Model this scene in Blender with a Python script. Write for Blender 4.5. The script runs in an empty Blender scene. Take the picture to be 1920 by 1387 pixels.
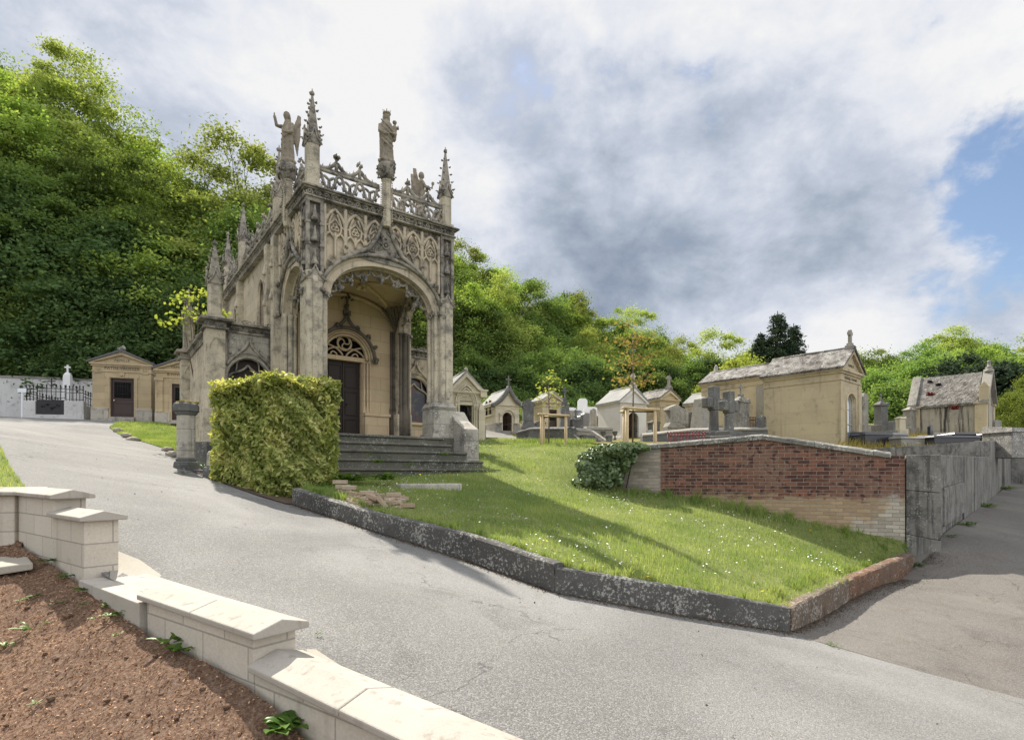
import bpy, bmesh, math, random
import numpy as np
from mathutils import Vector, Matrix, noise
from mathutils.geometry import delaunay_2d_cdt
R = math.radians
scene = bpy.context.scene
C = scene.collection
# ---------------------------------------------------------------- camera
FOC, CX, HY = 1051.0, 960.0, 890.0          # focal length, vanishing axis in reference pixels
cam = bpy.data.objects.new('camera', bpy.data.cameras.new('camera'))
C.objects.link(cam)
cam.location = (0, 0, 0)
cam.rotation_euler = (R(90), 0, 0)
cam.data.sensor_width = 36.0
cam.data.lens = 36.0 * FOC / 1920.0
cam.data.shift_y = (HY - 693.5) / 1920.0
cam.data.clip_start = 0.05
cam.data.clip_end = 6000
scene.camera = cam
# ---------------------------------------------------------------- light and exposure
SUN_DIR = Vector((-0.53, 0.85, 0)).normalized()
SUN_EL = R(49)
to_sun = Vector((SUN_DIR.x * math.cos(SUN_EL), SUN_DIR.y * math.cos(SUN_EL), math.sin(SUN_EL)))
sun = bpy.data.objects.new('sun', bpy.data.lights.new('sun', 'SUN'))
C.objects.link(sun)
sun.location = to_sun * 60
sun.rotation_euler = to_sun.to_track_quat('Z', 'Y').to_euler()
sun.data.energy = 5.0
sun.data.angle = R(0.6)
sun.data.color = (1.0, 0.93, 0.82)
vs = scene.view_settings
vs.view_transform = 'Standard'
vs.look = 'None'
vs.gamma = 1.0
vs.exposure = 0.85

def pxdir(px, py):
    return Vector(((px - CX) / FOC, 1.0, (HY - py) / FOC)).normalized()

class NT:
    """tiny helper to wire shader nodes"""
    def __init__(s, tree):
        s.t = tree
        s.n = tree.nodes
        s.l = tree.links
    def new(s, kind, **kw):
        n = s.n.new(kind)
        for k, v in kw.items():
            setattr(n, k, v)
        return n
    def put(s, sock, val):
        if isinstance(val, bpy.types.NodeSocket):
            s.l.new(val, sock)
        elif val is not None:
            if sock.type == 'RGBA' and not hasattr(val, '__len__'):
                val = (val, val, val, 1)
            elif sock.type == 'RGBA' and len(val) == 3:
                val = (*val, 1)
            sock.default_value = val
    def math(s, op, a, b=None, c=None, clamp=False):
        n = s.new('ShaderNodeMath', operation=op, use_clamp=clamp)
        s.put(n.inputs[0], a)
        if b is not None: s.put(n.inputs[1], b)
        if c is not None: s.put(n.inputs[2], c)
        return n.outputs[0]
    def vmath(s, op, a, b=None, scale=None):
        n = s.new('ShaderNodeVectorMath', operation=op)
        s.put(n.inputs[0], a)
        if b is not None: s.put(n.inputs[1], b)
        if scale is not None: s.put(n.inputs['Scale'], scale)
        return n.outputs['Value'] if op in ('DOT_PRODUCT', 'LENGTH', 'DISTANCE') else n.outputs[0]
    def mix(s, f, a, b, blend='MIX'):
        n = s.new('ShaderNodeMix', data_type='RGBA', blend_type=blend, clamp_factor=True)
        s.put(n.inputs[0], f); s.put(n.inputs[6], a); s.put(n.inputs[7], b)
        return n.outputs[2]
    def noise(s, vec, scale, detail=4, rough=0.55, dist=0.0, color=False):
        n = s.new('ShaderNodeTexNoise')
        s.put(n.inputs['Vector'], vec)
        n.inputs['Scale'].default_value = scale
        n.inputs['Detail'].default_value = detail
        n.inputs['Roughness'].default_value = rough
        n.inputs['Distortion'].default_value = dist
        return n.outputs['Color' if color else 'Fac']
    def voronoi(s, vec, scale, feature='F1', out='Distance', rand=1.0):
        n = s.new('ShaderNodeTexVoronoi', feature=feature)
        s.put(n.inputs['Vector'], vec)
        n.inputs['Scale'].default_value = scale
        n.inputs['Randomness'].default_value = rand
        return n.outputs[out]
    def ramp(s, f, lo, hi, a=0.0, b=1.0, smooth=True):
        n = s.new('ShaderNodeMapRange', interpolation_type='SMOOTHSTEP' if smooth else 'LINEAR')
        s.put(n.inputs[0], f)
        for i, v in ((1, lo), (2, hi), (3, a), (4, b)):
            s.put(n.inputs[i], v)
        return n.outputs[0]
    def scalevec(s, vec, sc):
        n = s.new('ShaderNodeMapping')
        s.put(n.inputs[0], vec)
        n.inputs['Scale'].default_value = sc
        return n.outputs[0]
    def sep(s, vec):
        n = s.new('ShaderNodeSeparateXYZ'); s.put(n.inputs[0], vec); return n.outputs
    def comb(s, x, y, z):
        n = s.new('ShaderNodeCombineXYZ')
        s.put(n.inputs[0], x); s.put(n.inputs[1], y); s.put(n.inputs[2], z)
        return n.outputs[0]

# ---------------------------------------------------------------- sky: Nishita blue behind procedural cloud
world = bpy.data.worlds.new('World')
scene.world = world
world.use_nodes = True
W_ = NT(world.node_tree)
for n in list(W_.n): W_.n.remove(n)
tc = W_.new('ShaderNodeTexCoord')
dirv = tc.outputs['Generated']
sky = W_.new('ShaderNodeTexSky', sky_type='NISHITA', sun_disc=False)
sky.sun_elevation = SUN_EL
sky.sun_rotation = math.atan2(SUN_DIR.x, SUN_DIR.y)
sky.altitude = 100
sky.dust_density = 1.2
def dmask(px, py, inner, outer):
    d = W_.vmath('DOT_PRODUCT', dirv, tuple(pxdir(px, py)))
    return W_.ramp(d, math.cos(R(outer)), math.cos(R(inner)))
cl = W_.scalevec(dirv, (1.0, 1.0, 1.35))
sweep = W_.scalevec(W_.vmath('ADD', dirv, W_.vmath('SCALE', W_.vmath('SUBTRACT', W_.noise(cl, 2.4, 2, color=True), (0.5, 0.5, 0.5)), scale=0.10)), (1.0, 1.0, 1.3))
rotm = W_.new('ShaderNodeMapping')
W_.put(rotm.inputs[0], sweep)
rotm.inputs['Rotation'].default_value = (0, R(38), 0)
rotm.inputs['Scale'].default_value = (0.85, 1.0, 1.25)
n_big = W_.noise(cl, 2.1, 4, 0.5, 0.3)
n_mid = W_.noise(rotm.outputs[0], 3.6, 12, 0.58, 0.12)
n_puff = W_.noise(W_.vmath('ADD', sweep, (3.1, 0.7, 1.9)), 4.6, 14, 0.61, 0.05)
n_fine = W_.noise(sweep, 19.0, 8, 0.6)
edge = W_.math('ADD', W_.math('MULTIPLY', W_.math('SUBTRACT', n_puff, 0.5), 2.4), W_.math('ADD', W_.math('MULTIPLY', W_.math('SUBTRACT', n_mid, 0.5), 1.5), W_.math('MULTIPLY', W_.math('SUBTRACT', n_fine, 0.5), 0.55)))
gap = W_.math('ADD', W_.math('MULTIPLY', dmask(1985, 300, 1, 9), 0.62), W_.math('MULTIPLY', dmask(1660, 590, 1, 6), 0.38))
gap = W_.math('ADD', gap, W_.math('MULTIPLY', dmask(1850, 480, 1, 6), 0.28))
gap = W_.math('ADD', gap, W_.math('MULTIPLY', dmask(1310, 118, 0.3, 2.0), 0.22))
gap = W_.math('ADD', gap, W_.math('MULTIPLY', dmask(130, 100, 3, 15), 0.32))
cover = W_.ramp(W_.math('SUBTRACT', W_.math('ADD', edge, 1.05), gap), 0.32, 0.78)
dk = W_.math('ADD', W_.math('MULTIPLY', dmask(1300, 500, 4, 20), 0.52), W_.math('MULTIPLY', dmask(1000, 210, 3, 13), 0.13))
dk = W_.math('ADD', dk, W_.math('MULTIPLY', dmask(1000, 500, 4, 14), 0.22))
dk = W_.math('ADD', dk, W_.math('MULTIPLY', dmask(1640, 400, 2, 9), 0.20))
dk = W_.math('ADD', dk, W_.math('MULTIPLY', dmask(1800, 610, 1, 6), 0.20))
dk = W_.math('ADD', dk, W_.math('MULTIPLY', dmask(150, 120, 3, 17), 0.36))
lt = W_.math('ADD', W_.math('MULTIPLY', dmask(600, 130, 3, 11), 0.14), W_.math('MULTIPLY', dmask(1230, 150, 2, 11), 0.20))
lt = W_.math('ADD', lt, W_.math('MULTIPLY', dmask(1600, 640, 1, 5), 0.20))
lt = W_.math('ADD', lt, W_.math('MULTIPLY', dmask(1700, 260, 1, 10), 0.16))
sh = W_.math('ADD', W_.math('MULTIPLY', W_.math('SUBTRACT', n_mid, 0.5), 1.35), W_.math('MULTIPLY', W_.math('SUBTRACT', n_big, 0.5), 0.7))
sh = W_.math('ADD', sh, W_.math('MULTIPLY', W_.math('SUBTRACT', n_puff, 0.5), 1.35))
sh = W_.math('ADD', sh, W_.math('MULTIPLY', W_.math('SUBTRACT', n_fine, 0.5), 0.5))
shade = W_.math('ADD', W_.math('SUBTRACT', W_.math('ADD', sh, 0.84), dk), lt)
cr = W_.new('ShaderNodeValToRGB')
cr.color_ramp.interpolation = 'LINEAR'
els = cr.color_ramp.elements
els[0].position = 0.0; els[0].color = (0.29, 0.35, 0.455, 1)
els[1].position = 1.0; els[1].color = (0.96, 0.96, 0.96, 1)
for p_, c_ in ((0.25, (0.42, 0.485, 0.585, 1)), (0.5, (0.60, 0.655, 0.765, 1)), (0.75, (0.81, 0.84, 0.91, 1))):
    e_ = els.new(p_); e_.color = c_
W_.put(cr.inputs[0], shade)
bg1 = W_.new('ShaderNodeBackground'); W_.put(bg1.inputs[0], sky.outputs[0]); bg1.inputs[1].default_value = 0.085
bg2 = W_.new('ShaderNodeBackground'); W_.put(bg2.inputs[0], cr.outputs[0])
# unseen cloud opposite the sun is brightened to add fill on the shaded fronts
antisun_fill = W_.ramp(W_.vmath('DOT_PRODUCT', dirv, tuple(Vector((-SUN_DIR.x, -SUN_DIR.y, 0.35)).normalized())), -0.15, 0.75)
W_.put(bg2.inputs[1], W_.math('ADD', W_.math('MULTIPLY', antisun_fill, 0.42), 0.525))
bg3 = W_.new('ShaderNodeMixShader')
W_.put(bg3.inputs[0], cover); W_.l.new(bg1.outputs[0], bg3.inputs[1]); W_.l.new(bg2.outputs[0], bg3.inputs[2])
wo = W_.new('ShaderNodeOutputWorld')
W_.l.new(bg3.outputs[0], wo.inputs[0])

# ---------------------------------------------------------------- placing helpers
def P(px, py, Y):
    return Vector(((px - CX) / FOC * Y, Y, (HY - py) / FOC * Y))

def tag(o, label=None, cat=None, group=None, kind=None):
    if label: o['label'] = label
    if cat: o['category'] = cat
    if group: o['group'] = group
    if kind: o['kind'] = kind
    return o

def thing(name, label, cat, loc=(0, 0, 0), rz=0.0, group=None):
    o = bpy.data.objects.new(name, None)
    C.objects.link(o)
    o.location = loc
    o.rotation_euler = (0, 0, rz)
    o.empty_display_size = 0.2
    return tag(o, label, cat, group)

def copy_tree(o, parent=None):
    c = o.copy()
    C.objects.link(c)
    c.parent = parent
    for ch in [k for k in bpy.data.objects if k.parent == o]:
        copy_tree(ch, c)
    return c

class MB:
    """collects shapes and links them as ONE mesh object"""
    def __init__(s):
        s.v = []; s.f = []; s.smooth = []
    def add(s, vs, fs, smooth=False):
        b = len(s.v)
        s.v.extend(tuple(v) for v in vs)
        s.f.extend(tuple(i + b for i in f) for f in fs)
        s.smooth.extend([smooth] * len(fs))
        return s
    def hexa(s, p):
        return s.add(p, [(0, 3, 2, 1), (4, 5, 6, 7), (0, 1, 5, 4), (1, 2, 6, 5), (2, 3, 7, 6), (3, 0, 4, 7)])
    def box(s, x0, x1, y0, y1, z0, z1, taper=0.0):
        t = taper
        return s.hexa([(x0, y0, z0), (x1, y0, z0), (x1, y1, z0), (x0, y1, z0),
                       (x0 + t, y0 + t, z1), (x1 - t, y0 + t, z1), (x1 - t, y1 - t, z1), (x0 + t, y1 - t, z1)])
    def prism(s, poly, fa, fb):
        """extrude a 2-D polygon; fa / fb map (a,b) to the two 3-D caps"""
        n = len(poly)
        vs = [fa(a, b) for a, b in poly] + [fb(a, b) for a, b in poly]
        fs = [tuple(range(n))[::-1], tuple(range(n, 2 * n))]
        fs += [(i, (i + 1) % n, n + (i + 1) % n, n + i) for i in range(n)]
        return s.add(vs, fs)
    def panel(s, outer, holes, m, t):
        """flat wall with openings: m(a,b)->point, t = thickness vector"""
        loops = [outer] + list(holes)
        pts, edges = [], []
        for lp in loops:
            b = len(pts)
            pts += [Vector(p) for p in lp]
            edges += [(b + i, b + (i + 1) % len(lp)) for i in range(len(lp))]
        res = delaunay_2d_cdt(pts, edges, [], 0, 1e-5)
        vo, fo = res[0], res[2]
        tris = []
        for f in fo:
            c = sum((vo[i] for i in f), Vector((0, 0))) / len(f)
            if inside(c, outer) and not any(inside(c, h) for h in holes):
                tris.append(tuple(f))
        t = Vector(t)
        front = [Vector(m(p.x, p.y)) for p in vo]
        n = len(vo)
        s.add(front + [p + t for p in front], tris + [tuple(i + n for i in f[::-1]) for f in tris])
        for lp in loops:
            k = len(lp)
            a = [Vector(m(*p)) for p in lp]
            s.add(a + [p + t for p in a], [(i, (i + 1) % k, k + (i + 1) % k, k + i) for i in range(k)])
        return s
    def tube(s, pts, r, n=6, closed=False, r_end=None, flat=1.0, smooth=True):
        pts = [Vector(p) for p in pts]
        k = len(pts)
        if k < 2: return s
        vs, fs = [], []
        up = None
        for i, p in enumerate(pts):
            if closed:
                d = pts[(i + 1) % k] - pts[i - 1]
            else:
                d = pts[min(i + 1, k - 1)] - pts[max(i - 1, 0)]
            if d.length < 1e-9: d = Vector((0, 0, 1))
            d.normalize()
            if up is None:
                up = Vector((0, 0, 1)) if abs(d.z) < 0.9 else Vector((1, 0, 0))
            a = d.cross(up)
            if a.length < 1e-4:
                a = d.cross(Vector((0.3, 1, 0.2)))
            a.normalize()
            b = a.cross(d).normalized()
            up = b
            if isinstance(r, (list, tuple)): rr = r[i]
            else: rr = r if r_end is None else r + (r_end - r) * i / (k - 1)
            for j in range(n):
                w = 2 * math.pi * (j + 0.5) / n
                vs.append(p + a * (math.cos(w) * rr) + b * (math.sin(w) * rr * flat))
        rng = k if closed else k - 1
        for i in range(rng):
            for j in range(n):
                a0 = i * n + j; a1 = i * n + (j + 1) % n
                b0 = ((i + 1) % k) * n + j; b1 = ((i + 1) % k) * n + (j + 1) % n
                fs.append((a0, a1, b1, b0))
        if not closed:
            fs.append(tuple(range(n))[::-1]); fs.append(tuple((k - 1) * n + j for j in range(n)))
        return s.add(vs, fs, smooth)
    def lathe(s, prof, cx=0, cy=0, n=16, rot=0.0, smooth=True, sx=1.0, sy=1.0):
        vs, fs = [], []
        for r, z in prof:
            for j in range(n):
                w = rot + 2 * math.pi * j / n
                vs.append((cx + r * sx * math.cos(w), cy + r * sy * math.sin(w), z))
        k = len(prof)
        for i in range(k - 1):
            for j in range(n):
                fs.append((i * n + j, i * n + (j + 1) % n, (i + 1) * n + (j + 1) % n, (i + 1) * n + j))
        fs.append(tuple(range(n))[::-1]); fs.append(tuple((k - 1) * n + j for j in range(n)))
        return s.add(vs, fs, smooth)
    def blob(s, c, r, seg=6, rings=4, jit=0.25, rnd=random):
        if not hasattr(r, '__len__'): r = (r, r, r)
        vs = [(c[0], c[1], c[2] - r[2])]
        for i in range(1, rings):
            a = math.pi * i / rings - math.pi / 2
            for j in range(seg):
                w = 2 * math.pi * j / seg + i * 0.5
                q = 1 + rnd.uniform(-jit, jit)
                vs.append((c[0] + r[0] * q * math.cos(a) * math.cos(w), c[1] + r[1] * q * math.cos(a) * math.sin(w), c[2] + r[2] * q * math.sin(a)))
        vs.append((c[0], c[1], c[2] + r[2]))
        fs = [(0, 1 + (j + 1) % seg, 1 + j) for j in range(seg)]
        for i in range(rings - 2):
            for j in range(seg):
                a = 1 + i * seg
                fs.append((a + j, a + (j + 1) % seg, a + seg + (j + 1) % seg, a + seg + j))
        t = len(vs) - 1; a = 1 + (rings - 2) * seg
        fs += [(a + j, a + (j + 1) % seg, t) for j in range(seg)]
        return s.add(vs, fs, True)
    def xform(s, M, start=0):
        for i in range(start, len(s.v)):
            s.v[i] = tuple(M @ Vector(s.v[i]))
        return s
    def build(s, name, mat, parent=None, bevel=0.0, fix=True):
        me = bpy.data.meshes.new(name)
        me.from_pydata(s.v, [], s.f)
        me.polygons.foreach_set('use_smooth', s.smooth)
        me.materials.append(mat)
        if fix:
            bm = bmesh.new(); bm.from_mesh(me)
            bmesh.ops.recalc_face_normals(bm, faces=bm.faces)
            bm.to_mesh(me); bm.free()
        me.update()
        o = bpy.data.objects.new(name, me)
        C.objects.link(o)
        if parent is not None: o.parent = parent
        if bevel > 0:
            b = o.modifiers.new('bevel', 'BEVEL')
            b.width = bevel; b.segments = 2; b.limit_method = 'ANGLE'; b.angle_limit = R(40)
        return o

def inside(p, poly):
    x, y = p[0], p[1]
    c = False
    j = len(poly) - 1
    for i in range(len(poly)):
        xi, yi = poly[i][0], poly[i][1]; xj, yj = poly[j][0], poly[j][1]
        if (yi > y) != (yj > y) and x < (xj - xi) * (y - yi) / (yj - yi) + xi:
            c = not c
        j = i
    return c

def inside_np(X, Y, poly):
    c = np.zeros(X.shape, bool)
    j = len(poly) - 1
    for i in range(len(poly)):
        xi, yi = poly[i][:2]; xj, yj = poly[j][:2]
        if yi != yj:
            hit = ((yi > Y) != (yj > Y)) & (X < (xj - xi) * (Y - yi) / (yj - yi) + xi)
            c ^= hit
        j = i
    return c

def rawmesh(name, V, Fq, mat, parent=None, smooth=False):
    """fast mesh from numpy arrays: V (n,3), Fq (m,k)"""
    me = bpy.data.meshes.new(name)
    m, k = Fq.shape
    me.vertices.add(len(V)); me.vertices.foreach_set('co', V.astype(np.float32).ravel())
    me.loops.add(m * k); me.loops.foreach_set('vertex_index', Fq.astype(np.int32).ravel())
    me.polygons.add(m)
    me.polygons.foreach_set('loop_start', np.arange(0, m * k, k, dtype=np.int32))
    me.polygons.foreach_set('loop_total', np.full(m, k, np.int32))
    if smooth: me.polygons.foreach_set('use_smooth', np.ones(m, bool))
    me.materials.append(mat)
    me.update(calc_edges=True)
    o = bpy.data.objects.new(name, me)
    C.objects.link(o)
    if parent is not None: o.parent = parent
    return o

class TPS:
    """thin-plate surface z(x,y) through control points"""
    def __init__(s, pts, lam=1e-3):
        A = np.array([tuple(p) for p in pts], float)
        s.xy = A[:, :2]; n = len(A)
        K = s.k(np.linalg.norm(s.xy[:, None] - s.xy[None], axis=2)) + lam * np.eye(n)
        Q = np.c_[np.ones(n), s.xy]
        M = np.block([[K, Q], [Q.T, np.zeros((3, 3))]])
        s.w = np.linalg.solve(M, np.r_[A[:, 2], 0, 0, 0])
    @staticmethod
    def k(r):
        return np.where(r > 1e-9, r * r * np.log(np.maximum(r, 1e-9)), 0.0)
    def __call__(s, x, y):
        x = np.asarray(x, float); y = np.asarray(y, float)
        q = np.stack([x.ravel(), y.ravel()], 1)
        out = np.empty(len(q))
        for i in range(0, len(q), 20000):
            c = q[i:i + 20000]
            d = np.linalg.norm(c[:, None] - s.xy[None], axis=2)
            out[i:i + 20000] = s.k(d) @ s.w[:-3] + s.w[-3] + c @ s.w[-2:]
        return out.reshape(x.shape)

def sheet(name, poly, zf, step, mat, lift=0.0, kind='structure', edge_step=0.3):
    """ground sheet: polygon filled with a grid of vertices, height from zf"""
    bd = []
    for i in range(len(poly)):
        a, b = Vector(poly[i][:2]), Vector(poly[(i + 1) % len(poly)][:2])
        k = max(1, int((b - a).length / edge_step))
        bd += [a.lerp(b, j / k) for j in range(k)]
    xs = [p.x for p in bd]; ys = [p.y for p in bd]
    gx, gy = np.meshgrid(np.arange(min(xs), max(xs), step), np.arange(min(ys), max(ys), step))
    gx = gx + (np.arange(gx.shape[0])[:, None] % 2) * step * 0.5
    ok = inside_np(gx, gy, [tuple(p) for p in bd])
    gpts = [Vector((x, y)) for x, y in zip(gx[ok], gy[ok])]
    pts = bd + gpts
    res = delaunay_2d_cdt(pts, [(i, (i + 1) % len(bd)) for i in range(len(bd))], [], 1, 1e-5)
    vo, fo = res[0], res[2]
    V = np.array([(p.x, p.y) for p in vo])
    z = zf(V[:, 0], V[:, 1]) + lift
    o = rawmesh(name, np.c_[V, z], np.array([tuple(f) for f in fo]), mat, smooth=True)
    if o.data.polygons[0].normal.z < 0: o.data.flip_normals()
    if kind: o['kind'] = kind
    return o
# ================================================================ materials
def new_mat(name, rough=0.85, spec=0.25):
    m = bpy.data.materials.new(name)
    m.use_nodes = True
    t = NT(m.node_tree)
    b = t.n.get('Principled BSDF')
    b.inputs['Roughness'].default_value = rough
    b.inputs['Specular IOR Level'].default_value = spec
    return m, t, b

def world_vec(t):
    """object coordinates shifted by the object's place, so that repeats do not share one pattern"""
    co = t.new('ShaderNodeTexCoord').outputs['Object']
    loc = t.new('ShaderNodeObjectInfo').outputs['Location']
    return co, t.vmath('ADD', co, loc)

def bump(t, b, h, strength=0.4, dist=0.02):
    n = t.new('ShaderNodeBump')
    n.inputs['Strength'].default_value = strength
    n.inputs['Distance'].default_value = dist
    t.put(n.inputs['Height'], h)
    t.l.new(n.outputs[0], b.inputs['Normal'])

def stone(name, base, alt, dark, stain=0.5, streak=0.3, lichen=None, lich_amt=0.5, scale=1.0, joints=None, bmp=0.5, rough=0.9, pits=0.0, jshade=0.45, jvar=0.88, sthr=0.56):
    m, t, b = new_mat(name, rough, 0.2)
    co, v = world_vec(t)
    big = t.noise(v, 0.9 * scale, 6, 0.6, 0.4)
    mid = t.noise(t.vmath('ADD', v, (5.3, 1.7, 8.1)), 4.5 * scale, 8, 0.62)
    fine = t.noise(v, 60 * scale, 3, 0.6)
    col = t.mix(t.ramp(big, 0.35, 0.65), base, alt)
    st = t.ramp(t.math('ADD', t.math('MULTIPLY', mid, 0.7), t.math('MULTIPLY', big, 0.3)), 0.66 - 0.30 * stain, 0.80 - 0.24 * stain)
    col = t.mix(t.math('MULTIPLY', st, min(1.0, 0.45 + stain * 0.5)), col, dark)
    if streak > 0:
        sv = t.scalevec(v, (5.0, 5.0, 0.35))
        sk = t.ramp(t.noise(sv, 1.3 * scale, 5, 0.6), sthr, sthr + 0.18)
        col = t.mix(t.math('MULTIPLY', sk, streak), col, dark)
    h = t.math('ADD', t.math('MULTIPLY', mid, 0.6), t.math('MULTIPLY', fine, 0.25))
    if lichen is not None:
        ln = t.noise(t.vmath('ADD', v, (11.0, 3.0, 2.0)), 24 * scale, 7, 0.72)
        lm = t.noise(t.vmath('ADD', v, (1.0, 13.0, 7.0)), 3.2 * scale, 3, 0.5)
        lk = t.ramp(t.math('ADD', t.math('MULTIPLY', ln, 0.75), t.math('MULTIPLY', lm, 0.25)), 0.60 - 0.14 * lich_amt, 0.64 - 0.12 * lich_amt)
        col = t.mix(t.math('MULTIPLY', lk, 0.8), col, lichen)
    col = t.mix(1.0, col, t.mix(fine, (0.80, 0.80, 0.80), (1.14, 1.14, 1.14)), 'MULTIPLY')
    if pits > 0:
        pv = t.ramp(t.noise(v, 55 * scale, 2, 0.5), 0.66, 0.74)
        col = t.mix(t.math('MULTIPLY', pv, pits), col, dark)
        h = t.math('SUBTRACT', h, t.math('MULTIPLY', pv, 0.5))
    if joints:
        s = t.sep(co)
        br = t.new('ShaderNodeTexBrick')
        t.put(br.inputs['Vector'], t.comb(t.math('ADD', s[0], s[1]), s[2], 0.0))
        br.inputs['Color1'].default_value = (1.05, 1.05, 1.05, 1)
        br.inputs['Color2'].default_value = (jvar, jvar, jvar * .99, 1)
        br.inputs['Mortar'].default_value = (jshade, jshade, jshade, 1)
        br.inputs['Scale'].default_value = 1.0
        br.inputs['Mortar Size'].default_value = 0.0055
        br.inputs['Mortar Smooth'].default_value = 0.3
        br.inputs['Brick Width'].default_value = joints[0]
        br.inputs['Row Height'].default_value = joints[1]
        col = t.mix(1.0, col, br.outputs[0], 'MULTIPLY')
        h = t.math('SUBTRACT', h, t.math('MULTIPLY', br.outputs['Fac'], 0.35))
    t.put(b.inputs['Base Color'], col)
    bump(t, b, h, bmp, 0.03)
    return m

M = {}
M['ashlar'] = stone('ashlar_stone', (0.56, 0.485, 0.365), (0.47, 0.41, 0.315), (0.13, 0.12, 0.105), 0.54, 0.65, (0.42, 0.40, 0.36), 0.25, joints=(0.62, 0.34), pits=0.25, jshade=0.6)
M['pier'] = stone('pier_stone', (0.56, 0.495, 0.375), (0.46, 0.41, 0.32), (0.12, 0.112, 0.10), 0.62, 0.75, (0.26, 0.245, 0.215), 0.50, joints=(5.0, 0.52), pits=0.5, jshade=0.72)
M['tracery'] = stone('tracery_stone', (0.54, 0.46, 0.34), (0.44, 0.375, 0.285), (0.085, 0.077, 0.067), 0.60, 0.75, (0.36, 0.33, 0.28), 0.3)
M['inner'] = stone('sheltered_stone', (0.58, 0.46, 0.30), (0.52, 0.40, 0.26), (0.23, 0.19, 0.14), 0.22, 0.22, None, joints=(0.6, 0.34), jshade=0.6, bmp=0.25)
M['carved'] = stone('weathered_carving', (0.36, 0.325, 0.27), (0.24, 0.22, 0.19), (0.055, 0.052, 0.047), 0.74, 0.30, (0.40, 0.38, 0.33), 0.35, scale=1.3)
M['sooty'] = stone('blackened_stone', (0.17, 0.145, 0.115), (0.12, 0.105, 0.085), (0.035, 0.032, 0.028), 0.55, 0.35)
M['statue'] = stone('statue_stone', (0.29, 0.25, 0.195), (0.23, 0.20, 0.158), (0.085, 0.076, 0.064), 0.55, 0.35, (0.42, 0.38, 0.27), 0.3, scale=2.0, bmp=0.35)
M['plinth'] = stone('plinth_stone', (0.42, 0.39, 0.33), (0.33, 0.31, 0.27), (0.12, 0.115, 0.105), 0.60, 0.35, (0.55, 0.53, 0.48), 0.45, joints=(0.75, 0.42))
M['step'] = stone('mossy_step_stone', (0.14, 0.135, 0.11), (0.10, 0.10, 0.08), (0.045, 0.045, 0.038), 0.55, 0.0, (0.34, 0.34, 0.30), 0.35)
M['kerb'] = stone('kerb_stone', (0.075, 0.073, 0.068), (0.105, 0.102, 0.095), (0.035, 0.034, 0.032), 0.45, 0.0, (0.40, 0.39, 0.355), 0.50, scale=1.25, bmp=0.8)
M['kerb_red'] = stone('mossy_red_kerb', (0.115, 0.088, 0.07), (0.16, 0.085, 0.05), (0.05, 0.042, 0.036), 0.55, 0.0, (0.36, 0.34, 0.30), 0.40, scale=1.3, bmp=0.8)
M['ruin'] = stone('ruined_tomb_wall', (0.40, 0.365, 0.295), (0.32, 0.295, 0.245), (0.045, 0.042, 0.038), 0.45, 0.98, (0.50, 0.48, 0.43), 0.25, scale=.8, sthr=0.47)
M['coping'] = stone('lichened_coping', (0.25, 0.242, 0.22), (0.18, 0.174, 0.16), (0.075, 0.072, 0.066), 0.6, 0.0, (0.50, 0.49, 0.455), 0.55, scale=1.2)
M['concrete'] = stone('old_concrete', (0.215, 0.206, 0.186), (0.15, 0.145, 0.133), (0.055, 0.053, 0.05), 0.66, 0.75, (0.38, 0.37, 0.345), 0.34, scale=1.5, sthr=0.49)
M['concrete2'] = stone('pale_concrete', (0.225, 0.217, 0.197), (0.165, 0.16, 0.147), (0.07, 0.068, 0.064), 0.58, 0.9, (0.40, 0.39, 0.365), 0.2, sthr=0.48)
M['darkstone'] = stone('dark_tomb_stone', (0.15, 0.15, 0.145), (0.11, 0.11, 0.108), (0.045, 0.045, 0.044), 0.5, 0.4, (0.34, 0.34, 0.32), 0.35)
M['greystone'] = stone('grey_tomb_stone', (0.30, 0.285, 0.25), (0.23, 0.22, 0.195), (0.09, 0.086, 0.078), 0.55, 0.45, (0.45, 0.44, 0.40), 0.4)
M['beige'] = stone('beige_tomb_stone', (0.50, 0.425, 0.285), (0.43, 0.365, 0.25), (0.20, 0.175, 0.13), 0.50, 0.5, None, joints=(0.85, 0.42), jshade=0.84, bmp=0.3, pits=0.35, jvar=0.99)
M['beige2'] = stone('ochre_tomb_stone', (0.46, 0.37, 0.235), (0.39, 0.315, 0.205), (0.20, 0.165, 0.12), 0.42, 0.4, None, joints=(0.9, 0.30), jshade=0.7, bmp=0.3)
M['cream'] = stone('cream_tomb_stone', (0.58, 0.53, 0.41), (0.52, 0.47, 0.365), (0.24, 0.215, 0.175), 0.42, 0.5, None, joints=(0.8, 0.4), jshade=0.8, bmp=0.2)
M['white'] = stone('white_render', (0.66, 0.64, 0.60), (0.60, 0.58, 0.54), (0.30, 0.29, 0.27), 0.34, 0.5, None, bmp=0.15)
M['whitewall'] = stone('white_boundary_render', (0.58, 0.575, 0.56), (0.51, 0.505, 0.495), (0.19, 0.186, 0.178), 0.44, 0.4, None, bmp=0.15)
M['roofold'] = stone('mossy_roof_slab', (0.215, 0.208, 0.195), (0.165, 0.16, 0.15), (0.042, 0.032, 0.027), 0.84, 0.0, (0.50, 0.49, 0.46), 0.40, scale=1.0)
M['roofmoss'] = stone('moss_covered_roof', (0.175, 0.165, 0.15), (0.13, 0.121, 0.11), (0.045, 0.038, 0.032), 0.66, 0.0, (0.46, 0.45, 0.42), 0.52, scale=1.4)
M['roofgrey'] = stone('pale_roof_slab', (0.30, 0.30, 0.285), (0.25, 0.25, 0.24), (0.12, 0.12, 0.115), 0.40, 0.0, None)
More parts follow.
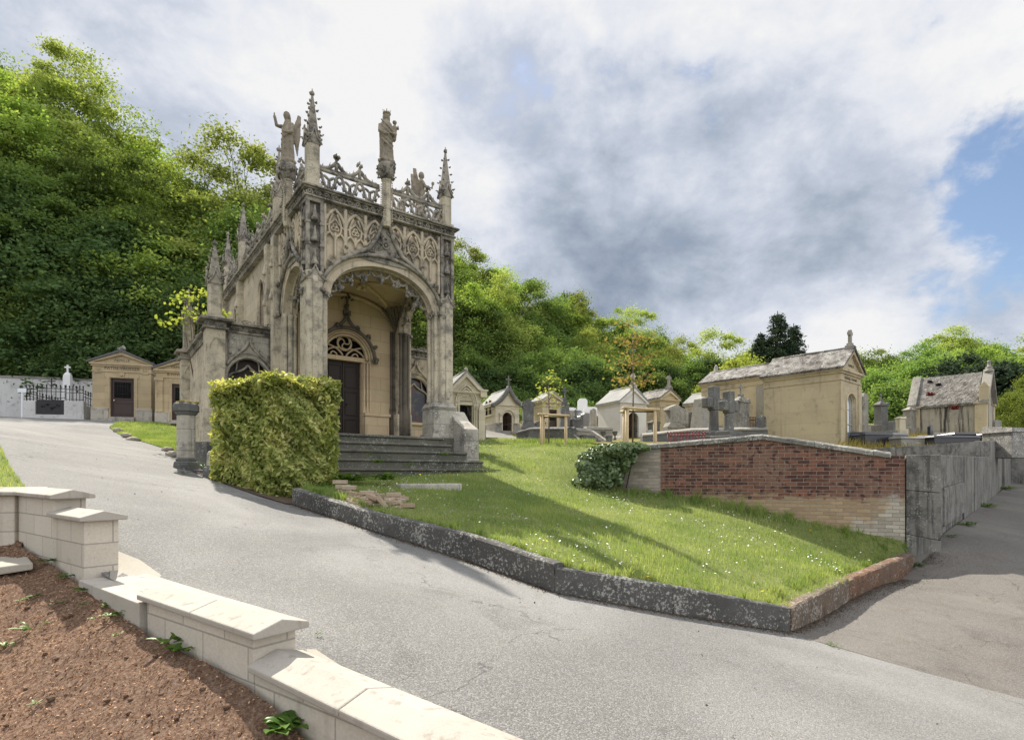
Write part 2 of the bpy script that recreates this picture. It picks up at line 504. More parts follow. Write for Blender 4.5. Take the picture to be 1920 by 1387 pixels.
M['newblock'] = stone('new_limestone_block', (0.56, 0.505, 0.43), (0.51, 0.46, 0.39), (0.26, 0.215, 0.165), 0.26, 0.35, None, joints=(0.42, 0.155), jshade=0.62, bmp=0.2, pits=0.35, jvar=0.94)
M['newcoping'] = stone('cast_stone_coping', (0.405, 0.375, 0.33), (0.355, 0.328, 0.285), (0.17, 0.15, 0.125), 0.26, 0.55, None, scale=2.2, bmp=0.15, pits=0.15, sthr=0.54)
M['slab'] = stone('worn_concrete_pad', (0.36, 0.335, 0.285), (0.31, 0.285, 0.245), (0.20, 0.18, 0.15), 0.3, 0.0, None, bmp=0.3, pits=0.2)
M['loosebrick'] = stone('salvaged_brick', (0.33, 0.235, 0.165), (0.40, 0.33, 0.25), (0.22, 0.14, 0.10), 0.35, 0.0, (0.55, 0.50, 0.43), 0.3, scale=3)
M['rock'] = stone('field_stone', (0.30, 0.27, 0.22), (0.22, 0.2, 0.17), (0.09, 0.085, 0.075), 0.5, 0.0, (0.45, 0.43, 0.38), 0.3, scale=2)

def plain(name, col, rough=0.6, spec=0.3, metal=0.0, var=0.25, sc=12.0):
    m, t, b = new_mat(name, rough, spec)
    co, v = world_vec(t)
    n = t.noise(v, sc, 5, 0.6)
    t.put(b.inputs['Base Color'], t.mix(n, tuple(c * (1 - var) for c in col), tuple(c * (1 + var) for c in col)))
    b.inputs['Metallic'].default_value = metal
    bump(t, b, n, 0.15, 0.01)
    return m
M['doorwood'] = plain('dark_oak_door', (0.030, 0.021, 0.017), 0.55, 0.3, sc=20)
M['doorred'] = plain('brown_painted_door', (0.040, 0.022, 0.018), 0.45, 0.4)
M['iron'] = plain('wrought_iron', (0.018, 0.018, 0.019), 0.5, 0.4)
M['rust'] = plain('rusty_iron', (0.06, 0.035, 0.025), 0.8, 0.2, sc=30)
M['redfence'] = plain('red_painted_iron', (0.19, 0.035, 0.04), 0.55, 0.3)
M['letter'] = plain('engraved_letter', (0.10, 0.085, 0.06), 0.9, 0.1)
M['granite'] = plain('polished_black_granite', (0.022, 0.022, 0.025), 0.22, 0.5, sc=90)
M['granitegrey'] = plain('grey_granite', (0.16, 0.16, 0.17), 0.35, 0.5, sc=90)
M['marble'] = plain('white_marble', (0.66, 0.66, 0.66), 0.45, 0.4, var=0.08)
M['stake'] = plain('peeled_wood_stake', (0.50, 0.39, 0.24), 0.8, 0.2, sc=25)
M['knob'] = plain('brass_knob', (0.75, 0.68, 0.5), 0.3, 0.5, var=0.05)
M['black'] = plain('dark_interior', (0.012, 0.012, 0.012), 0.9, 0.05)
M['bark'] = plain('tree_bark', (0.055, 0.046, 0.036), 0.95, 0.1, sc=8, var=0.4)
M['barkpale'] = plain('young_bark', (0.16, 0.13, 0.10), 0.9, 0.1, sc=20)
M['lead'] = plain('lead_sheet', (0.10, 0.10, 0.105), 0.6, 0.3)
M['notice'] = plain('notice_board_paint', (0.72, 0.74, 0.78), 0.5, 0.3, var=0.04)

def glass_mat():
    m, t, b = new_mat('window_glass', 0.04, 0.6)
    b.inputs['Base Color'].default_value = (0.035, 0.045, 0.05, 1)
    b.inputs['Metallic'].default_value = 0.75
    b.inputs['Base Color'].default_value = (0.62, 0.66, 0.70, 1)
    return m
M['glass'] = glass_mat()
def stained():
    m, t, b = new_mat('stained_glass', 0.25, 0.5)
    co, v = world_vec(t)
    cell = t.new('ShaderNodeTexVoronoi'); t.put(cell.inputs['Vector'], v); cell.inputs['Scale'].default_value = 7.0
    hue = t.new('ShaderNodeSeparateColor'); t.put(hue.inputs[0], cell.outputs['Color'])
    c1 = t.mix(t.ramp(hue.outputs[0], 0.35, 0.4), (0.010, 0.013, 0.026), (0.055, 0.014, 0.012))
    c2 = t.mix(t.ramp(hue.outputs[1], 0.72, 0.75), c1, (0.06, 0.045, 0.03))
    ed = t.voronoi(v, 7.0, 'DISTANCE_TO_EDGE')
    t.put(b.inputs['Base Color'], t.mix(t.ramp(ed, 0.01, 0.03), (0.008, 0.008, 0.008), c2))
    return m
M['stained'] = stained()

def brick_mat():
    m, t, b = new_mat('old_brick', 0.9, 0.15)
    co, v = world_vec(t)
    s = t.sep(co)
    wob = t.math('MULTIPLY', t.math('SUBTRACT', t.noise(co, 2.2, 3), 0.5), 0.035)
    uv = t.comb(t.math('ADD', s[0], wob), t.math('ADD', s[2], wob), 0.0)
    br = t.new('ShaderNodeTexBrick')
    t.put(br.inputs['Vector'], uv)
    br.inputs['Scale'].default_value = 1.0
    br.inputs['Mortar Size'].default_value = 0.006
    br.inputs['Mortar Smooth'].default_value = 0.35
    br.inputs['Bias'].default_value = 0.0
    br.inputs['Brick Width'].default_value = 0.232
    br.inputs['Row Height'].default_value = 0.0735
    br.offset = 0.5
    br.inputs['Color1'].default_value = (0, 0, 0, 1)
    br.inputs['Color2'].default_value = (1, 1, 1, 1)
    br.inputs['Mortar'].default_value = (0.5, 0.5, 0.5, 1)
    rnd = br.outputs[0]
    n1 = t.noise(v, 3.0, 6, 0.6)
    n2 = t.noise(v, 38, 4, 0.6)
    red = t.mix(t.ramp(rnd, 0.10, 0.9), (0.085, 0.042, 0.036), (0.215, 0.098, 0.068))
    red = t.mix(t.ramp(t.noise(v, 1.3, 3), 0.42, 0.62), red, (0.19, 0.105, 0.078))
    red = t.mix(t.ramp(t.noise(uv, 7.5, 1, 0.4), 0.56, 0.62), red, (0.075, 0.036, 0.034))
    tan = t.mix(rnd, (0.30, 0.215, 0.135), (0.42, 0.31, 0.20))
    grey = t.mix(rnd, (0.33, 0.315, 0.27), (0.50, 0.48, 0.42))
    # courses below the red band are tan; lime-washed at both ends
    zb = t.math('ADD', t.math('ADD', s[2], t.math('MULTIPLY', t.math('SUBTRACT', rnd, 0.5), 0.16)), t.math('MULTIPLY', t.math('SUBTRACT', n1, 0.5), 0.34))
    col = t.mix(t.ramp(zb, -0.52, -0.42), tan, red)
    xr = t.math('ADD', s[0], t.math('MULTIPLY', t.math('SUBTRACT', n1, 0.5), 2.2))
    xz = t.math('SUBTRACT', xr, t.math('MULTIPLY', t.math('ADD', s[2], 0.5), 1.1))
    wash = t.ramp(xz, 4.15, 4.6)
    col = t.mix(t.math('MULTIPLY', wash, 0.75), col, grey)
    left = t.ramp(s[0], 0.06, 0.02)
    col = t.mix(t.math('MULTIPLY', left, 0.6), col, grey)
    bloom = t.ramp(t.math('ADD', t.math('MULTIPLY', n2, 0.55), t.math('MULTIPLY', n1, 0.45)), 0.56, 0.70)
    col = t.mix(t.math('MULTIPLY', bloom, 0.7), col, (0.25, 0.205, 0.17))
    col = t.mix(1.0, col, t.mix(n2, (0.72, 0.72, 0.72), (1.25, 1.25, 1.25)), 'MULTIPLY')
    mort = t.mix(n2, (0.20, 0.18, 0.15), (0.36, 0.33, 0.28))
    col = t.mix(br.outputs['Fac'], col, mort)
    t.put(b.inputs['Base Color'], col)
    h = t.math('SUBTRACT', t.math('MULTIPLY', n2, 0.35), br.outputs['Fac'])
    bump(t, b, h, 0.8, 0.012)
    return m
M['brick'] = brick_mat()

def asphalt(name, lo, hi, chip, patch):
    m, t, b = new_mat(name, 0.9, 0.25)
    co, v = world_vec(t)
    big = t.noise(v, 0.35, 5, 0.55, 0.6)
    mid = t.noise(v, 2.4, 6, 0.65)
    ch = t.voronoi(v, 130, out='Color')
    hs = t.new('ShaderNodeSeparateColor'); t.put(hs.inputs[0], ch)
    dist = t.voronoi(v, 130)
    sp = t.noise(v, 190, 2, 0.5)
    col = t.mix(t.ramp(big, 0.34, 0.66), tuple(c * .84 for c in lo), hi)
    col = t.mix(t.math('MULTIPLY', t.ramp(mid, 0.46, 0.70), 0.5), col, patch)
    st_ = t.ramp(t.noise(t.vmath('ADD', v, (7.7, 2.2, 0)), 1.1, 7, 0.66, 0.8), 0.57, 0.66)
    col = t.mix(t.math('MULTIPLY', st_, 0.4), col, tuple(c * .55 for c in lo))
    col = t.mix(t.math('MULTIPLY', t.ramp(hs.outputs[0], 0.45, 1.0), 0.42), col, chip)
    col = t.mix(t.math('MULTIPLY', t.ramp(hs.outputs[1], 0.72, 1.0), 0.5), col, tuple(c * 0.35 for c in lo))
    col = t.mix(1.0, col, t.mix(sp, (0.75, 0.75, 0.75), (1.2, 1.2, 1.2)), 'MULTIPLY')
    cv = t.vmath('ADD', v, t.vmath('SCALE', t.noise(v, 1.6, 4, color=True), scale=0.7))
    crk = t.ramp(t.voronoi(cv, 0.42, 'DISTANCE_TO_EDGE'), 0.004, 0.0)
    crk = t.math('MULTIPLY', crk, t.ramp(t.noise(v, 0.8, 2), 0.48, 0.56))
    col = t.mix(t.math('MULTIPLY', crk, 0.6), col, tuple(c * 0.3 for c in lo))
    t.put(b.inputs['Base Color'], col)
    h = t.math('SUBTRACT', t.math('MULTIPLY', dist, -1.0), t.math('MULTIPLY', sp, 0.3))
    bump(t, b, h, 0.55, 0.008)
    return m
M['asphalt'] = asphalt('worn_grey_asphalt', (0.168, 0.165, 0.158), (0.222, 0.219, 0.21), (0.38, 0.374, 0.357), (0.175, 0.168, 0.152))
M['asphalt2'] = asphalt('dark_asphalt', (0.122, 0.113, 0.103), (0.16, 0.148, 0.133), (0.295, 0.272, 0.245), (0.105, 0.09, 0.075))

def soil_mat():
    m, t, b = new_mat('reddish_mulch_soil', 0.95, 0.1)
    co, v = world_vec(t)
    n1 = t.noise(v, 1.4, 4, 0.6)
    n2 = t.noise(v, 48, 8, 0.78)
    n3 = t.noise(v, 130, 4, 0.7)
    col = t.mix(t.ramp(n1, 0.36, 0.64), (0.33, 0.222, 0.15), (0.235, 0.17, 0.125))
    col = t.mix(t.ramp(n2, 0.40, 0.66), (0.11, 0.062, 0.042), col)
    col = t.mix(t.math('MULTIPLY', t.ramp(n3, 0.55, 0.75), 0.6), col, (0.50, 0.33, 0.205))
    t.put(b.inputs['Base Color'], col)
    bump(t, b, t.math('ADD', n2, t.math('MULTIPLY', n3, 0.7)), 0.6, 0.03)
    return m
M['soil'] = soil_mat()

def ground_mat(name, a, b_, c_, sc=1.0):
    m, t, b = new_mat(name, 0.95, 0.1)
    co, v = world_vec(t)
    n1 = t.noise(v, 0.5 * sc, 5, 0.6)
    n2 = t.noise(v, 9 * sc, 6, 0.7)
    n3 = t.noise(v, 70 * sc, 3, 0.6)
    col = t.mix(t.ramp(n1, 0.35, 0.65), a, b_)
    col = t.mix(t.math('MULTIPLY', t.ramp(n2, 0.45, 0.7), 0.7), col, c_)
    col = t.mix(1.0, col, t.mix(n3, (0.65, 0.65, 0.65), (1.3, 1.3, 1.3)), 'MULTIPLY')
    t.put(b.inputs['Base Color'], col)
    bump(t, b, t.math('ADD', n2, n3), 0.7, 0.04)
    return m
M['turf'] = ground_mat('turf_soil', (0.15, 0.185, 0.06), (0.20, 0.225, 0.075), (0.12, 0.135, 0.05))
M['drygrass'] = ground_mat('dry_turf', (0.17, 0.16, 0.055), (0.24, 0.21, 0.08), (0.12, 0.11, 0.05))
M['gravel'] = ground_mat('gravel_path', (0.28, 0.27, 0.245), (0.22, 0.21, 0.19), (0.16, 0.15, 0.13), 1.5)
M['forestfloor'] = ground_mat('forest_floor', (0.035, 0.045, 0.015), (0.05, 0.05, 0.02), (0.025, 0.03, 0.012), 0.5)
M['debris'] = ground_mat('leaf_litter', (0.13, 0.10, 0.075), (0.19, 0.14, 0.10), (0.09, 0.07, 0.055), 3)

def leaf_mat(name, cols, trans=0.35, gloss=0.0, patch=0.35, psc=0.5, tv=0.06):
    m = bpy.data.materials.new(name)
    m.use_nodes = True
    t = NT(m.node_tree)
    for n in list(t.n): t.n.remove(n)
    out = t.new('ShaderNodeOutputMaterial')
    ri = t.new('ShaderNodeNewGeometry').outputs['Random Per Island']
    oi = t.new('ShaderNodeObjectInfo').outputs['Random']
    co, v = world_vec(t)
    cr = t.new('ShaderNodeValToRGB')
    e = cr.color_ramp.elements
    for i, c in enumerate(cols):
        p = i / max(1, len(cols) - 1)
        if i < 2: el = e[i]; el.position = p
        else: el = e.new(p)
        el.color = (*c, 1)
    e[0].position = 0.0
    f = t.math('ADD', t.math('MULTIPLY', ri, 1 - patch), t.math('MULTIPLY', t.ramp(t.noise(v, psc, 3), 0.3, 0.7), patch))
    t.put(cr.inputs[0], f)
    var = t.new('ShaderNodeHueSaturation')
    t.put(var.inputs['Color'], cr.outputs[0])
    t.put(var.inputs['Hue'], t.math('ADD', t.math('MULTIPLY', oi, tv * .022), 0.5 - tv * .016))
    t.put(var.inputs['Value'], t.math('ADD', t.math('MULTIPLY', oi, tv), 1.0 - tv * .5))
    d = t.new('ShaderNodeBsdfDiffuse'); t.put(d.inputs[0], var.outputs[0])
    tr = t.new('ShaderNodeBsdfTranslucent')
    t.put(tr.inputs[0], t.mix(1.0, var.outputs[0], (1.5, 1.42, 0.75), 'MULTIPLY'))
    mx = t.new('ShaderNodeMixShader'); mx.inputs[0].default_value = trans
    t.l.new(d.outputs[0], mx.inputs[1]); t.l.new(tr.outputs[0], mx.inputs[2])
    last = mx.outputs[0]
    if gloss > 0:
        g = t.new('ShaderNodeBsdfGlossy'); g.inputs['Roughness'].default_value = 0.38
        t.put(g.inputs[0], (0.9, 0.95, 0.85))
        m2 = t.new('ShaderNodeMixShader'); m2.inputs[0].default_value = gloss
        t.l.new(last, m2.inputs[1]); t.l.new(g.outputs[0], m2.inputs[2]); last = m2.outputs[0]
    t.l.new(last, out.inputs[0])
    return m
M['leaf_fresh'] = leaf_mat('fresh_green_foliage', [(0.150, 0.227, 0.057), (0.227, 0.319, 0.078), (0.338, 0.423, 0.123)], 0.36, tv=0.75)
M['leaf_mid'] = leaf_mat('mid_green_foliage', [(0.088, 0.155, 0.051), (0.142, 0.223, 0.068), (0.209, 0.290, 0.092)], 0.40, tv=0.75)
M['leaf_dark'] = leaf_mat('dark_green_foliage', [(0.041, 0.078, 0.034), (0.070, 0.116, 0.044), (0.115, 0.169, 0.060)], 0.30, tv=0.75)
M['leaf_olive'] = leaf_mat('olive_foliage', [(0.169, 0.234, 0.068), (0.260, 0.325, 0.094), (0.364, 0.416, 0.135)], 0.36, tv=0.75)
M['leaf_lime'] = leaf_mat('lime_foliage', [(0.19, 0.25, 0.06), (0.26, 0.32, 0.075), (0.35, 0.38, 0.12)], 0.45)
M['leaf_conifer'] = leaf_mat('conifer_needles', [(0.03, 0.05, 0.034), (0.048, 0.072, 0.046), (0.07, 0.095, 0.06)], 0.12)
M['leaf_copper'] = leaf_mat('copper_foliage', [(0.15, 0.19, 0.06), (0.22, 0.24, 0.08), (0.26, 0.18, 0.08), (0.19, 0.23, 0.07)], 0.40)
M['leaf_hedge'] = leaf_mat('variegated_laurel_leaf', [(0.11, 0.15, 0.036), (0.21, 0.255, 0.06), (0.42, 0.44, 0.14), (0.73, 0.69, 0.34)], 0.34, 0.02, patch=0.4, psc=2.6)
M['leaf_ivy'] = leaf_mat('ivy_leaf', [(0.05, 0.09, 0.03), (0.09, 0.14, 0.045), (0.20, 0.26, 0.11)], 0.25, 0.06)
M['leaf_weed'] = leaf_mat('weed_leaf', [(0.050, 0.11, 0.018), (0.085, 0.16, 0.025), (0.14, 0.21, 0.04)], 0.35, 0.03)
M['leaf_red'] = leaf_mat('red_stonecrop', [(0.07, 0.018, 0.022), (0.12, 0.028, 0.032)], 0.2)
M['blade'] = leaf_mat('grass_blade', [(0.135, 0.205, 0.065), (0.19, 0.27, 0.085), (0.265, 0.34, 0.115), (0.40, 0.43, 0.19)], 0.40, patch=0.6, psc=1.1)
M['straw'] = leaf_mat('dry_grass_blade', [(0.22, 0.19, 0.06), (0.34, 0.28, 0.10), (0.26, 0.24, 0.07)], 0.3)
M['petal'] = plain('daisy_petal', (0.78, 0.78, 0.74), 0.7, 0.2, var=0.05)
M['petaly'] = plain('dandelion_petal', (0.75, 0.55, 0.03), 0.7, 0.2, var=0.1)
M['mulch'] = leaf_mat('shredded_bark', [(0.10, 0.055, 0.035), (0.26, 0.15, 0.09), (0.40, 0.25, 0.155), (0.55, 0.38, 0.25)], 0.05, patch=0.15)
# ================================================================ terrain and paving
def tps_hit(px, py, f, lo=1.0, hi=60.0):
    """distance at which the sight line of a reference pixel meets surface f"""
    a, b = lo, hi
    g = lambda Y: (HY - py) / FOC * Y - float(f(np.array([(px - CX) / FOC * Y]), np.array([Y]))[0])
    ga = g(a)
    for i in range(200):
        Yc = lo + (hi - lo) * i / 200
        gc = g(Yc)
        if ga * gc <= 0 and i > 0:
            a, b = lo + (hi - lo) * (i - 1) / 200, Yc
            break
        ga = gc
    for _ in range(40):
        m_ = 0.5 * (a + b)
        if g(a) * g(m_) <= 0: b = m_
        else: a = m_
    return 0.5 * (a + b)
PA, PB_, PC = -0.1986, -0.0093, -1.076
def plane_z(x, y): return PA * x + PB_ * y + PC
road_pts = [(x, y, plane_z(x, y)) for x, y in ((-3.49, 8.9), (0.42, 5.85), (3.08, 6.2), (0, 2.3), (2, 3), (-1, 2.5), (-5.2, 6), (-8, 8.7), (-6.5, 11.2), (4.5, 4.6), (-9, 14), (0, 0.2), (3, 0.2), (-12, 12), (-13.5, 19.5))]
road_pts += [tuple(P(220, 1085, 3.78)), tuple(P(300, 1118, 3.32)), tuple(P(218, 1028, 4.25))]
road_pts += [tuple(P(20, 784, 25.5)), tuple(P(170, 787, 24.6)), tuple(P(275, 793, 24)), tuple(P(322, 796, 22)), tuple(P(-250, 772, 26))]
road_z = TPS(road_pts)
side_pts = [(3.08, 6.2, plane_z(3.08, 6.2)), tuple(P(1712, 1064, 10.25)), tuple(P(1592, 1127, 7.95)), tuple(P(1650, 1096, 9.0)), tuple(P(1535, 1158, 7.05)), tuple(P(1766, 1029, 10.3)), tuple(P(1857, 936, 17.9)), tuple(P(1894, 909, 25.7)), (5.25, 4.62, plane_z(5.25, 4.62)), (6.2, 2.4, plane_z(6.2, 2.4)), (4.2, 5.4, plane_z(4.2, 5.4)), (6.2, 0.1, plane_z(6.2, 0.1)),
            tuple(P(2050, 930, 22)), tuple(P(2150, 1110, 9)), (9, 4, -2.35), (10, 1, -2.5), tuple(P(1960, 896, 40)), tuple(P(2150, 905, 40))]
side_z = TPS(side_pts)
KB = [(548, 945), (688, 992), (868, 1049), (1040, 1111), (1262, 1151), (1482, 1186)]
kerb_base = []
for px, py in KB:
    Y = tps_hit(px, py, road_z, 4, 12)
    kerb_base.append(P(px, py, Y))
kerb_top_px = [915, 958, 999, 1056, 1098, 1139]
lawn_pts = []
for (px, py), yt, b in zip(KB, kerb_top_px, kerb_base):
    t_ = P(px, yt, b.y); lawn_pts.append((b.x, b.y + 0.12, t_.z - 0.05))
K_END = P(1714, 1063, 10.2)
lawn_pts += [tuple(P(1712, 1040, 10.4)), tuple(P(1590, 1088, 8.0)), tuple(P(1697, 1000, 10.75)), tuple(P(1560, 985, 11.2)), tuple(P(1400, 945, 12.0)), tuple(P(1235, 925, 12.65)), tuple(P(1150, 916, 13.1)),
             tuple(P(890, 893, 12.4)), tuple(P(640, 899, 10.9)), tuple(P(760, 905, 10.6)), tuple(P(885, 838, 17)), tuple(P(1090, 836, 17.2)), tuple(P(1000, 832, 19)), tuple(P(930, 822, 20.5)), (-5.2, 11.4, -0.12), (-3.95, 9.2, -0.36), (-5.5, 10.35, -0.06), (-4.7, 9.75, -0.21), tuple(P(1060, 880, 14.0))]
lawn_z = TPS(lawn_pts, 5e-3)
far_pts = [tuple(P(230, 786, 24.5)), tuple(P(50, 781, 25.5)), tuple(P(300, 792, 23)), tuple(P(-250, 768, 26)), tuple(P(270, 818, 18)), (-6.6, 11.3, 0.05), (-7.4, 13.5, 0.42), (-11, 18.5, 1.25), (-3.2, 11.2, -0.1),
           (-1.6, 12.3, -0.05), (-1, 14.3, 0.55), tuple(P(880, 829, 20)), tuple(P(930, 811, 28)), tuple(P(1000, 830, 21)), tuple(P(1150, 829, 21)), tuple(P(1190, 824, 25)), tuple(P(1100, 775, 38)), tuple(P(960, 790, 36)),
           (11.5, 19, 0.95), (5, 15.5, 0.66), (4, 14, 0.5), (8, 11.5, 0.0), (9.5, 14, 0.05), (12.5, 16.6, 0.15), (7, 12.6, 0.15), (9, 16.3, 0.35), (9, 18, 0.8), (14.2, 19, 0.85), tuple(P(1300, 812, 24)), tuple(P(1250, 800, 32)), tuple(P(1800, 824, 26)), tuple(P(1650, 803, 30)), tuple(P(1905, 814, 24)), (14, 22, 1.0), (30, 45, 3.0), (45, 40, 2.6),
           tuple(P(1700, 800, 42)), tuple(P(1400, 800, 40)),
           tuple(P(0, 735, 30)), tuple(P(320, 742, 29)), tuple(P(0, 420, 48)), tuple(P(250, 480, 48)), tuple(P(450, 560, 48)), tuple(P(0, 330, 75)), tuple(P(450, 500, 75)), tuple(P(700, 640, 50)), tuple(P(870, 700, 46)),
           tuple(P(1000, 730, 56)), tuple(P(1300, 770, 64)), tuple(P(870, 600, 85)), tuple(P(1300, 730, 100)), tuple(P(1700, 770, 80)), tuple(P(2100, 780, 80)), tuple(P(-500, 420, 40)), tuple(P(-900, 600, 25))]
far_tps = TPS(far_pts, 1e-2)

# outlines on plan
road_poly = [(-1.0, 0.1), (6.5, 0.1), (6.5, 2.6), (5.45, 4.75), (3.2, 6.3), tuple(kerb_base[5][:2])]
road_poly += [tuple(b[:2]) for b in kerb_base[::-1][1:]]
hedge_front = [(-3.3, 9.3), (-4.0, 9.65), (-4.9, 10.3), (-5.5, 10.9), (-6.15, 11.3)]
road_poly += hedge_front
pl = [P(332, 848, 14.8), P(262, 826, 17.4), P(205, 806, 20.3), P(222, 797, 22.0), P(300, 794, 22.4), P(330, 797, 21.5)]
road_poly += [tuple(p[:2]) for p in pl[:1]] + [tuple(p[:2]) for p in pl[1:4]] + [(-15.2, 23.0), (-13.2, 22.6), (-12.6, 24.4), (-16.5, 25.3), (-24, 26.4), (-36, 26.0), (-40, 18), (-22, 14.5)]
le = [P(-60, 800, 13.5), P(2, 845, 8.6), P(20, 880, 6.9), P(45, 916, 5.85), P(70, 935, 5.3)]
road_poly += [tuple(p[:2]) for p in le] + [(-4.05, 4.85), (-3.15, 4.1), (-2.4, 3.5), (-1.0, 2.48), (-0.2, 1.9), (0.2, 1.4)]
sheet('road', road_poly, road_z, 0.45, M['asphalt'])
side_poly = [(3.12, 6.38), (3.02, 6.2), (3.1, 6.1), (5.25, 4.62), (6.2, 2.4), (6.2, 0.1), (14, 0.1), (30, 12), (52, 40), (36, 40), (24.5, 28), (22.84, 25.7), (15.28, 17.9), (7.9, 10.45), (7.3, 10.7), (6.9, 10.5), (4.6, 8.05), (3.0, 6.6)]
side_pad = sheet('side_road', side_poly, side_z, 0.6, M['asphalt2'], lift=0.006)
lawn_poly = [(b.x + 0.02, b.y + 0.10) for b in kerb_base] + [(7.3, 10.4), (7.43, 10.72), (3.3, 12.72), (2.35, 13.15), (2.6, 14.5), (2.7, 17.5), (1.2, 19.3), (-0.4, 20.2), (-1.9, 20.2), (-1.9, 15.5), (-1.55, 13.6), (-1.0, 12.9), (-2.9, 11.2), (-3.4, 10.7), (-4.6, 11.1), (-3.8, 10.35), (-3.4, 9.2)]
sheet('lawn', lawn_poly, lawn_z, 0.3, M['turf'])
verge_poly = [tuple(p[:2]) for p in pl] + [(-10.9, 19.5), (-9.0, 16.5), (-6.9, 12.2), (-6.45, 11.25)]
def verge_z(x, y): return road_z(x, y) + 0.014
sheet('verge', verge_poly, verge_z, 0.4, M['turf'])
left_poly = [tuple(p[:2]) for p in le[::-1]] + [(-14, 12), (-13, 7), (-10, 3.8), (-7.5, 4.2), (-4.3, 4.72)]
def left_z(x, y): return road_z(x, y) + 0.012
sheet('grass_bank', left_poly, left_z, 0.4, M['turf'])
sheet('planting_strip', [(-3.52, 8.72), (-3.2, 9.6), (-4.3, 10.9), (-6.3, 11.5), (-6.3, 11.0), (-5.5, 10.22), (-4.1, 9.08), (-3.72, 8.84)], road_z, 0.25, M['debris'], lift=0.016)
# planting bed in the new wall: reddish mulch, real lumps
soil_pts = [tuple(P(487, 1288, 2.46)), tuple(P(608, 1389, 2.19)), tuple(P(660, 1450, 1.9)), tuple(P(0, 1082, 4.0)), tuple(P(150, 1088, 3.75)), tuple(P(290, 1185, 3.05)), tuple(P(0, 1387, 2.5)), tuple(P(300, 1387, 2.25)), tuple(P(0, 1230, 3.1))]
soil_tps = TPS(soil_pts, 1e-3)
def soil_z(x, y, fine=True):
    z = soil_tps(x, y)
    h = np.array([noise.fractal(Vector((a * 7, b * 7, 0)), 0.9, 2.0, 5) for a, b in zip(x, y)])
    h2 = np.array([noise.noise(Vector((a * 38, b * 38, 3))) for a, b in zip(x, y)])
    return z + h * 0.018 + h2 * 0.010
soil_poly = [(-1.10, 2.42), (-2.05, 3.10), (-2.85, 3.70), (-3.95, 4.5), (-4.05, 4.75), (-6.5, 4.4), (-6.5, 1.2), (-0.3, 1.2), (-0.45, 1.95)]
sheet('soil', soil_poly, soil_z, 0.035, M['soil'], edge_step=0.1)
# far terrain: cemetery terraces, wooded slopes, out to the horizon
ax = np.concatenate([-np.geomspace(1600, 62, 14), np.arange(-60, 61, 1.5), np.geomspace(62, 1600, 14)])
ay = np.concatenate([[-1200, -600, -250, -100, -40, -15], np.arange(-6, 96, 1.5), np.geomspace(98, 2200, 14)])
GX, GY = np.meshgrid(ax, ay)
r_ = np.sqrt(GX ** 2 + (GY - 30) ** 2)
cx_ = GX * np.minimum(1, 75 / np.maximum(r_, 1e-6)); cy_ = 30 + (GY - 30) * np.minimum(1, 75 / np.maximum(r_, 1e-6))
GZ = np.clip(far_tps(cx_, cy_), -3.0, 40)
w_ = np.clip((r_ - 75) / 250, 0, 1)
GZ = GZ * (1 - w_) + 4.0 * w_
near = inside_np(GX, GY, road_poly) | inside_np(GX, GY, side_poly) | inside_np(GX, GY, lawn_poly) | inside_np(GX, GY, verge_poly) | inside_np(GX, GY, left_poly) | (GY < 9.0)
dip = np.zeros_like(GZ)
for dy in (-1, 0, 1):
    for dx in (-1, 0, 1):
        dip = np.maximum(dip, np.roll(np.roll(near, dy, 0), dx, 1).astype(float))
low = np.minimum(np.minimum(road_z(GX, GY), side_z(GX, GY)), GZ) - 0.6
low = np.clip(low, -3.2, 60)
GZ = np.where((dip > 0) & (GY > -10) & (GY < 32), np.minimum(low, GZ - 0.5), np.where(GY < -10, -3.2, GZ))
H_, Wd = GX.shape
idx = np.arange(H_ * Wd).reshape(H_, Wd)
quads = np.stack([idx[:-1, :-1].ravel(), idx[:-1, 1:].ravel(), idx[1:, 1:].ravel(), idx[1:, :-1].ravel()], 1)
g_ = rawmesh('ground', np.stack([GX.ravel(), GY.ravel(), GZ.ravel()], 1), quads, M['forestfloor'], smooth=True)
g_['kind'] = 'structure'
def gz(x, y):
    return float(far_tps(np.array([x]), np.array([y]))[0])
# cemetery floor: gravel and thin grass between the graves
cem_poly = [(2.75, 13.3), (7.4, 10.95), (8.0, 11.6), (14.6, 17.8), (24, 28), (32, 40), (10, 44), (-3, 42), (-4, 30), (-1.6, 20.6), (1.2, 19.6), (2.9, 17.6)]
sheet('cemetery_ground', cem_poly, far_tps, 0.8, M['drygrass'], lift=0.03)
path_poly = [tuple(P(905, 829, 20.2)[:2]), tuple(P(1010, 828, 20.4)[:2]), tuple(P(965, 817, 25)[:2]), tuple(P(948, 812, 29)[:2]), tuple(P(900, 812, 29)[:2]), tuple(P(902, 818, 24)[:2])]
sheet('cemetery_path', path_poly, far_tps, 0.6, M['gravel'], lift=0.07)
# broken concrete apron at the gap in the new wall
pad_poly = [tuple(P(206, 1085, 3.74)[:2]), tuple(P(208, 1040, 4.1)[:2]), tuple(P(218, 1028, 4.2)[:2]), tuple(P(262, 1028, 4.15)[:2]), tuple(P(303, 1046, 3.95)[:2]), tuple(P(290, 1062, 3.78)[:2]), tuple(P(330, 1092, 3.45)[:2]), (-1.98, 3.40), (-2.0, 3.22), (-2.75, 3.78)]
sheet('concrete_apron', pad_poly, road_z, 0.2, M['slab'], lift=0.008)
rub_poly = [tuple(P(*p)[:2]) for p in ((575, 1188, 2.85), (592, 1186, 2.87), (640, 1215, 2.72), (735, 1262, 2.45), (800, 1305, 2.25), (740, 1300, 2.25), (680, 1275, 2.36), (580, 1235, 2.58))]
sheet('broken_edge', rub_poly, road_z, 0.1, M['slab'], lift=0.007)

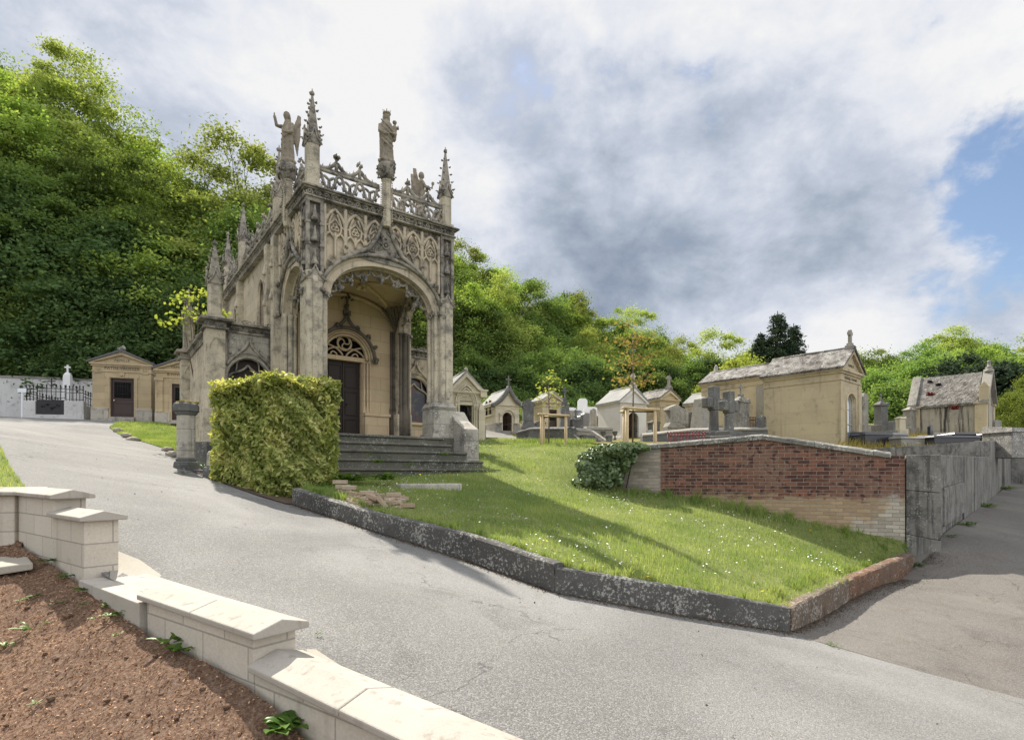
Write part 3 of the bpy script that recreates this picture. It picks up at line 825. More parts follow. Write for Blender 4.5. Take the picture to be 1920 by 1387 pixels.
# ---------------------------------------------------------------- kerb stones round the lawn
M['kerb_mix'] = stone('brown_grey_kerb', (0.11, 0.095, 0.08), (0.14, 0.10, 0.07), (0.045, 0.04, 0.036), 0.5, 0.0, (0.36, 0.34, 0.30), 0.55, scale=1.25, bmp=0.8)
def kerb_piece(a, b, ta, tb, d, mat, label, seed):
    rn = random.Random(seed)
    a, b = Vector(a), Vector(b)
    L = (b - a).length
    dirv_ = (b - a).normalized()
    nrm = Vector((-dirv_.y, dirv_.x, 0)).normalized() * d
    k = max(2, int(L / 0.12))
    vs, fs = [], []
    for i in range(k + 1):
        t = i / k
        p = a.lerp(b, t)
        zt = ta + (tb - ta) * t
        j = lambda s: rn.uniform(-s, s)
        ch = 0.018
        ring = [(p.x + j(.006), p.y + j(.006), p.z - 0.15), (p.x + j(.008), p.y + j(.008), p.z + (zt - p.z) * 0.5), (p.x + j(.008), p.y + j(.008), zt - ch + j(.008)),
                (p.x + nrm.x * 0.14 + j(.006), p.y + nrm.y * 0.14 + j(.006), zt + j(.006)), (p.x + nrm.x * 0.6, p.y + nrm.y * 0.6, zt + j(.007)), (p.x + nrm.x, p.y + nrm.y, zt - 0.01 + j(.008)), (p.x + nrm.x, p.y + nrm.y, p.z - 0.15)]
        vs += ring
    n = 7
    for i in range(k):
        for q in range(n - 1):
            fs.append((i * n + q, (i + 1) * n + q, (i + 1) * n + q + 1, i * n + q + 1))
    fs.append(tuple(range(n))); fs.append(tuple(k * n + q for q in range(n))[::-1])
    mb = MB(); mb.add(vs, fs)
    o = mb.build('kerb_stone', mat)
    sb = o.modifiers.new('sub', 'SUBSURF'); sb.subdivision_type = 'SIMPLE'; sb.levels = 1; sb.render_levels = 1
    tx = bpy.data.textures.get('rough') or bpy.data.textures.new('rough', 'CLOUDS')
    tx.noise_scale = 0.08
    dm = o.modifiers.new('wear', 'DISPLACE'); dm.texture = tx; dm.strength = 0.012; dm.mid_level = 0.5
    tag(o, label, 'kerb', 'kerb stones edging the lawn')
labs = ['black lichened kerb stone starting beside the hedge', 'dark kerb stone in front of the loose brick pile', 'long dark kerb stone with white lichen along the mid lawn',
        'lower kerb stone where the kerb steps down along the road', 'black kerb stone ending at the sharp lawn corner']
for i in range(5):
    a, b = kerb_base[i].copy(), kerb_base[i + 1].copy()
    dd = (b - a).normalized() * 0.006
    ta = P(KB[i][0], kerb_top_px[i], a.y).z; tb = P(KB[i + 1][0], kerb_top_px[i + 1], b.y).z
    if i >= 3: ta -= 0.035 if i == 3 else 0.0
    kerb_piece(a + dd, b - dd, ta, tb, 0.17, M['kerb'], labs[i], i)
cb = kerb_base[5]
q1 = P(1592, 1127, 7.95)
q0 = Vector((cb.x + 0.03, cb.y + 0.03, cb.z))
kerb_piece(q0, q1 - (q1 - q0).normalized() * 0.006, P(1484, 1139, q0.y).z, P(1590, 1085, q1.y).z, 0.17, M['kerb_mix'], 'grey and rust kerb stone beside the side road at the lawn corner', 21)
kerb_piece(q1, K_END, P(1590, 1087, q1.y).z, P(1714, 1037, K_END.y).z, 0.17, M['kerb_red'], 'rust red mossy kerb stone running to the grey block wall', 22)
KERB_RETURN = (q0.copy(), q1.copy())
# ================================================================ the burial chapel (local x along the front, y into the depth, z above eye level)
CH_LOC = (-4.396, 12.0, 0.0)
CH_RZ = math.atan2(0.601, 0.799)
CW, CD, CL = 3.65, 2.6, 9.4          # porch width, porch depth, full length
FL, SPR, CORN = 0.92, 4.0, 6.2       # floor, arch springing, cornice top
chapel = thing('burial_chapel', 'tall weathered flamboyant gothic stone chapel with an arched porch and pinnacles', 'chapel', CH_LOC, CH_RZ)
CHM = Matrix.Translation(CH_LOC) @ Matrix.Rotation(CH_RZ, 4, 'Z')
rnd = random.Random(7)
def ell(c, half, spring, rise, n=28):
    return [(c + half * math.cos(math.pi * i / n), spring + rise * math.sin(math.pi * i / n)) for i in range(n + 1)]
def pointed(c, half, spring, rise, n=9):
    """pointed arch from right to left springing"""
    out = []
    for s in (1, -1):
        seg = []
        for i in range(n + 1):
            t = i / n
            a = t * math.pi / 3
            x = half * (1 - 2 * (1 - math.cos(a)) )
            z = rise * math.sin(a) / math.sin(math.pi / 3)
            seg.append((c + s * x, spring + z))
        out += seg if s == 1 else seg[::-1][1:]
    return out
def bez(p0, p1, p2, p3, n=10):
    r = []
    for i in range(n + 1):
        t = i / n; u = 1 - t
        r.append(tuple(u ** 3 * a + 3 * u * u * t * b + 3 * u * t * t * c + t ** 3 * d for a, b, c, d in zip(p0, p1, p2, p3)))
    return r
OG = [(1.06, 4.78), (0.80, 4.97), (0.41, 5.20), (0.19, 5.55), (0.085, 5.87), (0.0, 6.12)]
def ogee_z(dx, k=1.0):
    dx = abs(dx) / k
    if dx >= OG[0][0]: return None
    for (xa, za), (xb, zb) in zip(OG, OG[1:]):
        if xb <= dx <= xa:
            return za + (zb - za) * (xa - dx) / (xa - xb)
    return OG[-1][1]
def leafy(mb, p, s, n=5, r=rnd):
    """a knob of carved leaves"""
    for i in range(n):
        w = r.uniform(0, 6.28); e = r.uniform(-0.8, 1.0)
        q = (p[0] + s * 0.6 * math.cos(w) * math.cos(e), p[1] + s * 0.6 * math.sin(w) * math.cos(e), p[2] + s * 0.6 * math.sin(e))
        mb.blob(q, (s * r.uniform(.3, .55), s * r.uniform(.3, .55), s * r.uniform(.3, .6)), 5, 3, 0.3, r)
def scroll(mb, f, a0, a1, zc, h, r=rnd, tr=0.014, back=0.0):
    """running carved scroll between a0 and a1; f(a, off, z) -> point"""
    n = max(1, int(round(abs(a1 - a0) / (h * 1.05))))
    st = (a1 - a0) / n
    for i in range(n):
        c = a0 + (i + .5) * st
        up = 1 if i % 2 else -1
        pts = []
        for k in range(17):
            t = k / 16
            w = t * 1.55 * 2 * math.pi
            rad = h * 0.46 * (1 - 0.82 * t)
            pts.append(f(c + abs(st) * 0 + math.cos(w + math.pi) * rad * (1 if st > 0 else -1), back, zc + up * math.sin(w) * rad))
        mb.tube(pts, tr, 5, r_end=tr * 1.3)
        for k in range(3):
            p = f(c + r.uniform(-.4, .4) * st, back + r.uniform(0, .012), zc + r.uniform(-.38, .38) * h)
            leafy(mb, p, h * 0.20, 3, r)
def spire(mb, x, y, z0, z1, w, n=5, r=rnd):
    """crocketed pyramid with finial"""
    mb.lathe([(w * .72, z0), (w * 0.12, z0 + (z1 - z0) * 0.86)], x, y, 4, math.pi / 4, smooth=False)
    mb.blob((x, y, z1 - (z1 - z0) * 0.09), (w * .26, w * .26, (z1 - z0) * .045), 6, 4, .2, r)
    mb.lathe([(w * .10, z0 + (z1 - z0) * .84), (w * .05, z1)], x, y, 5)
    for i in range(n):
        t = (i + 0.35) / n * 0.82
        z = z0 + (z1 - z0) * t
        rr = w * .72 * (1 - t) + w * .10
        for k in range(4):
            a = math.pi / 4 + k * math.pi / 2
            q = (x + rr * 1.18 * math.cos(a), y + rr * 1.18 * math.sin(a), z)
            mb.blob(q, (w * .15, w * .15, w * .085), 5, 3, .3, r)
            mb.blob((x + rr * 1.42 * math.cos(a), y + rr * 1.42 * math.sin(a), z + w * .06), (w * .09, w * .09, w * .09), 5, 3, .3, r)
def gablets(mb, x, y, z, w, h):
    """four little gables round a shaft"""
    for k in range(4):
        Rm = Matrix.Translation((x, y, 0)) @ Matrix.Rotation(k * math.pi / 2, 4, 'Z')
        st = len(mb.v)
        o = -w * .5 - .025
        mb.tube([(-w * .56, o, z - h * .1), (-w * .22, o, z + h * .32), (0, o, z + h)], .020, 5)
        mb.tube([(w * .56, o, z - h * .1), (w * .22, o, z + h * .32), (0, o, z + h)], .020, 5)
        mb.add([(-w * .5, o + .012, z - h * .15), (w * .5, o + .012, z - h * .15), (0, o + .012, z + h * .9), (0, o + .05, z)], [(0, 1, 2), (1, 0, 3)])
        mb.blob((0, o, z + h * 1.08), (.035, .03, .05), 5, 3, .3)
        mb.blob((-w * .36, o - .01, z + h * .36), .026, 5, 3, .3); mb.blob((w * .36, o - .01, z + h * .36), .026, 5, 3, .3)
        mb.xform(Rm, st)
def pinnacle(x, y, z0, zs, zt, w, parent, label=None, mats=('pier', 'carved')):
    mb = MB()
    mb.box(x - w * .62, x + w * .62, y - w * .62, y + w * .62, z0, z0 + .10)
    c = w * .16
    mb.prism([(-w / 2 + c, -w / 2), (w / 2 - c, -w / 2), (w / 2, -w / 2 + c), (w / 2, w / 2 - c), (w / 2 - c, w / 2), (-w / 2 + c, w / 2), (-w / 2, w / 2 - c), (-w / 2, -w / 2 + c)],
             lambda a, b: (x + a, y + b, z0 + .10), lambda a, b: (x + a, y + b, zs))
    o = mb.build('pinnacle', M[mats[0]], parent)
    if label: o['label'] = label
    m2 = MB()
    gablets(m2, x, y, zs - .06, w, .30)
    m2.box(x - w * .56, x + w * .56, y - w * .56, y + w * .56, zs, zs + .035)
    spire(m2, x, y, zs + .035, zt, w * .86)
    m2.build('spire', M[mats[1]], o)
    return o

# --- walls of the porch ----------------------------------------------------
AC, AH, AR = CW / 2, 1.27, 0.86       # front arch centre, half span, rise
SC, SH, SR = 1.37, 0.85, 0.86         # side arch
WT = 0.46
def fw(y): return lambda a, z: (a, y, z)
def sw(x): return lambda a, z: (x, a, z)
up = MB()
up.panel([(0.34, SPR), (0.34, 5.98), (CW - .34, 5.98), (CW - .34, SPR)], [], fw(.10), (0, .01, 0)) if False else None
hole = ell(AC, AH, SPR, AR)
outer = [(.30, SPR - .02), (AC - AH, SPR - .02)] + hole[::-1] + [(AC + AH, SPR - .02), (CW - .30, SPR - .02), (CW - .30, 5.98), (.30, 5.98)]
up.panel(outer, [], fw(.10), (0, WT - .1, 0))
up.build('front_wall', M['tracery'], chapel)
hole = ell(SC, SH, SPR, SR)
for xx, tt in ((.10, WT - .12), (CW - .10, -(WT - .12))):
    mb = MB()
    mb.panel([(.42, SPR - .02), (SC - SH, SPR - .02)] + hole[::-1] + [(SC + SH, SPR - .02), (2.62, SPR - .02), (2.62, 5.98), (.42, 5.98)], [], sw(xx), (tt, 0, 0))
    mb.build('side_wall', M['tracery'], chapel)

def archivolt(mb, c, half, rise, m, offs):
    """roll mouldings round an arch; m(a,off,z)"""
    for (dr, off, r) in offs:
        pts = [m(c + half + dr, off, SPR - 1.6)] if False else []
        e = ell(c, half + dr, SPR, rise + dr, 30)
        mb.tube([m(a, off, z) for a, z in e], r, 6)
# splayed mouldings
for side in ('front', 'left', 'right'):
    mb = MB()
    if side == 'front':
        m = lambda a, o, z: (a, .10 + o, z); c, h, r = AC, AH, AR
    elif side == 'left':
        m = lambda a, o, z: (.10 + o, a, z); c, h, r = SC, SH, SR
    else:
        m = lambda a, o, z: (CW - .10 - o, a, z); c, h, r = SC, SH, SR
    # stepped splay
    for d0, d1, o0, o1 in ((.20, .14, -.015, .05), (.14, .08, .05, .12), (.08, 0.0, .12, .22)):
        e0, e1 = ell(c, h + d0, SPR, r + d0, 32), ell(c, h + d1, SPR, r + d1, 32)
        va = [m(a, o0, z) for a, z in e0]; vb = [m(a, o0, z) for a, z in e1]; vc = [m(a, o1, z) for a, z in e1]
        k = len(va)
        mb.add(va + vb + vc, [(i, i + 1, k + i + 1, k + i) for i in range(k - 1)] + [(k + i, k + i + 1, 2 * k + i + 1, 2 * k + i) for i in range(k - 1)], True)
    archivolt(mb, c, h, r, m, ((.145, .005, .022), (.10, .075, .026), (.045, .11, .024), (.0, .20, .030), (.0, .33, .026)))
    mb.build('arch_moulding', M['tracery'], chapel)
    # hood mould, dark with lichen, rising into the ogee
    mb = MB()
    pts = [m(a, -.05, z) for a, z in ell(c, h + .235, SPR, r + .235, 36)]
    mb.tube(pts, .045, 6)
    k = 1.0 if side == 'front' else .68
    for s in (-1, 1):
        og = []
        for j in range(len(OG) - 1):
            (xa, za), (xb, zb) = OG[j], OG[j + 1]
            for q in range(4):
                t = q / 4
                og.append((c + s * k * (xa + (xb - xa) * t), za + (zb - za) * t))
        og.append((c, OG[-1][1]))
        mb.tube([m(a, -.07, z) for a, z in og], [.055 - .018 * i / len(og) for i in range(len(og))], 7)
        for (da, dz) in ((1.28, 4.62), (.93, 5.03), (.46, 5.36), (.30, 5.62)):
            leafy(mb, m(c + s * k * da * 1.02, -.10, dz + .05), .085 if da > 1 else .06, 6)
        leafy(mb, m(c + s * (h + .235), -.08, SPR - .02), .11, 8)
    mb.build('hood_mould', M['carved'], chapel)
    # carved spandrel inside the ogee
    mb = MB()
    for i in range(46 if side == 'front' else 22):
        dx = rnd.uniform(-.55, .55) * k
        zt = ogee_z(dx, k)
        zb = SPR + (r + .28) * math.sqrt(max(0, 1 - (dx / (h + .28)) ** 2)) + .03
        if zt is None or zt - .09 < zb: continue
        z = rnd.uniform(zb, zt - .09)
        leafy(mb, m(c + dx, -.035, z), .05, 4)
    w0 = [m(c + .075 * math.cos(t / 14 * 6.28), -.075, 5.36 + .075 * math.sin(t / 14 * 6.28)) for t in range(14)]
    mb.tube(w0, .018, 6, closed=True); mb.blob(m(c, -.07, 5.36), .035)
    og = [(c + k * xa, za - .03) for xa, za in OG] + [(c - k * xa, za - .03) for xa, za in OG[::-1]]
    mb.prism(og[1:-1], lambda a, b: m(a, -.004, b), lambda a, b: m(a, -.03, b))
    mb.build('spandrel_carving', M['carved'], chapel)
    # pendant cusps hanging inside the arch
    mb = MB()
    n = 7 if side == 'front' else 5
    for i in range(n):
        w = math.pi * (i + .9) / (n + .8)
        hw = math.pi / (n + .8) * .48
        pa = [(c + h * math.cos(w - hw), SPR + r * math.sin(w - hw)), (c + (h - .16) * math.cos(w - hw * .5), SPR + (r - .14) * math.sin(w - hw * .5)), (c + (h - .26) * math.cos(w), SPR + (r - .24) * math.sin(w)),
              (c + (h - .16) * math.cos(w + hw * .5), SPR + (r - .14) * math.sin(w + hw * .5)), (c + h * math.cos(w + hw), SPR + r * math.sin(w + hw))]
        ctl = lambda f_, g_: (c + (h - g_) * math.cos(w + hw * f_), SPR + (r - g_) * math.sin(w + hw * f_))
        for s_ in (-1, 1):
            b_ = bez(ctl(s_, .0), ctl(s_ * .95, .16), ctl(s_ * .5, .20), ctl(0, .10), 8)
            mb.tube([m(a, .24, z) for a, z in b_], .034, 6)
            mb.tube([m(a, .24, z) for a, z in (ctl(s_ * .5, .15), ctl(s_ * .35, .24))], .030, 5, r_end=.012)
        mb.tube([m(a, .24, z) for a, z in (ctl(0, .06), ctl(0, .24))], .045, 6, r_end=.02)
        leafy(mb, m(*[(q_[0], .24, q_[1]) for q_ in [ctl(0, .24)]][0]), .105, 8)
    mb.build('arch_cusps', M['carved'], chapel)

# --- blind tracery over the arch ------------------------------------------
def blind(mb, m, x0, x1, c, k, h, r, bays):
    ztop = 5.93
    bw = (x1 - x0) / bays
    def base(x):
        dx = x - c
        zb = SPR + (r + .3) * math.sqrt(max(0, 1 - (dx / (h + .3)) ** 2)) if abs(dx) < h + .3 else SPR + .02
        zo = ogee_z(dx, k)
        return max(zb, (zo + .06) if zo else 0) + .02
    def pl(pts, rr, o=-.045):
        rr *= 1.7
        seg = []
        for x, z in pts:
            if z > base(x) - .02: seg.append(m(x, o, z))
            else:
                if len(seg) > 1: mb.tube(seg, rr, 5)
                seg = []
        if len(seg) > 1: mb.tube(seg, rr, 5)
    for i in range(bays + 1):
        x = x0 + i * bw
        zb = base(min(max(x, x0), x1))
        if zb < ztop - .1:
            pl([(x, zb + (ztop - zb) * t / 12) for t in range(13)], .026)
    for i in range(bays):
        a = x0 + i * bw; cx = a + bw / 2
        pl([(p, z) for p, z in pointed(cx, bw / 2, ztop - .50, .44, 10)], .022)
        pl([(cx, 4.0 + t * .08) for t in range(18)], .017)
        for s in (-1, 1):
            q = cx + s * bw / 4
            pl(pointed(q, bw / 4, ztop - .78, .20, 7), .015)
            # flowing mouchettes
            pl(bez((cx, ztop - .66), (cx + s * bw * .30, ztop - .60), (cx + s * bw * .44, ztop - .48), (cx + s * bw * .10, ztop - .16), 12), .015)
            pl(bez((cx + s * bw * .46, ztop - .45), (cx + s * bw * .2, ztop - .42), (cx + s * bw * .12, ztop - .3), (cx, ztop - .28), 8), .013)
        for w in range(3):
            ang = w * 2.09 + 1.57
            zz = ztop - .46
            pl([(cx + bw * .10 * math.cos(ang) + bw * .09 * math.cos(t / 8 * 6.28), zz + bw * .10 * math.sin(ang) + bw * .09 * math.sin(t / 8 * 6.28)) for t in range(9)], .010)
mb = MB()
blind(mb, lambda a, o, z: (a, .10 + o, z), .40, AC - .02, AC, 1.0, AH, AR, 3)
blind(mb, lambda a, o, z: (a, .10 + o, z), AC + .02, CW - .40, AC, 1.0, AH, AR, 3)
mb.build('blind_tracery', M['tracery'], chapel)
for xx, sg in ((.10, 1), (CW - .10, -1)):
    mb = MB()
    blind(mb, lambda a, o, z: (xx + sg * o, a, z), .46, SC - .02, SC, .66, SH, SR, 2)
    blind(mb, lambda a, o, z: (xx + sg * o, a, z), SC + .02, 2.3, SC, .66, SH, SR, 2)
    mb.build('blind_tracery', M['tracery'], chapel)

# --- piers -----------------------------------------------------------------
def pier(x0, x1, y0, y1, sgx, name='pier'):
    mb = MB()
    ped = 1.78
    # shaft with a shallow middle rib and chamfers
    mb.prism([(x0 + .03, y0), (x1 - .03, y0), (x1, y0 + .03), (x1, y1 - .02), (x1 - .02, y1), (x0 + .02, y1), (x0, y1 - .02), (x0, y0 + .03)],
             lambda a, b: (a, b, ped), lambda a, b: (a, b, 4.42))
    cx = (x0 + x1) / 2
    mb.box(cx - .055, cx + .055, y0 - .022, y0 + .02, ped + .12, 4.3)
    o = mb.build(name, M['pier'], chapel, bevel=.012)
    # inner clustered jamb shafts
    jb = MB()
    jx = x1 if sgx > 0 else x0
    for dx, yy, rr in ((.045, .16, .045), (.10, .24, .035), (.15, .33, .05), (.10, .43, .035), (.035, .50, .045)):
        jb.lathe([(rr * 1.5, ped), (rr * 1.5, ped + .09), (rr * 1.2, ped + .16), (rr * 1.25, ped + .30), (rr, ped + .36), (rr, SPR - .10), (rr * 1.5, SPR - .04), (rr * 1.7, SPR + .02)], jx + sgx * dx, y0 + yy, 10)
    jb.box(min(jx, jx + sgx * .12), max(jx, jx + sgx * .12), y0 + .12, y0 + .52, ped, SPR)
    jb.build('jamb_shafts', M['pier'], o)
    cap = MB()
    for q in range(9):
        leafy(cap, (jx + sgx * rnd.uniform(0, .19), y0 + rnd.uniform(.08, .5), SPR + rnd.uniform(-.08, .06)), .07, 4)
    cap.build('leaf_capital', M['carved'], o)
    # pedestal
    pb = MB()
    ex = .07
    a0, a1 = (x0 - ex, x1 + .19 + ex) if sgx > 0 else (x0 - .19 - ex, x1 + ex)
    pb.box(a0 + .035, a1 - .035, y0 - ex + .035, y1 + ex, .95, 1.62)
    pb.hexa([(a0 + .035, y0 - ex + .035, 1.62), (a1 - .035, y0 - ex + .035, 1.62), (a1 - .035, y1 + ex, 1.62), (a0 + .035, y1 + ex, 1.62),
             (a0, y0 - ex, 1.67), (a1, y0 - ex, 1.67), (a1, y1 + ex, 1.67), (a0, y1 + ex, 1.67)])
    pb.hexa([(a0, y0 - ex, 1.672), (a1, y0 - ex, 1.672), (a1, y1 + ex, 1.672), (a0, y1 + ex, 1.672),
             (a0 + ex, y0, 1.80), (a1 - ex, y0, 1.80), (a1 - ex, y1, 1.80), (a0 + ex, y1, 1.80)])
    pb.box(a0 - .03, a1 + .03, y0 - ex - .03, y1 + ex, -.6, 1.02)
    pb.build('pedestal', M['plinth'], o, bevel=.012)
    # upper stage: clustered shafts, canopies, gablets
    u = MB()
    gablets(u, cx, (y0 + y0 + .36) / 2 + .02, 4.25, .40, .28)
    u.box(x0 + .06, x1 - .06, y0 + .08, y1, 4.42, 5.96)
    for (px, py) in ((x0 + .03, y0 + .03), (x1 - .03, y0 + .03), (x0 + .03, y0 + .34)) if sgx > 0 else ((x0 + .03, y0 + .03), (x1 - .03, y0 + .03), (x1 - .03, y0 + .34)):
        u.box(px - .035, px + .035, py - .035, py + .035, 4.42, 5.96)
        u.box(px - .05, px + .05, py - .05, py + .05, 4.95, 5.0)
        u.box(px - .05, px + .05, py - .05, py + .05, 5.42, 5.47)
    for z in (4.55, 5.05, 5.5):
        for (qx, qy) in ((cx, y0 + .015), (x0 + .015 if sgx > 0 else x1 - .015, y0 + .19)):
            u.lathe([(.075, z), (.085, z + .04), (.05, z + .09), (.012, z + .34)], qx, qy, 6, smooth=False)
            for k in range(5): leafy(u, (qx + rnd.uniform(-.06, .06), qy + rnd.uniform(-.06, .03), z + rnd.uniform(0, .3)), .032, 2)
    u.box(x0 - .01, x1 + .01, y0 - .01, y1, 5.90, 5.985)
    u.build('canopied_buttress', M['carved'], o)
    return o
pier(0, .36, 0, .5, 1)
for s_, x_ in ((1, .10), (-1, CW - .10)):
    mb = MB()
    mb.box(min(x_, x_ + s_ * .34), max(x_, x_ + s_ * .34), 2.25, 2.579, .95, SPR - .021)
    mb.box(min(x_ - s_ * .05, x_ + s_ * .39), max(x_ - s_ * .05, x_ + s_ * .39), 2.20, 2.575, .90, 1.7)
    rp = mb.build('rear_pier', M['pier'], chapel, bevel=.02)
    mb = MB()
    for dx, dy, rr in ((.06, .0, .05), (.17, -.03, .06), (.28, .0, .05)):
        mb.lathe([(rr * 1.5, .95), (rr * 1.5, 1.76), (rr * 1.2, 1.84), (rr, 1.95), (rr, SPR - .1), (rr * 1.6, SPR - .03)], x_ + s_ * dx, 2.24 + dy, 10)
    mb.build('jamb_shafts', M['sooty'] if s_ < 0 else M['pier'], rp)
pier(CW - .36, CW, 0, .5, -1)
# sloping buttress blocks flanking the steps
for sx0, sx1 in ((CW - .06, CW + .36), (-.36, .06)):
    mb = MB()
    mb.prism([(-.62, -.35), (.06, -.35), (.06, 1.62), (-.18, 1.36), (-.62, 1.12)], lambda a, b: (sx0, a, b), lambda a, b: (sx1, a, b))
    mb.box(sx0 - .06, sx1 + .06, -.70, .06, -.5, .26)
    mb.build('buttress_block', M['plinth'], chapel, bevel=.02)

# --- cornice with carved frieze -------------------------------------------
mb = MB()
def band(z0, z1, o, mbx):
    L = CL
    mbx.box(-o, CW + o, -o, WT, z0, z1)
    mbx.box(-o, WT, WT + .001, L + o, z0, z1)
    mbx.box(CW - WT, CW + o, WT + .001, L + o, z0, z1)
band(5.985, 6.02, .05, mb)
band(6.021, 6.14, -.005, mb)
band(6.141, 6.175, .07, mb)
band(6.176, 6.215, .115, mb)
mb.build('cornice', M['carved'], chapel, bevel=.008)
mb = MB()
scroll(mb, lambda a, o, z: (a, -.03 - o, z), -.03, CW + .03, 6.08, .17)
scroll(mb, lambda a, o, z: (-.03 - o, a, z), .02, CL, 6.08, .17)
scroll(mb, lambda a, o, z: (CW + .03 + o, a, z), .02, CL, 6.08, .17)
scroll(mb, lambda a, o, z: (a, .06 - o, z), .40, CW - .4, 5.93, .13, tr=.011)
scroll(mb, lambda a, o, z: (.06 - o, a, z), .50, 2.2, 5.93, .13, tr=.011)
mb.build('leaf_frieze', M['carved'], chapel)

# --- pierced parapet -------------------------------------------------------
def parapet(mb, f, a0, a1, posts, z0=6.215, z1=6.66, r=.036):
    """flowing openwork between two ends; f(a,z)->point"""
    L = a1 - a0
    n = max(2, int(round(L / .56)))
    st = L / n
    h = z1 - z0
    for z, rr in ((z0 + .02, .03), (z1 + .03, .042), (z1 + .085, .03)):
        mb.tube([f(a0 + L * i / 8, z) for i in range(9)], rr, 4)
    for i in range(n):
        c = a0 + (i + .5) * st
        zc = z0 + h * .5
        # rotated soufflet: S curves forming a curved lozenge
        for s in (-1, 1):
            mb.tube([f(p, q) for p, q in bez((c - s * st * .5, z0 + h * .02), (c - s * st * .15, z0 + h * .10), (c + s * st * .05, z0 + h * .35), (c, zc + h * .12), 9)], r, 6)
            mb.tube([f(p, q) for p, q in bez((c - s * st * .5, z1 - h * .02), (c - s * st * .2, z1 - h * .12), (c - s * st * .42, zc), (c - s * st * .06, zc - h * .30), 9)], r, 6)
            mb.tube([f(p, q) for p, q in bez((c, zc + h * .12), (c + s * st * .1, zc + h * .3), (c + s * st * .3, z1 - h * .06), (c + s * st * .5, zc + h * .08), 9)], r * .85, 6)
            # cusp points
            mb.tube([f(c + s * st * .27, zc - h * .16), f(c + s * st * .15, zc + h * .02)], r, 5, r_end=.006)
            mb.tube([f(c + s * st * .30, z0 + h * .30), f(c + s * st * .40, z0 + h * .52)], r * .8, 5, r_end=.006)
            mb.tube([f(c + s * st * .22, z1 - h * .16), f(c + s * st * .12, z1 - h * .34)], r * .8, 5, r_end=.006)
    # cresting
    for q in posts:
        mb.tube([f(q, z1 + .08), f(q, z1 + .34)], .048, 6, r_end=.03)
        leafy(mb, f(q, z1 + .39), .085, 7)
        mb.blob(f(q, z1 + .46), (.022, .022, .045), 5, 3)
        w = .40
        for s in (-1, 1):
            b = bez((q + s * w, z1 + .09), (q + s * w * .55, z1 + .06), (q + s * w * .30, z1 + .14), (q + s * .02, z1 + .27), 9)
            mb.tube([f(*p) for p in b], .044, 5)
            mb.tube([f(q + s * w * .42, z1 + .12), f(q + s * w * .34, z1 + .25)], .026, 5, r_end=.005)
            mb.tube([f(q + s * w * .80, z1 + .09), f(q + s * w * .74, z1 + .18)], .024, 5, r_end=.005)
mb = MB(); PY = .10
parapet(mb, lambda a, z: (a, PY, z), .28, AC - .13, (.68, 1.22))
parapet(mb, lambda a, z: (a, PY, z), AC + .13, CW - .28, (2.42, 2.98))
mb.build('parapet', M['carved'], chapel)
for xx in (.10, CW - .10):
    mb = MB()
    parapet(mb, lambda a, z: (xx, a, z), .28, SC - .13, (.72,))
    parapet(mb, lambda a, z: (xx, a, z), SC + .13, 2.46, (1.9,))
    parapet(mb, lambda a, z: (xx, a, z), 2.86, 6.66, (3.4, 4.1, 4.8, 5.5, 6.2))
    parapet(mb, lambda a, z: (xx, a, z), 7.0, 9.2, (7.5, 8.2, 8.8))
    mb.build('parapet', M['carved'], chapel)
# pinnacles
pinnacle(.16, .14, 6.215, 7.26, 8.40, .27, chapel, 'tallest pinnacle at the near front corner')
pinnacle(CW - .16, .14, 6.215, 7.10, 8.30, .25, chapel, 'pinnacle at the far right front corner')
for xx in (.12, CW - .12):
    for yy, a, b, w in ((2.66, 7.08, 8.34, .27), (6.83, 7.36, 8.52, .26), (9.25, 7.3, 8.45, .26)):
        pinnacle(xx, yy, 6.215, a, b, w, chapel, mats=('pier', 'carved'))
# statue columns rising out of the ogees
def statue_column(x, y):
    mb = MB()
    mb.lathe([(.085, 5.78), (.11, 5.9), (.105, 6.80), (.13, 6.84), (.11, 6.88)], x, y, 8, math.pi / 8, smooth=False)
    for z in range(18):
        for s in (-1, 1):
            mb.blob((x + s * .095, y - .095, 5.9 + z * .052), .02, 5, 3, .3); mb.blob((x - .095, y + s * .095, 5.9 + z * .052), .02, 5, 3, .3)
    o = mb.build('statue_column', M['pier'], chapel)
    cp = MB()
    cp.lathe([(.12, 6.86), (.17, 6.98), (.20, 7.1), (.215, 7.16), (.20, 7.20), (.17, 7.235)], x, y, 12)
    for k in range(26):
        w = rnd.uniform(0, 6.28); z = rnd.uniform(6.9, 7.16)
        leafy(cp, (x + .19 * math.cos(w), y + .19 * math.sin(w), z), .055, 4)
    cp.build('leaf_capital', M['carved'], o)
statue_column(AC, -.02)
statue_column(-.02, SC)
statue_column(CW + .02, SC + .45)

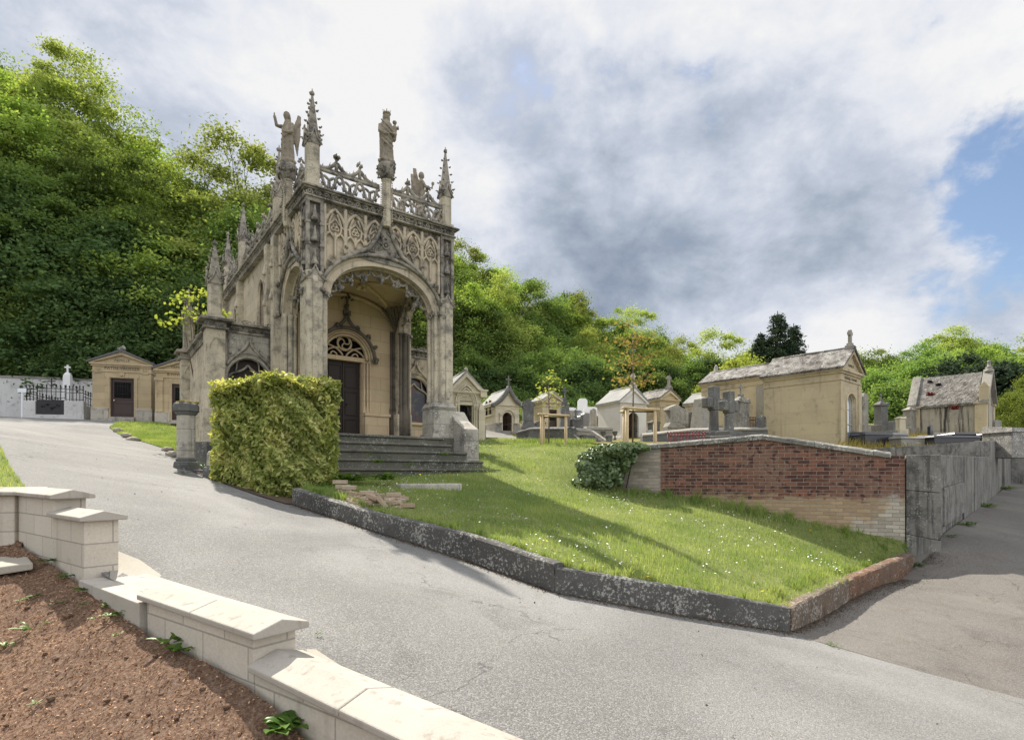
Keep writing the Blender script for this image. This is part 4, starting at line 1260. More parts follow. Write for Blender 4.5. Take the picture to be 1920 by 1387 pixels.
# --- inside of the porch ---------------------------------------------------
mb = MB()
n = 26
vs, fs = [], []
for j in range(n + 1):
    for i in range(n + 1):
        x = .30 + (CW - .60) * i / n; y = .40 + (2.6 - .40) * j / n
        q1 = 1 - ((x - AC) / (AH + .27)) ** 2; q2 = 1 - ((y - 1.5) / 1.11) ** 2
        z = max(SPR + (AR + .06) * math.sqrt(max(0, q1)), SPR + (AR + .06) * math.sqrt(max(0, q2)))
        vs.append((x, y, z))
for j in range(n):
    for i in range(n):
        a = j * (n + 1) + i
        fs.append((a, a + 1, a + n + 2, a + n + 1))
mb.add(vs, fs, True)
mb.box(.2, CW - .2, .3, 2.7, 5.2, 5.6)
mb.build('porch_vault', M['inner'], chapel, fix=False)
mb = MB()
for s in (1, -1):
    pts = []
    for i in range(25):
        t = i / 24
        x = AC + s * (t * 2 - 1) * (AH + .25); y = 1.5 + (t * 2 - 1) * 1.09
        q = 1 - ((x - AC) / (AH + .27)) ** 2
        pts.append((x, y, SPR + (AR + .06) * math.sqrt(max(0, q)) - .03))
    mb.tube(pts, .05, 7)
mb.tube([(a, 2.53, z) for a, z in ell(AC, AH + .16, SPR, AR - .02)], .055, 7)
leafy(mb, (AC, 1.5, SPR + AR - .06), .16, 10)
mb.build('vault_ribs', M['inner'], chapel)
# clustered shafts in the rear corners, blackened by damp
for s, xx in ((1, .34), (-1, CW - .34)):
    mb = MB()
    for dx, dy, rr in ((0, 0, .075), (.10, .06, .05), (-.02, -.13, .05), (.17, .12, .045)):
        mb.lathe([(rr * 1.7, FL), (rr * 1.7, 1.5), (rr * 1.35, 1.6), (rr * 1.4, 1.85), (rr, 1.95), (rr, SPR + .05)], xx + s * dx, 2.44 + dy, 10)
    for k in range(5):
        a = k / 4
        mb.tube([(xx + s * .02, 2.44, SPR - .1), (xx + s * (.05 + .2 * a), 2.44 - .2 + .2 * a, SPR + .3), (xx + s * (.2 + .35 * a), 2.44 - .55 + .45 * a, SPR + .62)], .035, 6)
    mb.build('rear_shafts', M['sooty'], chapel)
# back wall with door opening
DC, DH = AC, .47
mb = MB()
arch_d = ell(DC, .64, 3.16, .66, 20)
mb.panel([(.12, FL), (DC - DH - .17, FL), (DC - .64, 3.16)] + arch_d[::-1][1:-1] + [(DC + .64, 3.16), (DC + DH + .17, FL), (CW - .12, FL), (CW - .12, 5.4), (.12, 5.4)], [], fw(2.58), (0, .3, 0))
mb.build('porch_back_wall', M['inner'], chapel)
mb = MB()
for s in (-1, 1):
    mb.box(DC + s * (DH + .09) - .085, DC + s * (DH + .09) + .085, 2.66, 2.86, FL, 3.10)
    for k, (o, rr) in enumerate(((.06, .035), (.14, .03), (.21, .028))):
        mb.lathe([(rr * 1.6, 1.02), (rr * 1.6, 1.75), (rr * 1.2, 1.82), (rr, 1.9), (rr, 3.1)], DC + s * (DH + o), 2.62 - k * .035, 8)
    mb.box(min(DC + s * (DH + .02), DC + s * (DH + .72)), max(DC + s * (DH + .02), DC + s * (DH + .72)), 2.44, 2.57, FL, 1.62)
    mb.box(min(DC + s * (DH + .0), DC + s * (DH + .75)), max(DC + s * (DH + .0), DC + s * (DH + .75)), 2.40, 2.575, 1.621, 1.70)
mb.box(DC - .66, DC + .66, 2.64, 2.85, 3.105, 3.22)
for dr, o, rr in ((.0, 2.60, .04), (.07, 2.57, .03), (.13, 2.54, .028)):
    mb.tube([(a, o, z) for a, z in ell(DC, .60 + dr, 3.16, .62 + dr, 22)], rr, 6)
mb.build('door_surround', M['inner'], chapel)
mb = MB()
mb.tube([(a, 2.50, z) for a, z in ell(DC, .80, 3.16, .80, 22)], .05, 6)
for s in (-1, 1):
    mb.tube([(DC + s * q, 2.50, z) for q, z in bez((.48, 3.80), (.25, 3.98), (.06, 4.05), (0, 4.34), 8)], .045, 6)
    for w in (.35, .75, 1.12):
        a = math.pi / 2 - s * w
        leafy(mb, (DC + .87 * math.cos(a), 2.47, 3.16 + .87 * math.sin(a)), .085, 6)
    leafy(mb, (DC + s * .80, 2.47, 3.14), .11, 7)
mb.box(DC - .10, DC + .10, 2.47, 2.56, 4.30, 4.42); leafy(mb, (DC, 2.48, 4.5), .10, 8)
mb.tube([(DC, 2.49, 4.4), (DC, 2.49, 4.78)], .04, 6)
leafy(mb, (DC, 2.48, 4.80), .09, 7)
for s in (-1, 1): leafy(mb, (DC + s * .13, 2.48, 4.72), .05, 5)
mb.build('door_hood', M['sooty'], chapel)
# tympanum tracery
mb = MB()
ty = 2.70
def tw(pts, r=.026): mb.tube([(a, ty, z) for a, z in pts], r, 6)
tw(ell(DC, .60, 3.23, .58, 20), .035)
tw([(DC + .19 * math.cos(t / 18 * 6.28), 3.58 + .19 * math.sin(t / 18 * 6.28)) for t in range(19)], .03)
for k in range(3):
    a = k * 2.094 + 1.57
    tw(bez((DC, 3.58), (DC + .12 * math.cos(a), 3.58 + .12 * math.sin(a)), (DC + .19 * math.cos(a + .6), 3.58 + .19 * math.sin(a + .6)), (DC + .17 * math.cos(a + 1.4), 3.58 + .17 * math.sin(a + 1.4)), 8), .02)
for s in (-1, 1):
    tw(bez((DC + s * .05, 3.24), (DC + s * .10, 3.38), (DC + s * .35, 3.50), (DC + s * .52, 3.50), 9))
    tw(bez((DC + s * .16, 3.44), (DC + s * .30, 3.44), (DC + s * .46, 3.40), (DC + s * .56, 3.24), 9))
    tw(bez((DC + s * .20, 3.24), (DC + s * .26, 3.34), (DC + s * .36, 3.36), (DC + s * .38, 3.24), 8), .02)
    tw(bez((DC + s * .21, 3.70), (DC + s * .34, 3.70), (DC + s * .40, 3.62), (DC + s * .48, 3.58), 8), .02)
mb.build('door_tracery', M['inner'], chapel)
mb = MB(); mb.box(DC - .64, DC + .64, 2.80, 2.83, 3.2, 3.86); mb.build('fanlight', M['black'], chapel)
# double door with panels
mb = MB()
mb.box(DC - DH, DC + DH, 2.80, 2.85, FL, 3.105)
for s in (-1, 1):
    for z0, z1 in ((FL + .1, FL + .62), (FL + .72, FL + 1.38), (FL + 1.48, FL + 2.08)):
        x0, x1 = (DC + .05, DC + DH - .06) if s > 0 else (DC - DH + .06, DC - .05)
        for a, b, c_, d in ((x0, x1, z0, z0 + .03), (x0, x1, z1 - .03, z1), (x0, x0 + .03, z0 + .031, z1 - .031), (x1 - .03, x1, z0 + .031, z1 - .031)):
            mb.box(a, b, 2.775, 2.799, c_, d)
mb.box(DC - .025, DC + .025, 2.765, 2.799, FL + .02, 3.09)
door = mb.build('door', M['doorwood'], chapel, bevel=.004)
h_ = MB(); h_.blob((DC + .08, 2.75, FL + 1.02), .028, 8, 6, 0); h_.build('handle', M['iron'], door)
# --- nave ------------------------------------------------------------------
def lancet(c, half=.31, z0=3.85, zs=4.95, rise=.50):
    return [(c - half, z0), (c + half, z0)] + pointed(c, half, zs, rise, 8)
for xx, sg, mat in ((.10, 1, 'ashlar'), (CW - .10, -1, 'ashlar')):
    wins = [lancet(4.40), lancet(7.85), lancet(5.6)] if False else [lancet(4.40), lancet(7.85)]
    mb = MB()
    mb.panel([(2.63, -.5), (9.4, -.5), (9.4, 5.985), (2.63, 5.985)], wins, sw(xx), (sg * .3, 0, 0))
    mb.box(min(xx - sg * .05, xx), max(xx - sg * .05, xx), 2.7, 9.42, -.5, 1.3)
    mb.build('nave_wall', M[mat], chapel)
    for c in (4.40, 7.85):
        fr = MB()
        for d, o, r in ((.0, .02, .03), (.06, -.01, .025)):
            L = lancet(c, .31 + d)
            fr.tube([(xx + sg * o, a, z) for a, z in L[1:] + [L[0]]], r, 6)
        fr.tube([(xx + sg * .12, c, z) for z in (3.85, 4.5, 5.1)], .02, 5)
        for s in (-1, 1):
            fr.tube([(xx + sg * .12, a, z) for a, z in pointed(c + s * .155, .155, 4.75, .26, 6)], .017, 5)
        fr.build('window_frame', M['tracery'], chapel)
        pn = MB(); pn.box(min(xx + sg * .20, xx + sg * .22), max(xx + sg * .20, xx + sg * .22), c - .33, c + .33, 3.8, 5.5)
        pn.build('window', M['stained'], chapel)
    # pilaster buttresses
    for yy in (2.62, 3.30, 6.83, 9.2):
        b = MB()
        x0, x1 = (xx - .16, xx) if sg > 0 else (xx, xx + .16)
        b.box(x0, x1, yy - .15, yy + .15, -.5, 5.984)
        b.box(x0 - .05, x1 + .05, yy - .19, yy + .19, -.5, 1.35)
        for z in (4.4, 5.2):
            b.lathe([(.07, z), (.08, z + .04), (.012, z + .32)], x0 if sg > 0 else x1, yy, 6, smooth=False)
        b.tube([((x0 if sg > 0 else x1) - sg * .005, yy + q, z) for q, z in pointed(0, .10, 5.55, .22, 6)], .014, 5)
        b.build('pilaster', M['pier'], chapel)
mb = MB(); mb.box(.12, CW - .12, 9.28, 9.42, -.5, 5.985); mb.build('rear_wall', M['ashlar'], chapel)
mb = MB(); mb.box(.45, CW - .45, .45, 9.2, 6.05, 6.13); mb.build('roof', M['lead'], chapel)
mb = MB(); mb.box(.0, CW, -.12, 2.58, -.5, FL - .002); mb.box(.2, CW - .2, 2.585, 9.2, -.5, .6); mb.build('porch_floor', M['step'], chapel)
# --- side wings ------------------------------------------------------------
def wing(sg):
    X = lambda x: x if sg > 0 else CW - x            # local mirrored coordinate, wing lies at negative x
    Z = 3.52
    y0, y1, xo = 3.05, 9.0, -1.27
    w = MB()
    # front wall with arched bay
    c, h = -.50, .50
    hole = ell(c, h, 2.42, .52, 18)
    w.panel([(xo, -.5), (.10, -.5), (.10, Z), (xo, Z)], [[(c - h, .62), (c + h, .62)] + hole[1:-1] + []] if False else [[(c - h, .62), (c + h, .62), (c + h, 2.42)] + hole[1:-1] + [(c - h, 2.42)]], lambda a, z: (X(a), y0, z), (0, .25, 0))
    o = w.build('wing_front_wall', M['plinth'] if sg > 0 else M['tracery'], chapel)
    m = lambda a, off, z: (X(a), y0 + off, z)
    a = MB()
    for d, off, r in ((.0, .06, .03), (.06, .02, .03), (.12, -.01, .03)):
        a.tube([m(c + h + d, off, .62), m(c + h + d, off, 1.6), m(c + h + d, off, 2.40)] + [m(p, off, z) for p, z in ell(c, h + d, 2.42, .52 + d, 20)] + [m(c - h - d, off, 2.4), m(c - h - d, off, .62)], r, 6)
    for s in (-1, 1):
        a.tube([m(c + s * q, -.03, z) for q, z in bez((.52, 2.72), (.34, 3.06), (.08, 3.02), (0, 3.44), 10)], .04, 6)
        leafy(a, m(c + s * .64, -.03, 2.40), .085, 6)
        for q, z in ((.45, 3.02), (.22, 3.14), (.09, 3.34)): leafy(a, m(c + s * q, -.03, z), .05, 4)
        # cusped inner arch
        a.tube([m(c + s * q, .13, z) for q, z in bez((.46, 2.40), (.44, 2.62), (.16, 2.52), (0, 2.78), 9)], .03, 6)
        a.tube([m(c + s * q, .13, z) for q, z in bez((.30, 2.56), (.22, 2.74), (.30, 2.82), (.22, 2.86), 7)], .022, 6)
        a.tube([m(c + s * .95 * h, -.01, z) for z in (2.9, 3.2, 3.5)], .02, 5)
    a.build('wing_arch', M['tracery'] if sg < 0 else M['carved'], chapel)
    d = MB()
    if sg > 0:
        d.box(X(c - h), X(c + h), y0 + .20, y0 + .24, .62, 2.92)
        d.build('wing_door', M['doorwood'], chapel)
    else:
        d.box(X(c + h), X(c - h), y0 + .16, y0 + .19, 1.55, 2.95)
        d.build('stained_window', M['stained'], chapel)
        d = MB(); d.box(X(c + h), X(c - h), y0 + .02, y0 + .20, .62, 1.549)
        d.box(X(c + h) - .05, X(c - h) + .05, y0 - .06, y0 + .18, 1.50, 1.58); d.build('window_sill', M['inner'], chapel)
    # side wall and back
    s_ = MB()
    s_.box(min(X(xo), X(xo + .25)), max(X(xo), X(xo + .25)), y0 + .251, y1, -.5, Z)
    s_.box(min(X(xo - .07), X(xo)) , max(X(xo - .07), X(xo)), y0 + .2, y1, -.5, 1.55)
    s_.hexa([(X(xo - .07), y0 + .2, 1.55), (X(xo), y0 + .2, 1.55), (X(xo), y1, 1.55), (X(xo - .07), y1, 1.55), (X(xo - .10), y0 + .2, 1.60), (X(xo), y0 + .2, 1.68), (X(xo), y1, 1.68), (X(xo - .10), y1, 1.60)])
    s_.box(min(X(xo), X(.1)), max(X(xo), X(.1)), y1 - .2, y1 - .01, -.5, Z)
    s_.build('wing_side_wall', M['ashlar'], chapel)
    # corner and middle buttresses
    for yy in (y0 + .02, y0 + 4.55):
        b = MB()
        b.box(min(X(xo - .22), X(xo + .20)), max(X(xo - .22), X(xo + .20)), yy - .20, yy + .24, -.5, Z - .001)
        b.box(min(X(xo - .30), X(xo + .26)), max(X(xo - .30), X(xo + .26)), yy - .28, yy + .30, -.5, 1.6)
        b.tube([m(xo + q, yy - y0 - .205, z) for q, z in pointed(0, .14, 3.05, .28, 7)], .017, 5)
        b.build('wing_buttress', M['pier'], chapel, bevel=.01)
        pinnacle(X(xo), yy + .02, Z + .26, Z + 1.22, Z + 2.22, .30, chapel, mats=('pier', 'carved'))
    k = MB()
    for z0, z1, o2 in ((Z, Z + .05, .05), (Z + .051, Z + .19, .0), (Z + .191, Z + .26, .12)):
        k.box(min(X(xo - o2), X(.1)), max(X(xo - o2), X(.1)), y0 - o2, y0 + .3, z0, z1)
        k.box(min(X(xo - o2), X(xo + .3)), max(X(xo - o2), X(xo + .3)), y0 + .301, y1, z0, z1)
        for yy in (y0 + .02, y0 + 4.55):
            k.box(min(X(xo - .24 - o2), X(xo + .22 + o2)), max(X(xo - .24 - o2), X(xo + .22 + o2)), yy - .22 - o2, yy + .26 + o2, z0 + .002, z1 + .002)
    k.build('wing_cornice', M['carved'], chapel, bevel=.01)
    f = MB()
    scroll(f, lambda a_, o_, z: (X(a_), y0 - .03 - o_, z), xo, .1, Z + .12, .15)
    scroll(f, lambda a_, o_, z: (X(xo - .03 - o_), a_, z), y0, y1, Z + .12, .15)
    for k_ in range(40): leafy(f, (X(xo + rnd.uniform(-.05, 1.3)), y0 + rnd.uniform(-.06, .0), Z + .28 + rnd.uniform(0, .05)), .04, 2)
    for k_ in range(60): leafy(f, (X(xo + rnd.uniform(-.06, .05)), y0 + rnd.uniform(0, 5.5), Z + .28 + rnd.uniform(0, .2)), .06, 3)
    f.build('leaf_frieze', M['carved'], chapel)
    r_ = MB(); r_.box(min(X(xo + .2), X(.12)), max(X(xo + .2), X(.12)), y0 + .2, y1 - .1, Z + .15, Z + .2); r_.build('wing_roof', M['lead'], chapel)
wing(1)
wing(-1)
# --- steps -----------------------------------------------------------------
edges = [(-.16, FL, .30, CW - .36), (-.47, .735, .30, CW - .34), (-.78, .545, .22, CW - .08), (-1.09, .345, .12, CW + .18), (-1.42, .145, .0, CW + .44)]
prev = .0
for i, (yv, zt, xa, xb) in enumerate(edges):
    mb = MB()
    yb = edges[i - 1][0] + .04 if i else -.115
    # nosed tread with a moulded edge
    prof = [(yb, -.6), (yb, zt - .003 * i), (yv + .02, zt - .003 * i), (yv - .012, zt - .02), (yv - .012, zt - .052), (yv + .03, zt - .075), (yv + .035, -.6)]
    mb.prism(prof, lambda a, b: (xa, a, b), lambda a, b: (xb, a, b))
    mb.build('step', M['step'], chapel, bevel=.006)
# ================================================================ statues on the chapel
def robe(mb, prof, folds=9, amp=.10, seed=0, n=44, lean=(0, 0)):
    """prof: (z, rx, ry, dx, dy); pleated drapery"""
    rn = random.Random(seed)
    ph = [rn.uniform(0, 6.28) for _ in range(4)]
    vs, fs = [], []
    for (z, rx, ry, dx, dy) in prof:
        H = prof[-1][0]
        a_ = amp * max(0.0, 1 - z / H * 1.05)
        for j in range(n):
            w = 2 * math.pi * j / n
            q = 1 + a_ * (math.sin(folds * w + ph[0] + z * 2.2) * .6 + math.sin((folds * 2 + 1) * w + ph[1] - z * 3) * .35) + amp * .35 * math.sin(3 * w + ph[2] + z * 7)
            vs.append((dx + rx * q * math.cos(w), dy + ry * q * math.sin(w), z))
    k = len(prof)
    for i in range(k - 1):
        for j in range(n):
            fs.append((i * n + j, i * n + (j + 1) % n, (i + 1) * n + (j + 1) % n, (i + 1) * n + j))
    fs.append(tuple(range(n))[::-1]); fs.append(tuple((k - 1) * n + j for j in range(n)))
    mb.add(vs, fs, True)
def head(mb, p, s, yaw=0.0, pitch=0.0, hair=0.0):
    """head with brow, nose, chin and hair; faces local -y before yaw"""
    st = len(mb.v)
    mb.blob((0, 0, 0), (s * .40, s * .47, s * .52), 14, 10, 0)
    mb.blob((0, -s * .10, -s * .26), (s * .27, s * .30, s * .26), 10, 7, 0)
    mb.add([(-s * .06, -s * .42, s * .08), (s * .06, -s * .42, s * .08), (s * .09, -s * .42, -s * .13), (-s * .09, -s * .42, -s * .13), (0, -s * .56, -s * .11), (0, -s * .44, s * .12)], [(0, 3, 4), (3, 2, 4), (2, 1, 4), (1, 5, 4), (5, 0, 4), (0, 5, 1, 2, 3)])
    for e in (-1, 1):
        mb.blob((e * s * .17, -s * .40, s * .13), (s * .12, s * .06, s * .04), 7, 5, 0)
        mb.blob((e * s * .40, 0, s * .0), (s * .05, s * .09, s * .13), 6, 5, 0)
    mb.blob((0, -s * .40, -s * .26), (s * .13, s * .06, s * .035), 7, 5, 0)
    mb.blob((0, s * .08, s * .10), (s * .46, s * .50, s * (.48 + hair * .1)), 14, 9, .08)
    if hair > 0:
        for e in (-1, 1):
            mb.tube([(e * s * .40, s * .1, s * .1), (e * s * .48, s * .12, -s * .35), (e * s * .42, s * .05, -s * .35 - hair * s * .5)], s * .16, 7, r_end=s * .07)
    mb.xform(Matrix.Translation(p) @ Matrix.Rotation(yaw, 4, 'Z') @ Matrix.Rotation(pitch, 4, 'X'), st)
def hand(mb, p, d, up, s):
    """palm and five separate bent fingers along direction d"""
    d = Vector(d).normalized(); up = Vector(up).normalized(); sd = d.cross(up).normalized()
    p = Vector(p)
    mb.tube([p, p + d * s * .5], s * .22, 7, r_end=s * .24, flat=.5)
    for i, L in enumerate((.42, .50, .46, .36)):
        o = sd * (s * .15 * (i - 1.5))
        b = p + d * s * .5 + o
        mb.tube([b, b + d * s * L * .5, b + d * s * L * .85 + up * s * .14], s * .07, 5, r_end=s * .05)
    b = p + d * s * .15 - sd * s * .24
    mb.tube([b, b + d * s * .22 - sd * s * .16, b + d * s * .42 - sd * s * .12 + up * s * .08], s * .08, 5, r_end=s * .06)
def feather_wing(mb, root, tip, low, thick=.03, out=(0, 0, 0)):
    """a folded wing: bowed blade with ridged feathers"""
    root, tip, low = Vector(root), Vector(tip), Vector(low)
    out = Vector(out)
    n = 9
    for i in range(n):
        t = i / (n - 1)
        a = root.lerp(tip, .35 + .65 * t) if t > 0 else root
        a = root + (tip - root) * (t ** .8)
        b = low + (tip - low) * (t ** 1.6) * .55
        c = a.lerp(b, .5) + out * (.5 - abs(t - .5))
        mb.tube([a, c, b], [thick * 1.5, thick * 1.2, thick * .55], 6, flat=.6)
    mb.tube([root, root.lerp(tip, .5) + out * .5, tip], [thick * 1.7, thick * 1.9, thick * .8], 7)
def finish_statue(mb, name, label, local, yaw, vox=.012):
    o = mb.build(name, M['statue'])
    o.matrix_world = CHM @ Matrix.Translation(local) @ Matrix.Rotation(yaw, 4, 'Z')
    r = o.modifiers.new('skin', 'REMESH'); r.mode = 'VOXEL'; r.voxel_size = vox; r.use_smooth_shade = True
    tx = bpy.data.textures.get('pit') or bpy.data.textures.new('pit', 'CLOUDS'); tx.noise_scale = .05
    d = o.modifiers.new('wear', 'DISPLACE'); d.texture = tx; d.strength = .012; d.mid_level = .5
    tag(o, label, 'statue')
    return o
# Virgin crowned, carrying the child on her left arm
mb = MB()
robe(mb, [(0, .20, .17, 0, 0), (.05, .20, .17, 0, 0), (.06, .165, .14, 0, 0), (.15, .16, .135, 0, 0), (.35, .152, .125, .0, 0), (.55, .15, .12, -.01, 0), (.72, .155, .12, -.02, 0), (.84, .165, .115, -.02, 0), (.92, .13, .095, -.01, 0), (.97, .07, .065, 0, 0), (1.0, .05, .05, 0, 0)], 8, .13, 3)
head(mb, (0, -.01, 1.085), .165, .15, .12, 1.2)
robe(mb, [(.55, .03, .03, .17, -.02), (.58, .05, .045, .165, -.03), (.72, .065, .06, .16, -.05), (.84, .055, .05, .165, -.06), (.90, .03, .03, .17, -.06)], 6, .08, 5, 24)
head(mb, (.175, -.065, .965), .10, .9, 0, 0)
mb.tube([(.12, 0, .86), (.19, -.06, .70), (.12, -.14, .64)], .05, 8, r_end=.035)
hand(mb, (.12, -.14, .64), (-.6, -.3, .1), (0, -1, .2), .085)
mb.tube([(-.15, 0, .86), (-.185, -.06, .68), (-.06, -.16, .60)], .05, 8, r_end=.035)
hand(mb, (-.06, -.16, .60), (.9, -.2, .2), (0, -1, 0), .085)
mb.tube([(.20, -.08, .86), (.24, -.12, .80), (.22, -.16, .84)], .026, 6, r_end=.02)
hand(mb, (.22, -.16, .84), (0, -.4, .8), (0, -1, 0), .045)
for k in range(10):
    w = k / 10 * 6.28
    mb.tube([(.075 * math.cos(w), -.01 + .08 * math.sin(w), 1.14), (.09 * math.cos(w), -.01 + .095 * math.sin(w), 1.20 + (.035 if k % 2 else 0))], .016, 5, r_end=.010)
mb.tube([(.08 * math.cos(k / 12 * 6.28), -.01 + .085 * math.sin(k / 12 * 6.28), 1.15) for k in range(12)], .018, 6, closed=True)
# diagonal mantle folds
for k in range(5):
    z = .30 + k * .11
    mb.tube([(-.15, -.06, z + .22), (-.05, -.135, z + .10), (.06, -.125, z + .03), (.14, -.05, z + .0)], .018, 5)
mb.lathe([(.17, -.03), (.18, .0), (.16, .05)], 0, 0, 10)
finish_statue(mb, 'virgin_statue', 'crowned stone woman holding a child, on the column over the front arch', (AC, -.02, 7.26), -.12)
# angel over the side arch, right arm raised, staff in the other hand, wing folded behind
def angel(raise_arm, staff, seed):
    mb = MB()
    robe(mb, [(0, .19, .16, 0, 0), (.05, .185, .16, 0, 0), (.07, .155, .13, 0, 0), (.25, .15, .13, 0, 0), (.45, .145, .125, .01, -.01), (.62, .14, .115, .01, -.01), (.78, .15, .11, .0, 0), (.88, .15, .10, 0, .01), (.95, .09, .075, 0, 0), (1.0, .05, .05, 0, -.01)], 9, .12, seed)
    head(mb, (0, -.03, 1.085), .165, 0, .25, .9)
    for s in (-1, 1):
        feather_wing(mb, (s * .09, .10, .80), (s * .16, .20, 1.17), (s * .13, .17, .22), .035, (s * .05, .06, 0))
    if raise_arm:
        mb.tube([(-.14, -.01, .88), (-.17, -.17, .84), (-.16, -.24, 1.02)], .052, 8, r_end=.034)
        hand(mb, (-.16, -.24, 1.02), (0, -.1, 1), (0, -1, 0), .09)
    else:
        mb.tube([(-.14, -.01, .88), (-.18, -.10, .72), (-.08, -.24, .76)], .05, 8, r_end=.034)
        hand(mb, (-.08, -.24, .76), (.1, -.9, .3), (0, 0, 1), .085)
        mb.tube([(-.07, -.31, .74), (-.07, -.33, .88)], .022, 6); mb.blob((-.07, -.335, .90), .05, 8, 6, .1)
    mb.tube([(.14, -.01, .88), (.19, -.06, .66), (.13, -.20, .60)], .05, 8, r_end=.034)
    hand(mb, (.13, -.20, .60), (-.2, -.9, -.1), (0, 0, 1), .085)
    if staff:
        mb.tube([(.12, -.27, .66), (.10, -.22, .04)], .018, 6)
    for k in range(4):
        z = .22 + k * .13
        mb.tube([(.14, -.04, z + .2), (.04, -.13, z + .08), (-.08, -.12, z + .03)], .018, 5)
    mb.lathe([(.17, -.03), (.18, .0), (.15, .05)], 0, 0, 10)
    return mb
finish_statue(angel(True, True, 11), 'angel_statue', 'stone angel raising one arm beside the tallest pinnacle, sandy lichen on its back', (-.02, SC, 7.26), -R(62))
finish_statue(angel(False, False, 15), 'angel_statue', 'smaller looking stone angel with both wings up on the far side of the parapet', (CW + .02, SC + .45, 7.26), R(75))
# ================================================================ tombs, graves and walls of the cemetery
def text_obj(txt, size, parent, p, rx=90, rz=0, depth=.004, mat='letter', align='CENTER', sx=1.0):
    cu = bpy.data.curves.new('inscription', 'FONT')
    cu.body = txt; cu.size = size; cu.extrude = depth; cu.align_x = align; cu.align_y = 'CENTER'; cu.space_character = 1.08
    tmp = bpy.data.objects.new('tmp_text', cu); C.objects.link(tmp)
    dg = bpy.context.evaluated_depsgraph_get()
    me = bpy.data.meshes.new_from_object(tmp.evaluated_get(dg))
    bpy.data.objects.remove(tmp); bpy.data.curves.remove(cu)
    me.name = 'inscription'
    me.materials.clear(); me.materials.append(M[mat])
    o = bpy.data.objects.new('inscription', me); C.objects.link(o)
    o.parent = parent; o.location = p; o.rotation_euler = (R(rx), 0, R(rz)); o.scale = (sx, 1, 1)
    return o
def stone_cross(mb, x, y, z, h, w=None, t=None, arm=.62):
    w = w or h * .16; t = t or w * .9
    aw = h * arm
    mb.box(x - w / 2, x + w / 2, y - t / 2, y + t / 2, z, z + h)
    mb.box(x - aw / 2, x - w / 2 - .001, y - t / 2 + .002, y + t / 2 - .002, z + h * .60, z + h * .60 + w)
    mb.box(x + w / 2 + .001, x + aw / 2, y - t / 2 + .002, y + t / 2 - .002, z + h * .60, z + h * .60 + w)
